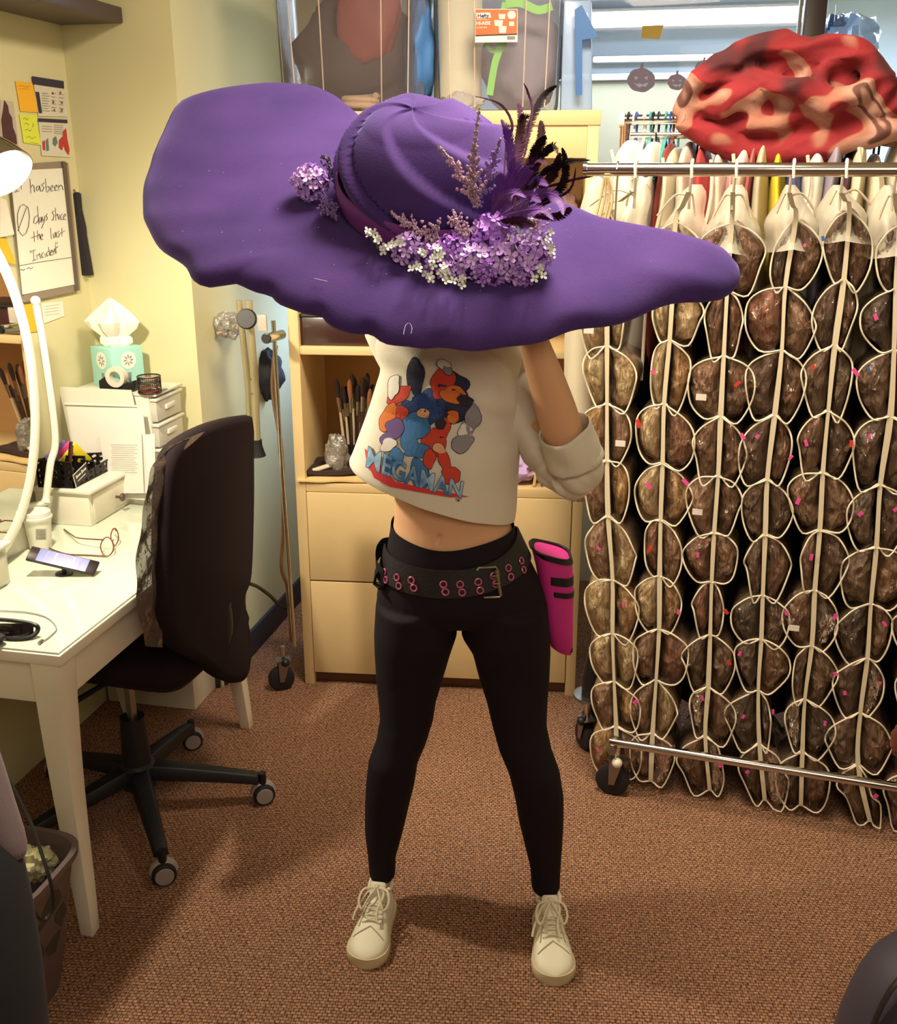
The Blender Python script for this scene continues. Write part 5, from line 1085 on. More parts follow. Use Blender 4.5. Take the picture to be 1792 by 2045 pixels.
for i in range(13):
    a_ = .10 + i*.112; cd_, cn = DARK[i % 4]; top = zR-.20; bot = .16; rr = random.Random(i+50)
    g = thing('gap_dark_garment', '%s long garment added on the rear rack to darken gaps behind the organizers' % cn, 'garment', gA+gd*a_+Z*bot, 'added garments darkening the gaps behind the organizers, %s' % cn)
    mb = MB(); rings = []
    for t_ in [0, .03, .08, .2, .5, .8, 1]:
        wd = .062*(.3+.7*min(1,t_/.1)); rings.append([gA - rn*.03 + gd*(a_+wd*math.cos(2*PI*q/28)*(1+.16*math.sin(10*PI*q/28+t_*6+i))) + rn*((.05+.09*min(1,t_/.08))*math.sin(2*PI*q/28)) + Z*(top+(bot-top)*t_) for q in range(28)])
    mb.loft(rings); obj('garment_body', mb, mat('coat_'+cn.replace(' ','_'), cd_, .85, nscale=7, namt=.15), g, smooth=180)
    mb = MB(); mb.tube([gA-rn*.0+gd*a_+Z*(top-.005), gA+gd*a_+Z*(zR-.06), gA+gd*a_+rn*.014+Z*(zR-.035)], .003, 6); obj('hanger_hook', mb, M_black, g)
# spare hangers at the open end of the rear rail
for i, (px, m_, cn) in enumerate(((1256, M_black, 'black'), (1272, mat('hanger_blue',''), 'blue'), (1288, mat('hanger_white',''), 'white'), (1300, mat('hanger_teal',''), 'teal'), (1316, mat('hanger_navy','1E2440',.4,nscale=20,namt=.03), 'dark navy'), (1331, mat('hanger_teal',''), 'green'), (1346, mat('hanger_brown','5A3A2C',.4,nscale=20,namt=.03), 'brown'))):
    p = onplane(px, 240, gA, rn); a_ = (p-gA).dot(gd); c = gA+gd*a_+rn*.0
    t = thing('empty_hanger', '%s plastic hanger on the bare left end of the rear rail' % cn if cn not in ('black',) else 'black hanger leftmost on the rear rail', 'hanger', c+Z*(zR-.2), 'spare hangers on the rear rail')
    mb = MB(); mb.tube(catmull([c+Z*(zR-.05), c+Z*(zR-.02)-rn*.012, c+Z*(zR)-rn*.019, c+Z*(zR+.019), c+Z*(zR+.004)+rn*.019], 4), .0035 if i != 2 else .005, 6); obj('hook', mb, m_, t)
    mb = MB(); mb.tube([c+Z*(zR-.05), c+Z*(zR-.14)-rn*.2, c+Z*(zR-.15)+rn*.2], .0045, 6, closed=True); obj('hanger_bar', mb, m_, t)
# dark hook hanging near left end of front rail + pale string
mb = MB(); mb.tube(catmull([ra(aL+.075, zT-.19, .03), ra(aL+.075, zT-.04, .03), ra(aL+.078, zT+.0, .024), ra(aL+.08, zT+.018, .0), ra(aL+.08, zT, -.02)], 5), .0022, 6); tag(obj('wire_hook', mb, M_steel), 'thin wire hook on the front rail near its left end', 'hook')
mb = MB()
for dx in (0, .012, -.01, .02): mb.tube(catmull([ra(aL+.055+dx*.3, zT-.016, -.014), ra(aL+.052+dx, zT-.07, -.004), ra(aL+.03+dx, zT-.16, .0)], 5), .0032, 6)
tag(obj('straw_tassel', mb, mat('straw_cord', 'C7B083', .7, nscale=40, namt=.1)), 'pale straw cords hanging from the left end of the front rail', 'tassel')
# long ivory drape at the near left side of the organizers
t = thing('hanging_garment', 'pale ivory garment hanging at the left end of the front rail beside the bookcase', 'garment', rp(1168, 980, .3), 'garments on the rear rack')
mb = MB(); rings = []
for px, py, hw in ((1195,350,10),(1192,400,26),(1178,520,40),(1172,680,42),(1170,850,42),(1166,940,48),(1158,1000,52)):
    c = rp(px, py, .32); w_ = hw/ppm(c.y, c.z); rings.append([c + rx*(w_*math.cos(2*PI*q/28)*(1+.14*math.sin(6*PI*q/28*2+py*.01))) - rn*(.10*math.sin(2*PI*q/28)) for q in range(28)])
mb.loft(rings); obj('garment_body', mb, mat('ivory_soft', 'D6CBB4', .75, nscale=6, namt=.05, sheen=.2), t, sub=1, smooth=180)
# brown round shape at the right edge low
p = rp(1795, 1530, -.03); tag(obj('fur_pompom', lump(rp(1812, 1480, -.04), (.04,.035,.055), .15, 3, 44), mat('fur_brown', '5A2A14', .95, nscale=80, namt=.4, sheen=.5), smooth=180), 'brown furry lump at the right edge above the chrome bottom rail', 'fur')

# ------------------------------------------------------------ red blanket
bcn = onplane(1590, 206, gA+rn*.05, rn); px2m = 1/ppm(bcn.y, bcn.z)
def bl(px, py, off): return bcn + rx*((px-1590)*px2m) + Z*((206-py)*px2m) + rn*off
mb = MB()
def ovl(c, a, b, d, tilt=0):
    M_ = Matrix((rx, -rn, Z)).transposed() @ Matrix.Rotation(tilt, 3, 'Y') @ Matrix.Diagonal(V((a*px2m, d, b*px2m)))
    mb.ell(c, 1, M_, 28, 16)
ovl(bl(1590,215,-.02), 222, 76, .135, .1)
ovl(bl(1455,215,.01), 98, 70, .09, -.1); ovl(bl(1540,150,-.01), 92, 46, .11, -.3); ovl(bl(1650,160,-.01), 84, 58, .115, .3); ovl(bl(1740,225,.0), 105, 72, .11, .25); ovl(bl(1840,240,0), 90, 78, .12, .2)
rolls = [ ([(1370,230),(1385,190),(1430,150),(1490,118),(1545,105),(1600,118),(1660,112),(1710,140),(1745,190),(1720,235)], 22),
 ([(1372,235),(1410,262),(1480,285),(1560,298),(1640,292),(1720,270),(1800,262)], 24),
 ([(1420,165),(1490,160),(1540,168),(1590,190),(1640,208),(1690,205),(1725,180)], 21),
 ([(1400,215),(1450,210),(1490,200),(1520,220),(1500,245),(1440,250)], 24),
 ([(1500,240),(1560,240),(1620,225),(1690,240),(1760,215),(1820,190)], 24),
 ([(1640,150),(1690,140),(1720,165),(1700,200),(1650,200),(1628,180),(1640,150)], 18),
 ([(1520,195),(1530,180),(1550,178),(1560,190),(1550,205),(1530,208)], 11)]
for j, (pl, r_) in enumerate(rolls):
    c_ = catmull([bl(x, y, .098+.02*math.sin(j*2.1+i)+(.02 if j in (2,5) else 0)) for i, (x, y) in enumerate(pl)], 6)
    mb.tube(c_, [r_*px2m*(.5+.5*math.sin(PI*min(1,max(0.02,i/(len(c_)-1)))) + .25) for i in range(len(c_))], 12)
def blanket_mat():
    m = bpy.data.materials.new('blanket'); m.use_nodes = True; nt = m.node_tree; L = nt.links; N = nt.nodes.new; b = nt.nodes['Principled BSDF']
    b.inputs['Roughness'].default_value = .85; b.inputs['Sheen Weight'].default_value = .12; b.inputs['Sheen Tint'].default_value = (1,.5,.5,1)
    tc = N('ShaderNodeTexCoord'); n = N('ShaderNodeTexNoise'); n.inputs['Scale'].default_value = 4.6; n.inputs['Detail'].default_value = 1.2; n.inputs['Distortion'].default_value = .5; L.new(tc.outputs['Object'], n.inputs['Vector'])
    cr = N('ShaderNodeValToRGB'); cr.color_ramp.interpolation = 'EASE'; E = cr.color_ramp.elements
    E[0].position = 0; E[0].color = rgb('2C040A'); E[1].position = .50; E[1].color = rgb('740A16')
    for p_, c_ in ((.40,'3E0610'),(.575,'7E0C18'),(.59,'94604E'),(.65,'AA8070'),(.66,'5B362C'),(.68,'5B362C'),(.695,'AA8070')): e_ = E.new(p_); e_.color = rgb(c_)
    L.new(n.outputs['Fac'], cr.inputs[0]); L.new(cr.outputs[0], b.inputs['Base Color'])
    n3 = N('ShaderNodeTexNoise'); n3.inputs['Scale'].default_value = 300; L.new(tc.outputs['Object'], n3.inputs['Vector']); bp = N('ShaderNodeBump'); bp.inputs['Strength'].default_value = .25; bp.inputs['Distance'].default_value = .003; L.new(n3.outputs['Fac'], bp.inputs['Height']); L.new(bp.outputs[0], b.inputs['Normal'])
    return m
fb_ = obj('fleece_blanket', mb, blanket_mat(), vox=.006, smo=3, smooth=180)
nr_ = [v.normal.copy() for v in fb_.data.vertices]
for v, nn_ in zip(fb_.data.vertices, nr_):
    q_ = V((v.co.x*.8, v.co.y, v.co.z*1.5)); rd = 1-abs(nz(q_, 8, 3))*2.4; rd2 = 1-abs(nz(q_, 15, 5))*2
    v.co += nn_*(.012*rd + .005*rd2 - .010)
tag(fb_, 'crumpled red fleece blanket with pink and brown patches piled on top of the rear rack', 'blanket')
# ------------------------------------------------------------ person
M_skin = mat('skin', 'D9A882', .5, nscale=8, namt=.04); 
M_skin.node_tree.nodes['Principled BSDF'].inputs['Subsurface Weight'].default_value = .12; M_skin.node_tree.nodes['Principled BSDF'].inputs['Subsurface Radius'].default_value = (.01,.004,.002)
def ring2(x0, y0, x1, y1, Y, b, n=32, yo=0, pw=1.0):
    """ellipse whose left and right extreme points project to (x0,y0),(x1,y1) at depth Y"""
    L_, R_ = atY(x0, y0, Y), atY(x1, y1, Y); c = (L_+R_)/2; h = (R_-L_)/2
    f = lambda v: math.copysign(abs(v)**pw, v)
    return [c + h*f(math.cos(2*PI*k/n)) + V((0, -b*f(math.sin(2*PI*k/n)) + yo, 0)) for k in range(n)]
def ring(xl, xr, y, Y, b, **k): return ring2(xl, y, xr, y, Y, b, **k)
Lleg = [(1200,752,905,2.1,.11),(1265,748,912,2.1,.104),(1300,749,900,2.1,.092),(1350,752,885,2.1,.078),(1400,757,870,2.095,.07),(1435,760,865,2.09,.065),(1480,752,851,2.085,.06),(1520,737,834,2.08,.058),(1564,732,827,2.09,.06),(1605,730,817,2.1,.058),(1659,730,804,2.1,.052),(1709,736,790,2.1,.042),(1747,739,789,2.09,.036)]
Rleg = [(1200,928,1092,2.1,.11),(1265,922,1098,2.1,.104),(1300,944,1099,2.1,.092),(1350,957,1097,2.095,.078),(1400,973,1093,2.085,.07),(1447,984,1091,2.075,.064),(1495,997,1101,2.06,.06),(1539,1016,1117,2.05,.058),(1589,1029,1125,2.055,.06),(1637,1037,1125,2.06,.058),(1690,1050,1122,2.055,.05),(1731,1060,1119,2.05,.042),(1775,1063,1117,2.045,.036)]
person = None
parts = []
# body: one continuous skin mesh
def leg_rings(rows, sh): return [ring(a+sh, b-sh, y, Y, d-sh*.001, n=24) for y, a, b, Y, d in rows]
body = MB()
anL = leg_rings(Lleg, 4); anR = leg_rings(Rleg, 4)
footL = [ring(745,785,1768,2.085,.030,n=24), ring(750,780,1800,2.085,.022,n=24)]
footR = [ring(1068,1113,1795,2.04,.030,n=24), ring(1076,1108,1828,2.04,.022,n=24)]
body.loft(anL+footL); body.loft(anR+footR)
for base, toe, w_ in ((atY(762,1790,2.08), atZ(734,1915,.02), .03), (atY(1092,1818,2.03), atZ(1108,1948,.02), .03)):
    base = V((base.x, base.y, .04)); toe = base*.45+toe*.55; mb_ = [base+V((0,.035,0)), base, base*.5+toe*.5, V((toe.x,toe.y,.034))]
    body.tube(mb_, [.018,.022,.022,.016], 16, flat=.6)
tor = [(1210,790,1050,2.1,.07),(1185,760,1080,2.1,.1),(1150,762,1068,2.1,.115),(1100,775,1044,2.1,.108),(1040,787,1018,2.1,.100),(1000,789,1014,2.1,.10),(950,782,1018,2.1,.10),(880,772,1024,2.1,.105),(800,768,1032,2.1,.108),(750,772,1030,2.11,.10),(700,772,1034,2.12,.088),(665,790,1020,2.13,.075),(640,830,975,2.13,.055),(620,860,945,2.13,.05),(590,866,940,2.12,.05)]
body.loft([ring(a, b, y, Y, d, n=40, pw=.92) for y, a, b, Y, d in tor])
# head (under the hat)
hc_ = V((.005, 2.09, 1.50)); HM = Matrix.Rotation(-.1, 3, 'X')
hp_ = [(-.115,.03,.03,-.02),(-.105,.045,.05,-.016),(-.08,.058,.068,-.008),(-.05,.066,.082,0),(-.02,.071,.09,.004),(.02,.075,.096,.008),(.06,.072,.092,.01),(.09,.055,.07,.012),(.108,.03,.04,.012),(.115,.008,.01,.012)]
body.loft([[hc_ + HM @ V((a*math.cos(2*PI*k/32), -b*math.sin(2*PI*k/32)+o_, z)) for k in range(32)] for z, a, b, o_ in hp_])
body.ell(hc_ + HM @ V((0,-.094,-.022)), (.012,.018,.014)); body.tube([hc_ + HM @ V((0,-.083,.018)), hc_ + HM @ V((0,-.10,-.018))], [.007,.011], 10)
for s in (-1,1): body.ell(hc_ + HM @ V((s*.075,.01,-.01)), (.009,.017,.03))
body.ell(hc_ + HM @ V((0,-.078,-.055)), (.022,.012,.008)); body.ell(hc_ + HM @ V((0,-.068,-.095)), (.022,.02,.014))
# arms
rs_, re_, rw_ = atY(1012, 712, 2.13), atY(1142, 925, 2.03), atY(1070, 690, 1.93)
body.tube(catmull([atY(985,690,2.13), rs_, rs_*.5+re_*.5, re_*.98+rs_*.02, atY(1149,935,2.0)], 4), [.05,.05,.049,.048,.047,.046,.045,.044,.043,.043,.042,.041,.04,.04,.039,.039,.038], 16)
body.tube(catmull([atY(1147,938,2.0), atY(1134,895,1.985), atY(1102,790,1.955), atY(1072,700,1.925), atY(1064,672,1.915)], 4), [.028,.029,.031,.034,.037,.040,.041,.040,.038,.036,.034,.032,.030,.029,.028,.027,.027], 18)
ls_ = atY(818, 705, 2.13); le_ = atY(745, 545, 2.2); lw2 = atY(640, 500, 2.02)
body.tube(catmull([atY(830,700,2.13), ls_, ls_*.5+le_*.5, le_], 5), [.05]*5+[.048]*5+[.044]*5+[.04], 16)
body.tube(catmull([le_, le_*.5+lw2*.5, lw2], 6), [.041]+[.041]*4+[.038]*3+[.032]*3+[.028]*2, 16)
def brimZ(X, Y): return 1.665 + .577*(Y-2.08)
def hand(wrist, adir, out):
    """palm up against the underside of the brim; fingers hook forward and over"""
    adir = V(adir).normalized(); out = V(out).normalized(); nrm_ = adir.cross(out).normalized()
    pc_ = wrist + adir*.045
    Mh = Matrix((out, adir, nrm_)).transposed()
    body.tube([wrist-adir*.02, wrist+adir*.01, pc_, wrist+adir*.082], [.025,.028,.038,.036], 14, flat=.45, up=nrm_)
    for i, (o_, l_) in enumerate(((-.029,.066),(-.010,.074),(.010,.070),(.028,.055))):
        b_ = wrist + adir*.078 + out*o_
        body.tube([b_-adir*.02, b_+adir*l_*.38-nrm_*.004, b_+adir*l_*.72-nrm_*.016, b_+adir*l_*.88-nrm_*.034], [.0092,.0088,.008,.0064], 10)
    b_ = wrist + adir*.03 - out*.026
    body.tube([b_, b_-out*.018+adir*.02-nrm_*.008, b_-out*.026+adir*.045-nrm_*.014, b_-out*.024+adir*.066-nrm_*.02], [.013,.0115,.0095,.0075], 10)
wr = atY(1063, 668, 1.912)
hand(wr, (-.10, .32, .35) if False else (-.08, .55, .60), (1, 0, .1))
hand(lw2, (-.3, .35, .5), (-1, -.2, .1))
person = obj('person', body, M_skin, vox=.0055, smo=3, smooth=180)
tag(person, 'person in cropped white top, black leggings and white sneakers holding up an enormous purple hat', 'person')
person['kind'] = 'person' if False else 'thing'
del person['kind']
# navel: a small dark dimple made as a real pit
bvp = bvh_of(person); h = bvp.ray_cast(O, camray(877, 1077).normalized())
if h[0]:
    for v in person.data.vertices:
        d = V((v.co.x-h[0].x, 0, v.co.z-h[0].z)); q = (d.x/.0045)**2 + (d.z/.009)**2
        if q < 4 and v.co.y < 2.1: v.co.y += .012*math.exp(-q)
# hair under the hat
mb = MB(); mb.loft([[hc_ + HM @ V(((a+.008)*math.cos(2*PI*k/32), -(b+.006)*math.sin(2*PI*k/32)*( .55 if math.sin(2*PI*k/32) > 0 and z < .05 else 1)+o_+.008, z+.008)) for k in range(32)] for z, a, b, o_ in hp_[2:]])
obj('hair', mb, mat('hair_person', '4A2E22', .6, nscale=60, namt=.3), person)
mb = MB()
for s in (-1,1): mb.ell(hc_ + HM @ V((s*.03,-.082,.016)), (.012,.008,.007))
obj('eyes', mb, mat('eye_dark', '3A2A24', .2, nscale=60, namt=.1), person)
# leggings
leg = MB()
leg.loft([ring(a-1, b+1, y, Y, d+.003, n=28) for y, a, b, Y, d in Lleg]); leg.loft([ring(a-1, b+1, y, Y, d+.003, n=28) for y, a, b, Y, d in Rleg])
leg.loft([ring(a, b, y, Y, d, n=44, pw=.95) for y, a, b, Y, d in ((1238,860,980,2.1,.05),(1228,800,1040,2.1,.085),(1212,765,1080,2.1,.105),(1190,752,1090,2.1,.119),(1150,758,1075,2.1,.121),(1100,771,1050,2.1,.114),(1060,779,1030,2.1,.108),(1020,783,1023,2.1,.106))])
lo = obj('leggings', leg, mat('leggings_black', '1B141C', .8, nscale=9, namt=.1, sheen=.04, spec=.2), person, vox=.006, smo=4, smooth=180)
bm = bmesh.new(); bm.from_mesh(lo.data)
zt = atY(900, 1042, 2.1).z
bmesh.ops.bisect_plane(bm, geom=bm.verts[:]+bm.edges[:]+bm.faces[:], plane_co=V((0,2.1,zt)), plane_no=V((0,-.12,1)), clear_outer=True)
# open both ankle hems
zl = atY(762,1743,2.09).z
for f in [f for f in bm.faces if f.calc_center_median().z < zl*.985 and f.normal.z < -.8]: bm.faces.remove(f)
bm.to_mesh(lo.data); bm.free()
# dip of the waist in front
for v in lo.data.vertices:
    if v.co.z > zt-.12 and v.co.y < 2.08: 
        t_ = min(1, (2.08-v.co.y)/.09)*((v.co.z-(zt-.12))/.12); v.co.z -= .018*t_*math.exp(-((v.co.x+.02)/.09)**2)
mw = [v.co for v in lo.data.vertices if v.co.z > zt+.004]
bvl = bvh_of(lo)
# belt with grommets
belt = MB(); n = 96; cx_ = (atY(915,1150,2.1)).x; rings = []
def beltz(x): # centre height by x
    t_ = (x-cx_)/.17; return atY(880,1158,2.0).z + .016*t_ + .028*t_*t_
def belt_hit(an, z, off):
    d = V((math.cos(an), math.sin(an), 0)); o_ = V((cx_, 2.1, z)) + d*.4; h = bvl.ray_cast(o_, -d)
    r_ = (h[0]-V((cx_,2.1,z))).length if h[0] else .16
    return V((cx_, 2.1, z)) + d*(r_+off)
for k in range(n):
    an = 2*PI*k/n; p = belt_hit(an, .88, .006); zc2 = beltz(p.x); hh = .0295
    rings.append([belt_hit(an, zc2-hh, .004), belt_hit(an, zc2-hh, .008), belt_hit(an, zc2+hh, .008), belt_hit(an, zc2+hh, .004)])
belt.loft(rings, closed=True); bo_ = obj('belt', belt, mat('belt_black', '16121A', .55, nscale=30, namt=.15, bump=.2, bscale=200), person, smooth=50)
bvb = bvh_of(bo_)
M_grom = mat('grommet_pink', 'C86A92', .35, .5, nscale=30, namt=.05)
for x, y in ((768,1142),(771,1158),(793,1153),(797,1170),(822,1159),(827,1174),(886,1167),(890,1182),(919,1167),(923,1183),(955,1162),(959,1179),(986,1150),(990,1166),(1015,1134),(1020,1152),(1041,1120),(1046,1138)):
    h = bvb.ray_cast(O, camray(x, y).normalized())
    if not h[0]: h = bvb.find_nearest(atY(x, y, 2.02))
    nn = h[1]; nn = nn if nn.dot(camray(x,y)) < 0 else -nn
    q = nn.to_track_quat('Z', 'Y').to_matrix(); mb = MB()
    mb.tube([h[0]+nn*.001 + q @ V((.0068*math.cos(2*PI*k/18), .0068*math.sin(2*PI*k/18), 0)) for k in range(18)], .0018, 6, closed=True); obj('grommet', mb, M_grom, bo_)
def onbelt(x, y, off=.004):
    h = bvb.ray_cast(O, camray(x, y).normalized()); 
    if not h[0]: h = bvl.ray_cast(O, camray(x, y).normalized())
    return (h[0] if h[0] else atY(x,y,1.99)) - camray(x,y).normalized()*off
mb = MB(); mb.tube([onbelt(x,y,.006) for x,y in ((953,1139),(956,1134),(990,1132),(994,1138),(1001,1188),(997,1192),(966,1193))], .0028, 8)
mb.tube([onbelt(991,1137,.009), onbelt(1000,1189,.009)], .0045, 8)
mb.tube([onbelt(982,1151,.009), onbelt(997,1150,.01)], .0022, 6); mb.tube([onbelt(985,1166,.009), onbelt(999,1165,.01)], .0022, 6)
obj('buckle', mb, mat('buckle_metal', 'A59C8C', .3, 1, nscale=20, namt=.1), bo_)
# loose belt end looping out at the left hip
mb = MB(); lpz = catmull([onbelt(766,1150,.004), atY(752,1130,2.06), atY(752,1105,2.09), atY(763,1088,2.11), atY(777,1084,2.12)], 6); rings = []
for i, p in enumerate(lpz): hh = .026 - .004*i/len(lpz); rings.append([p-Z*hh, p-Z*hh+V((0,-.003,0)), p+Z*hh*.6+V((0,-.003,0)), p+Z*hh*.6])
mb.loft(rings); mb.tube([atY(752,1140,2.05), atY(748,1165,2.06), atY(762,1176,2.04)], .011, 8, flat=.3); obj('belt_end', mb, mat('belt_black',''), bo_)
# pink pouch on the right hip
pch = thing('hip_pouch', 'bright pink pouch with black bands hanging from the belt at the hip', 'pouch', atY(1110, 1300, 2.12))
mb = MB(); rows = [((1062,1092),(1140,1112),.045),((1072,1130),(1143,1140),.045),((1080,1180),(1144,1185),.042),((1090,1240),(1143,1245),.036),((1100,1285),(1142,1295),.028),((1112,1296),(1140,1304),.015)]
mb.loft([ring2(a[0],a[1],b[0],b[1],2.13,d,n=28,pw=.7) for a, b, d in rows], True, False); pb = obj('pouch_body', mb, mat('pouch_pink', 'CF2F90', .6, nscale=20, namt=.05, sheen=.2), pch, smooth=60, solid=.003)
mb = MB(); mb.loft([ring2(1058,1086,1139,1106,2.13,.05,n=28,pw=.7), ring2(1070,1098,1142,1118,2.13,.05,n=28,pw=.7)], False, False); obj('band', mb, M_black, pch, solid=.005)
for y0, y1, x0, x1, d in ((1142,1158,1097,1144,.048),(1172,1182,1104,1145,.046),(1288,1296,1120,1143,.026)):
    mb = MB(); mb.loft([ring2(x0-14 if y0 < 1280 else x0-8, y0-6, x1, y0, 2.13, d, n=28, pw=.7), ring2(x0-12 if y0 < 1280 else x0-8, y1-6, x1, y1, 2.13, d, n=28, pw=.7)], False, False); obj('band', mb, M_black, pch, solid=.002)

# cropped top
M_shirt = mat('shirt_white', 'DDD6C6', .85, nscale=6, namt=.03, bump=.15, bscale=300, sheen=.15)
sr = [(762,640,1022,640,2.13,.10),(748,672,1040,668,2.13,.115),(748,700,1050,700,2.12,.12),(757,735,1046,740,2.12,.125),(746,775,1042,790,2.11,.13),(732,820,1036,840,2.11,.132),(716,865,1034,900,2.10,.135),(704,900,1030,960,2.10,.137),(697,918,1028,1010,2.10,.138),(700,926,1024,1034,2.10,.138)]
def fold(v):
    t_ = v.z
    up = max(0, min(1, (v.z-1.15)/.2)); dg_ = v.x*.75+v.z
    return v + V((.005*nz((v.x*9, 0, v.z*3), 1, 4), .011*nz((v.x*12, v.y*6, v.z*3.5), 1, 5) + up*.016*(1-abs(nz((dg_*16, (v.z-v.x)*5, 1), 1, 8))*2.2) + .012*max(0, min(1,(v.x-.1)/.1))*(1-abs(nz((v.x*14+v.z*10, v.z*12, v.y*8), 1, 9))*2.5), 0))
mb = MB(); mb.loft(densify([ring2(*r_, n=96, pw=.9) for r_ in sr], 8), False, False)
slv = [(990,690,2.13,.07),(1010,720,2.13,.085),(1040,790,2.11,.082),(1075,860,2.08,.072),(1110,915,2.05,.068),(1140,945,2.02,.062),(1158,938,1.99,.056),(1156,905,1.975,.055),(1142,868,1.968,.054),(1132,845,1.965,.052)]
cen = [atY(x, y, Y) for x, y, Y, r_ in slv]
sc = catmull(cen, 4); rr_ = []
for i in range(len(sc)): 
    k_ = min(len(slv)-1, i/4); a = int(k_); b = min(a+1, len(slv)-1); rr_.append((slv[a][3]*(1-(k_-a))+slv[b][3]*(k_-a))*.84*(1+.06*math.sin(i*1.9)+.03*math.sin(i*3.1)))
slt = MB(); slt.tube(sc[:29], rr_[:29], 48, cap=False); slr = [slt.v[i*48:(i+1)*48] for i in range(29)]; mb.loft(densify(slr, 3), False, False)
# turned back cuff
cuff = [atY(1150,925,1.985), atY(1141,895,1.975), atY(1127,858,1.962)]
mb.tube(catmull(cuff, 4), [.057,.058,.058,.057,.057,.056,.055,.054,.053], 24, cap=False)
# left shoulder sleeve going up behind the brim
lsv = catmull([atY(830,700,2.13), ls_, ls_*.5+le_*.5, le_], 4); mb.tube(lsv, [.075]*4+[.072]*4+[.066]*5, 22, cap=False)
so_ = obj('cropped_top', mb, M_shirt, person, smooth=180, solid=.002, disp=fold)
bvs = bvh_of(so_)
def ons(x, y, off=.0015):
    d = camray(x, y).normalized(); h = bvs.ray_cast(O, d); return (h[0] - d*off) if h[0] else None
def decal(polys, m, off, name='print_patch', par=so_):
    bm = bmesh.new()
    for pl in polys: bm.faces.new([bm.verts.new((x, y, 0)) for x, y in pl])
    bmesh.ops.triangulate(bm, faces=bm.faces)
    for _ in range(4):
        es = [e for e in bm.edges if e.calc_length() > 9]
        if not es: break
        bmesh.ops.subdivide_edges(bm, edges=es, cuts=1); bmesh.ops.triangulate(bm, faces=bm.faces)
    vs = [ons(v.co.x, v.co.y, off) for v in bm.verts]; bm.verts.index_update()
    mb = MB(); fs = [tuple(v.index for v in f.verts) for f in bm.faces if all(vs[v.index] is not None for v in f.verts)]
    mb.v = [tuple(v) if v is not None else (0,2,1.2) for v in vs]; mb.f = fs; bm.free()
    me = bpy.data.meshes.new(name); me.from_pydata(mb.v, [], mb.f)
    return obj(name, me, m, par, smooth=0)
def blob(cx, cy, rx_, ry_, seed, n=26, amp=.34, rot=0):
    out = []
    for k in range(n):
        a = 2*PI*k/n; r_ = 1+amp*nz((math.cos(a)*1.2, math.sin(a)*1.2, seed*3.7)); x, y = rx_*r_*math.cos(a), ry_*r_*math.sin(a)
        out.append((cx+x*math.cos(rot)-y*math.sin(rot), cy+x*math.sin(rot)+y*math.cos(rot)))
    return out
def ink(h): return mat('print_'+h, h, .8, nscale=60, namt=.08)
# abstract colour patches standing in for the printed picture
P_ = [ ('222A48', [(830,752,17,38,.1),(905,765,30,24,.3),(902,812,38,38,.2)]), ('24427E', [(858,812,30,32,0),(816,826,20,28,.2)]), ('C8402C', [(795,790,30,13,-.6),(884,765,22,32,.2),(790,830,26,20,-.5),(868,880,24,28,0),(888,858,10,22,.2)]), ('D8752E', [(776,830,14,28,.4),(905,790,26,18,.2),(905,832,12,14,0)]),
 ('3E78B4', [(832,850,26,24,.2),(818,878,17,22,.3),(832,900,24,14,0),(786,922,15,30,.4),(836,945,17,30,-.2)]), ('6A4E8C', [(788,856,18,20,.3),(772,880,12,14,0)]), ('E4E0D8', [(786,772,11,24,.2),(776,888,17,12,-.5),(930,862,15,16,.2),(886,728,14,9,.4)]), ('8C8A90', [(945,835,14,30,.25),(925,885,24,16,-.6),(894,740,11,7,.5)]), ('C8402C', [(858,915,11,20,.1),(888,922,11,28,-.35),(902,950,18,16,.2)]), ('E0A884', [(845,826,13,10,.2),(878,896,13,9,.5)]), ('2A2430', [(930,800,16,9,.3),(880,846,10,10,0)]) ]
sd = 0
allp = []
for lay, (colr, bl_) in enumerate(P_):
    for (cx, cy, a, b, ro) in bl_:
        sd += 1; o_ = .0016+sd*.00008
        decal([blob(cx, cy, a+1.1, b+1.1, sd, rot=ro)], ink('1E1A26'), o_, 'print_outline'); decal([blob(cx, cy, a, b, sd, rot=ro)], ink(colr), o_+.0003)
decal([[(728,895),(742,908),(738,920),(745,935),(790,962),(850,975),(905,985),(938,992),(900,993),(840,983),(780,972),(748,955),(733,925)]], mat('print_swoosh','D2343C',.8,nscale=60,namt=.05), .0052, 'red_swoosh')
def mlet(off, grow, m, name, dy=0):
    def fn(x, y):
        u = x/4.62; px = 729 + u*183 + y*7; base = 930 + 62*u + 6*math.sin(u*PI) ; hgt = 34 + 8*(1-u)
        p = ons(px, base - y*hgt*1.35 + dy, off); return p if p is not None else atY(px, base-y*hgt, 1.98)
    return obj(name, text_mb('MEGAMAN', fn, 1.0, grow, maxlen=.25), m, so_, smooth=0)
mlet(.0056, .042, mat('print_outline_grey', '5A5E70', .8, nscale=60, namt=.05), 'lettering_outline')
def grad():
    m = mat('print_blue_fade', '5C92C8', .8); nt = m.node_tree; L = nt.links; N = nt.nodes.new; tc = N('ShaderNodeTexCoord'); n_ = N('ShaderNodeTexNoise'); n_.inputs['Scale'].default_value = 25; L.new(tc.outputs['Object'], n_.inputs[0])
    cr = N('ShaderNodeValToRGB'); cr.color_ramp.elements[0].position = .4; cr.color_ramp.elements[0].color = rgb('3F7AB8'); cr.color_ramp.elements[1].position = .65; cr.color_ramp.elements[1].color = rgb('A8CCE4'); L.new(n_.outputs['Fac'], cr.inputs[0]); L.new(cr.outputs[0], nt.nodes['Principled BSDF'].inputs['Base Color']); return m
mlet(.0062, .014, grad(), 'lettering')
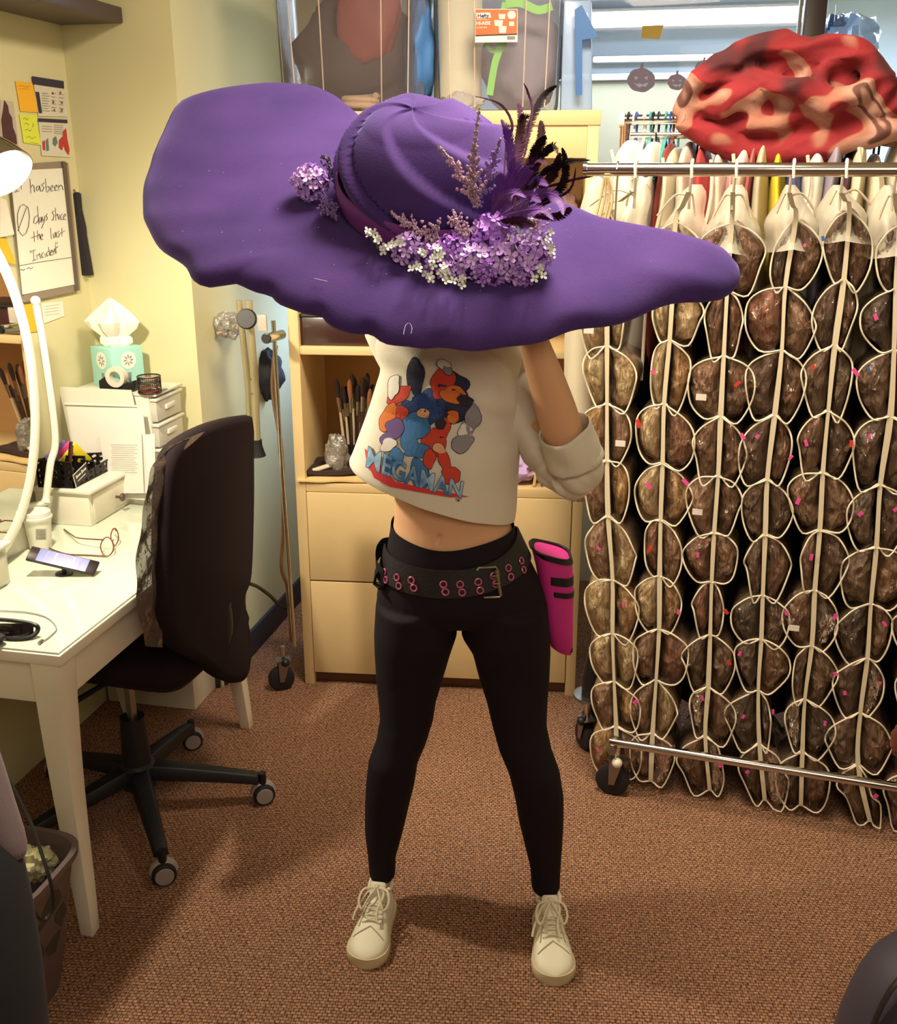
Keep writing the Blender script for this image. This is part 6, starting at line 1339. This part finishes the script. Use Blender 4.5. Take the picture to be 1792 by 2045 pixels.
obj('lettering', text_mb('TM', lambda x, y: ons(910+x*6, 1001-y*8+x*1, .003) or atY(915,1000,1.98), 1.0, .02), mat('print_dark_letters','2A2A34',.8,nscale=60,namt=.05), so_, smooth=0)

# sneakers
M_shoe = mat('sneaker_white', 'E4DFC8', .5, nscale=12, namt=.03); M_sole = mat('sneaker_sole', 'CFC09C', .6, nscale=20, namt=.05); M_lace = mat('lace_cream', 'D8D2B8', .8, nscale=60, namt=.05)
def shoe(heel, toe, side):
    heel, toe = V(heel), V(toe); heel.z = toe.z = 0; d = (toe-heel); Ls = d.length; d.normalize(); s = V((-d.y, d.x, 0))*(-1)   # s: right of walking direction mirrored
    s = V((d.y, -d.x, 0))
    def Q(t, w_, z): return heel + d*(t*Ls) + s*w_ + Z*z
    out = [(0,.0),(.02,.018),(.08,.030),(.2,.034),(.4,.034),(.6,.040),(.75,.045),(.87,.042),(.95,.030),(.99,.013),(1,.0)]
    out = [(t, w_*1.07) for t, w_ in out]
    def wd(t):
        for (t0,w0),(t1,w1) in zip(out, out[1:]):
            if t0 <= t <= t1: return w0+(w1-w0)*(t-t0)/(t1-t0)
        return 0
    outline = [V((t, w_, 0)) for t, w_ in out] + [V((t, -w_, 0)) for t, w_ in out[-2:0:-1]]
    sm = catmull(outline, 4, True)
    root = thing('sneaker', 'white leather sneaker on the foot nearer the %s' % ('office chair' if side < 0 else 'garment rack'), 'shoe', heel*.5+toe*.5, 'pair of white sneakers')
    mb = MB(); mb.loft([[Q(p.x, p.y*sc_, z) for p in sm] for z, sc_ in ((0,.95),(.004,1.03),(.022,1.05),(.026,1.0))]); obj('sole', mb, M_sole, root, smooth=50)
    # upper: arches along the foot
    rings = []; prof = [(.01,.070,.55),(.06,.082,.6),(.14,.083,.6),(.24,.082,.62),(.34,.085,.7),(.44,.080,.82),(.54,.070,.95),(.64,.058,1.1),(.74,.050,1.25),(.84,.045,1.35),(.92,.039,1.4),(.975,.031,1.3),(.998,.026,1.0)]
    for t, hgt, pw in prof:
        w_ = max(.004, wd(t))*.99; ring = []
        for k in range(21):
            a = PI*k/20; cx = math.cos(a); sx = math.sin(a)
            ring.append(Q(t, w_*math.copysign(abs(cx)**.75, cx)*(1 if hgt < .075 else 1 - .28*sx), .02 + (hgt-.02)*abs(sx)**(.75)))
        ring += [Q(t, -w_*.6, .018), Q(t, w_*.6, .018)]
        rings.append(ring)
    mb = MB(); mb.loft(rings); up_ = obj('upper', mb, M_shoe, root, sub=1, smooth=180)
    bvu = bvh_of(up_)
    def top(t, w_, off=.0022):
        o_ = Q(t, w_, .3); h = bvu.ray_cast(o_, V((0,0,-1))); return (h[0] if h[0] else Q(t, w_, .06)) + Z*off
    # collar opening rim and tongue
    mb = MB(); rim = []
    for k in range(28):
        a = 2*PI*k/28; rim.append(Q(.17+.145*math.cos(a), .026*math.sin(a), .088+.008*abs(math.cos(a))-.004*(math.cos(a) > 0)))
    mb.tube(rim, .0055, 8, closed=True); obj('collar', mb, M_shoe, root)
    mb = MB(); mb.tube(catmull([top(.44,0,.001), top(.36,0,.006), Q(.30,0,.103), Q(.265,0,.112)], 4), [.014,.015,.016,.017,.018,.018,.019,.019,.019,.019,.018,.017,.014], 12, flat=.25, up=(0,0,1)); obj('tongue', mb, M_shoe, root)
    # toe cap seam and side panels
    mb = MB(); mb.tube([top(.66+.10*(1-abs(w_))**1.2*0 - .0 + .11*abs(w_), .036*w_, .0008) for w_ in [i/8-1 for i in range(17)]], .0015, 6)
    for q in (-1,1): mb.tube([top(t, q*(.017+.012*max(0,t-.42)/.25), .0008) for t in (.36,.44,.52,.6,.66)], .0014, 6)
    obj('seam', mb, mat('seam_grey', 'A9A288', .7, nscale=60, namt=.05), root)
    mb = MB(); rows = [.62,.57,.52,.47,.42,.37]
    for i, t in enumerate(rows):
        mb.tube([top(t,-.019,.001), top(t-.01,-.008,.004), top(t-.012,.008,.005), top(t,.019,.001)], .0028, 6, flat=.6)
        if i < 5: mb.tube([top(t,-.018,.001), top((t+rows[i+1])/2,0,.005), top(rows[i+1],.018,.001)], .0028, 6, flat=.6); mb.tube([top(t,.018,.001), top((t+rows[i+1])/2,0,.006), top(rows[i+1],-.018,.001)], .0028, 6, flat=.6)
    k0 = Q(.34,0,.110)
    for q in (-1, 1):
        mb.tube(catmull([k0, Q(.40,q*.028,.112), Q(.50,q*.036,.096), Q(.56,q*.026,.084), Q(.48,q*.014,.100), k0], 5), .0032, 6, flat=.6)
        mb.tube(catmull([k0, Q(.40,q*.020,.105), Q(.54,q*.040,.078) if q > 0 else Q(.58,-.012,.086), Q(.60,q*.046,.058) if q > 0 else Q(.66,-.016,.07)], 5), .0032, 6, flat=.6)
    mb.ell(k0, .007); obj('laces', mb, M_lace, root)
    mb = MB()
    for t in rows:
        for q in (-1,1): mb.ell(top(t, q*.0205, -.0005), (.0022,.0022,.0012), n=8, m=5)
    obj('eyelets', mb, mat('eyelet', '8A846C', .6, nscale=60, namt=.05), root)
    return root
shoe(V((atY(768,1768,2.1).x, 2.10, 0)), atZ(726,1936,0)+V((0,.0,0)), -1)
shoe(V((atY(1092,1800,2.05).x, 2.055, 0)), atZ(1110,1970,0), 1)
# ------------------------------------------------------------ hat
def bplane(px, py):
    d = camray(px, py); c0 = V((0,2.08,1.665)); nrm = V((0,-.5,.866)); return O + d*((c0-O).dot(nrm)/d.dot(nrm))
HN_ = V((0,-.5,.866)); HX = V((1,0,0)); HY = V((0,.866,.5))
H0 = bplane(866, 405)
out_px = [(285,388),(293,300),(316,262),(350,214),(428,184),(500,168),(548,166),(610,174),(650,190),(700,228),(770,262),(850,292),(940,318),(1030,345),(1100,374),(1160,402),(1240,430),(1330,452),(1400,468),(1452,486),(1474,512),(1466,538),(1440,556),(1350,598),(1250,634),(1150,664),(1050,686),(960,692),(880,692),(780,681),(700,664),(620,640),(540,612),(450,575),(400,548),(350,505),(318,462),(296,425)]
out_px = [(x-(8 if x < 330 else 0)+(14 if x > 1430 else 0), y-(36 if y > 560 else 0)-(32 if (y < 232 and x < 705) else 0)+(0)) for x, y in out_px]
O3 = []
for x, y in out_px:
    p = bplane(x, y) - H0; O3.append(V((p.dot(HX), p.dot(HY), 0)))
cur = catmull(O3, 10, True)
# resample by angle
NA = 180
def rad(a):
    best = None; d = V((math.cos(a), math.sin(a), 0)); r_ = 0
    for i in range(len(cur)):
        p, q = cur[i], cur[(i+1) % len(cur)]
        den = d.x*(q.y-p.y) - d.y*(q.x-p.x)
        if abs(den) < 1e-9: continue
        t = (p.x*(q.y-p.y) - p.y*(q.x-p.x))/den; u = (p.x*d.y - p.y*d.x)/-den if False else ((d.x*t-p.x)*(q.x-p.x)+(d.y*t-p.y)*(q.y-p.y))/((q-p).length_squared+1e-12)
        if t > 0 and -1e-3 <= u <= 1.001: r_ = max(r_, t)
    return r_
RADS = [rad(2*PI*k/NA) for k in range(NA)]
CRX, CRY = .170, .155
def hl(x, y, z): return H0 + HX*x + HY*y + HN_*z
def crown_r(a): return 1/math.sqrt((math.cos(a)/CRX)**2 + (math.sin(a)/CRY)**2)
def brim_pt(k, t, side):
    a = 2*PI*k/NA; r0 = crown_r(a)*.97; R_ = RADS[k]; ed = .034
    pl = .0055*abs(math.sin(a*8+1.3*math.sin(a*3)))**8     # gathers at the rim
    r = r0 + (R_ - r0)*t
    z = .006*math.sin(a*5+1)*t + .010*math.sin(a*2+.6)*t*t
    z += .0028*math.sin(a*23+2*math.sin(a*4)+t*3)*max(0, t-.35) + .006*nz((r*math.cos(a)*5, r*math.sin(a)*5, 0), 1, 3)*t
    if t > .93: pass
    return r, a, z, pl
def rim_z(R_, r):   # rolls down towards the rim
    q = max(0, (r-(R_-.085))/.085); return -.024*q*q
rings = []
TT = [0,.08,.18,.28,.38,.48,.58,.68,.76,.83,.88,.92,.95,.972,.988,.997,1.0]
for t in TT:
    ring = []
    for k in range(NA):
        r, a, z, pl = brim_pt(k, t, 1); R_ = RADS[k]; zz = z + rim_z(R_, r) 
        e = max(0, (r-(R_-.024))/.024); zz -= .012*(1-math.sqrt(max(0, 1-e*e))); r -= pl*2.2*(t > .9)*(t-.9)*10
        ring.append(hl(r*math.cos(a), r*math.sin(a), zz))
    rings.append(ring)
for t in (.997,.988,.972,.95,.9,.8,.6,.3,0):
    ring = []
    for k in range(NA):
        r, a, z, pl = brim_pt(k, t, -1); R_ = RADS[k]; zz = z + rim_z(R_, r)
        e = max(0, (r-(R_-.024))/.024); zz += -.030 + .012*(1-math.sqrt(max(0, 1-e*e)))*1.4; r -= pl*2.2*(t > .9)*(t-.9)*10
        ring.append(hl(r*math.cos(a), r*math.sin(a), zz))
    rings.append(ring)
hat = thing('giant_hat', 'enormous purple felt hat with flowers and feathers held up over the person', 'hat', H0)
def felt():
    m = mat('felt_purple', '4B2A78', .92, sheen=.35); nt = m.node_tree; L = nt.links; N = nt.nodes.new; b = nt.nodes['Principled BSDF']
    b.inputs['Sheen Tint'].default_value = (.42,.34,.95,1); b.inputs['Sheen Roughness'].default_value = .5; b.inputs['Specular IOR Level'].default_value = .15
    tc = N('ShaderNodeTexCoord'); n1 = N('ShaderNodeTexNoise'); n1.inputs['Scale'].default_value = 260; n1.inputs['Detail'].default_value = 4; L.new(tc.outputs['Object'], n1.inputs[0])
    n2 = N('ShaderNodeTexNoise'); n2.inputs['Scale'].default_value = 6; n2.inputs['Detail'].default_value = 5; L.new(tc.outputs['Object'], n2.inputs[0])
    cr = N('ShaderNodeValToRGB'); cr.color_ramp.elements[0].position = .3; cr.color_ramp.elements[0].color = rgb('3A2862'); cr.color_ramp.elements[1].position = .75; cr.color_ramp.elements[1].color = rgb('4C3474'); L.new(n2.outputs['Fac'], cr.inputs[0])
    mr = N('ShaderNodeMapRange'); mr.inputs['To Min'].default_value = .8; mr.inputs['To Max'].default_value = 1.2; L.new(n1.outputs['Fac'], mr.inputs['Value'])
    hs = N('ShaderNodeHueSaturation'); L.new(cr.outputs[0], hs.inputs['Color']); L.new(mr.outputs[0], hs.inputs['Value']); L.new(hs.outputs[0], b.inputs['Base Color'])
    bp = N('ShaderNodeBump'); bp.inputs['Strength'].default_value = .2; bp.inputs['Distance'].default_value = .002; L.new(n1.outputs['Fac'], bp.inputs['Height']); L.new(bp.outputs[0], b.inputs['Normal'])
    return m
M_felt = felt()
mb = MB(); mb.loft(rings, False, False, closed=False)
obj('brim', mb, M_felt, hat, smooth=180)
# crown with swirling pleats
rings = []; NC = 200; CH = .180; lean = V((-.035, .02, 0))
for i in range(46):
    h = i/45; ang = h*PI/2
    prof = math.cos(ang)**.62 if h < 1 else 0; zz = CH*math.sin(ang)**.95
    bulge = 1 + .11*math.sin(PI*min(1,h*1.5))
    ring = []
    for k in range(NC):
        a = 2*PI*k/NC
        ph = (a + 2.3*h**.8 + .35)/(2*PI)*6
        s_ = ph - math.floor(ph)                         # saw: long slope, sharp fold
        f = (s_**1.6 if s_ < .86 else (1-(s_-.86)/.14)*(.86**1.6))
        amp = .034*math.sin(PI*min(1, .12+h*.95))**.7*(.75+.5*math.sin(math.floor(ph)*2.1))
        r = crown_r(a)*prof*bulge + (f-.45)*amp*min(1, prof*2.2)
        r = max(0.0005, r)
        ring.append(hl(r*math.cos(a)+lean.x*h, r*math.sin(a)+lean.y*h, zz + .006*(f-.4)*h))
    rings.append(ring)
mb = MB(); mb.loft(rings, False, True); obj('crown', mb, M_felt, hat, smooth=180)
mb = MB(); rg = []
for zz, o_ in ((.001,.010),(.018,.012),(.036,.010),(.05,.008),(.054,.003)):
    rg.append([hl((crown_r(2*PI*k/NC)*(1+.04*zz/.05)+o_+.002*nz((k*.06,zz*20,0)))*math.cos(2*PI*k/NC), (crown_r(2*PI*k/NC)*(1+.04*zz/.05)+o_+.002*nz((k*.06,zz*20,0)))*math.sin(2*PI*k/NC), zz - .012*math.cos(2*PI*k/NC+.6)) for k in range(NC)])
mb.loft(rg, False, False); obj('hatband', mb, mat('band_magenta', '6E2A7C', .7, nscale=15, namt=.08, sheen=.3), hat, smooth=180)
# florets
def hatpt(px, py, lift): return onplane(px, py, V((0,2.08,1.665))+HN_*lift, HN_)
def floret(mb, c, n_, r, rot, cup=.35, petals=4):
    n_ = V(n_).normalized(); q = n_.to_track_quat('Z', 'Y').to_matrix() @ Matrix.Rotation(rot, 3, 'Z')
    for p in range(petals):
        a = 2*PI*p/petals; ca, sa = math.cos(a), math.sin(a); 
        def pt(u, v, z): return c + q @ V(((u*ca - v*sa)*r, (u*sa + v*ca)*r, z*r))
        vs = [pt(.05,0,0), pt(.4,-.30,cup*.35), pt(.85,-.36,cup*.9), pt(1.08,0,cup*1.25), pt(.85,.36,cup*.9), pt(.4,.30,cup*.35), pt(.6,0,cup*.4)]
        mb.add(vs, [(0,1,6),(1,2,6),(2,3,6),(3,4,6),(4,5,6),(5,0,6)])
M_fl = [mat('petal_violet', 'A468D0', .6, nscale=40, namt=.15), mat('petal_lilac', 'BC90E4', .6, nscale=40, namt=.12), mat('petal_pale', 'D4B4F0', .6, nscale=40, namt=.1)]
M_wfl = mat('petal_white', 'E2E6EA', .6, nscale=40, namt=.05); M_lf = mat('leaf_sage', '8F9A62', .7, nscale=40, namt=.15); M_core = mat('flower_core', '5A3A7A', .8, nscale=40, namt=.2)
frnd = random.Random(11)
def hydrangea(px, py, rpx, lift, m, label=None, cnt=60, name='hydrangea'):
    c = hatpt(px, py, lift); R_ = rpx/ppm(c.y, c.z)
    mb = MB(); mb.ell(c, R_*.72); core = obj(name, mb, M_core, hat, label=label)
    for mi, m_ in enumerate((m, M_fl[(M_fl.index(m)+1) % 3])):
        mb = MB(); N_ = cnt//2
        for i in range(N_):
            zf_ = 1-2*(i+.5)/N_; a = i*2.399+mi; d = V((math.sqrt(1-zf_*zf_)*math.cos(a), math.sqrt(1-zf_*zf_)*math.sin(a), zf_)); j = V((frnd.uniform(-.35,.35), frnd.uniform(-.35,.35), frnd.uniform(-.35,.35)))
            floret(mb, c + d*R_*frnd.uniform(.72,.98), d+j, R_*frnd.uniform(.28,.38) if R_ < .04 else R_*.26, frnd.random()*6)
        obj('florets', mb, m_, core, smooth=0)
hydrangea(620, 364, 34, .035, M_fl[1], 'single round lilac flower head at the left of the crown', 72)
for (x, y, r_, l_, mi, cn) in ((815,500,34,.02,1,46),(862,515,32,.022,2,46),(905,500,34,.026,0,50),(945,520,38,.028,1,56),(985,472,44,.045,0,66),(1020,520,44,.03,1,66),(1070,505,38,.035,1,56),(1045,545,28,.015,0,44),(975,545,30,.014,0,44),(895,540,24,.012,1,36)):
    hydrangea(x, y, r_, l_, M_fl[mi], None, cn)
# small white blossoms with sage stems
wpos = [(741,470),(752,484),(768,496),(795,490),(838,505),(872,505),(858,548),(880,535),(900,552),(868,520),(1037,455),(1048,470),(1022,482),(1075,545),(1100,488),(1108,500),(1060,440),(1090,470),(930,560),(830,535)]
for (x, y) in wpos:
    mb = MB(); stm = MB(); c = hatpt(x, y, .055 if x > 1000 else .045)
    for q in range(3):
        fc = c + V((frnd.uniform(-.009,.009), -.008, frnd.uniform(-.009,.009)))
        floret(mb, fc, V((frnd.uniform(-.7,.7), -1, frnd.uniform(-.2,.9))), .0076, frnd.random()*6, .2)
        stm.tube([c+V((0,.03,-.012)), c+V((0,.012,-.003)), fc], [.0018,.002,.0022], 5)
    o_ = obj('white_blossom', mb, M_wfl, hat, smooth=0, label='small white blossom'); obj('stem', stm, M_lf, o_)
# lavender sprigs
M_lav = [mat('lavender_dusty', '9C7E96', .8, nscale=90, namt=.25), mat('lavender_pink', 'B490AE', .8, nscale=90, namt=.25), mat('lavender_dark', '4A3460', .8, nscale=90, namt=.25), mat('lavender_violet', '7E62A8', .8, nscale=90, namt=.25)]
def sprig(pts, l0, l1, m, dens=26, wd=9, brs=5):
    n = len(pts); cs = [hatpt(x, y, l0+(l1-l0)*i/(n-1)) for i, (x, y) in enumerate(pts)]; cv = catmull(cs, 6); mb = MB(); up = (cs[-1]-cs[0]).normalized()
    sc_ = 1/ppm(2.0, 1.7)
    def buds(cv_, w0, w1, dn):
        for i in range(dn):
            t = i/dn; p = cv_[min(len(cv_)-1, int(t*(len(cv_)-1)))]; w_ = (w0*(1-t)+w1*t)*sc_
            for _ in range(4):
                o_ = V((frnd.gauss(0,1), frnd.gauss(0,1), frnd.gauss(0,1)))*w_*.42; mb.ell(p+o_, (1.9*sc_, 1.9*sc_, 2.5*sc_), n=6, m=4)
    buds(cv, wd, 2.2, dens)
    for b in range(brs):
        i0 = int((.12+.6*b/brs)*(len(cv)-1)); s_ = 1 if b % 2 else -1; p = cv[i0]; d = up.cross(V((0,1,0))).normalized()*s_
        L_ = (32-4.2*b)*sc_; buds([p + d*L_*t*.75 + up*L_*t for t in (0,.25,.5,.75,1)], wd*.62, 2.0, max(6, dens//3))
    st = MB(); st.tube(cv, .0014, 5); o_ = obj('lavender_sprig', mb, m, hat, smooth=180); obj('stem', st, M_lf, o_)
sprig([(650,372),(660,345),(655,318),(640,313)], .03, .07, M_lav[2], 22, 10, 2); sprig([(648,400),(662,415),(672,440)], .03, .02, M_lav[3], 18, 14, 5); sprig([(650,398),(655,430)], .03, .03, M_lav[3], 12, 12, 3)
sprig([(862,480),(830,455),(800,438),(780,422)], .05, .075, M_lav[1], 26, 9, 5); sprig([(868,478),(872,460),(856,445)], .05, .075, M_lav[0], 16, 9, 3)
sprig([(925,470),(912,445),(905,418)], .055, .085, M_lav[1], 20, 11, 4); sprig([(930,475),(935,450)], .055, .07, M_lav[0], 12, 8, 2)
sprig([(948,404),(930,365),(900,320),(875,292)], .15, .24, M_lav[1], 34, 10, 6); sprig([(950,404),(945,350),(948,290),(958,216)], .15, .30, M_lav[0], 40, 11, 7); sprig([(955,404),(975,350),(990,310),(1000,276)], .14, .25, M_lav[3], 34, 11, 6); sprig([(1065,465),(1078,430),(1095,395)], .06, .10, M_lav[1], 22, 7, 3)
# feathers
M_fe = [mat('feather_black', '160D14', .85, nscale=80, namt=.3, spec=.1), mat('feather_plum', '3A1836', .8, nscale=80, namt=.3, spec=.1), mat('feather_purple', '5C2A84', .55, nscale=80, namt=.25, sheen=.5), mat('feather_brown', '321A1E', .8, nscale=80, namt=.3, spec=.1)]
def feather(pts, l0, l1, wpx, m, taper=.6):
    n = len(pts); cs = [hatpt(x, y, l0+(l1-l0)*(i/(n-1))) for i, (x, y) in enumerate(pts)]; cv = catmull(cs, 8); N_ = len(cv); mb = MB(); sc_ = 1/ppm(2.0,1.8); w_ = wpx*sc_
    view = V((.1,-1,.15)).normalized()
    for side in (-1, 1):
        for i in range(1, N_*6):
            t = i/(N_*6); f = t*(N_-1); a = int(f); b = min(a+1, N_-1); p = cv[a].lerp(cv[b], f-a); d = (cv[b]-cv[max(0,a-1)]).normalized(); s_ = d.cross(view).normalized()*side
            env = (math.sin(PI*min(1, t*1.02))**taper)*w_*1.25*frnd.uniform(.75,1.1)*(.55 if side < 0 else 1)
            if frnd.random() < .06: env *= .5
            tip = p + s_*env + d*env*1.1 + view*frnd.uniform(-.2,.2)*env
            mb.add([p-d*.0012, p+d*.0012, tip+d*.0008, tip-d*.0006], [(0,1,2,3)])
    o_ = obj('feather', mb, m, hat, smooth=0); st = MB(); st.tube(cv, [.0014*(1-.8*i/N_)+.0002 for i in range(N_)], 5); obj('quill', st, m, o_)
FE = [ ([(1010,400),(1040,310),(1060,240),(1085,190),(1112,170)], 9, 0), ([(1020,400),(1050,300),(1062,220),(1054,185),(1046,166)], 3, 1), ([(1005,400),(1010,300),(1022,250),(1000,210),(950,192)], 3, 1), ([(1015,400),(1018,330),(1012,270),(1000,240)], 10, 2), ([(1020,410),(1030,320),(1040,260),(1035,205)], 12, 1),
 ([(1025,420),(1050,340),(1075,290),(1080,240)], 12, 3), ([(1030,420),(1060,350),(1068,300),(1090,270)], 12, 0), ([(1030,420),(1080,350),(1110,330),(1140,320),(1180,320)], 8, 0), ([(1030,425),(1080,380),(1120,365),(1160,355),(1185,352)], 3, 1), ([(1035,430),(1085,370),(1105,340),(1118,305)], 10, 3), ([(1040,430),(1090,400),(1120,370),(1128,330),(1122,295)], 8, 0),
 ([(1000,410),(1030,370),(1050,340),(1066,330)], 12, 2), ([(1000,420),(1040,380),(1075,360),(1095,372)], 12, 2), ([(1000,430),(1050,400),(1090,385),(1120,400),(1125,430)], 13, 2), ([(995,420),(1010,380),(1025,345),(1020,320)], 14, 2), ([(1010,430),(1050,420),(1085,420),(1105,440)], 14, 2), ([(1000,440),(1040,440),(1070,450)], 12, 1), ([(985,430),(990,400),(1000,375),(995,350)], 12, 2), ([(1015,420),(1045,360),(1070,320),(1095,330)], 12, 1), ([(1050,420),(1110,395),(1140,375),(1150,335)], 3, 1), ([(1060,430),(1110,430),(1140,415)], 8, 1), ([(1010,400),(1030,300),(1042,240),(1058,228)], 10, 3),
 ([(1020,410),(1065,330),(1105,290),(1115,310)], 9, 0), ([(980,430),(1000,395),(1030,385),(1050,395)], 13, 2), ([(1000,425),(1020,400),(1060,390),(1080,405)], 13, 2)]
for i, (pl, w_, mi) in enumerate(FE): feather(pl, .10 + .01*(i % 3), .16+.03*(i % 4), w_, M_fe[mi])
# lint specks and a loose thread on the brim
mb = MB()
for _ in range(55):
    k = frnd.randrange(NA); t = frnd.uniform(.1,.9); a = 2*PI*k/NA; r = crown_r(a) + (RADS[k]-crown_r(a))*t
    p = hl(r*math.cos(a), r*math.sin(a), .012+.010*math.sin(a*2+.6)*t*t+rim_z(RADS[k], r)); mb.ell(p, frnd.uniform(.0005,.0011), n=5, m=4)
mb.tube(catmull([hatpt(806,668,.01), hatpt(810,650,.012), hatpt(818,645,.012), hatpt(823,655,.012), hatpt(821,666,.01)], 4), .0005, 4); mb.tube([hatpt(628,556,.012), hatpt(654,562,.012)], .0006, 4)
tag(obj('lint', mb, mat('lint_white', 'B8A8C8', .9, nscale=20, namt=.05)), 'pale lint specks and loose threads scattered on the purple hat brim', 'lint')
bpy.data.objects['lint']['kind'] = 'stuff'
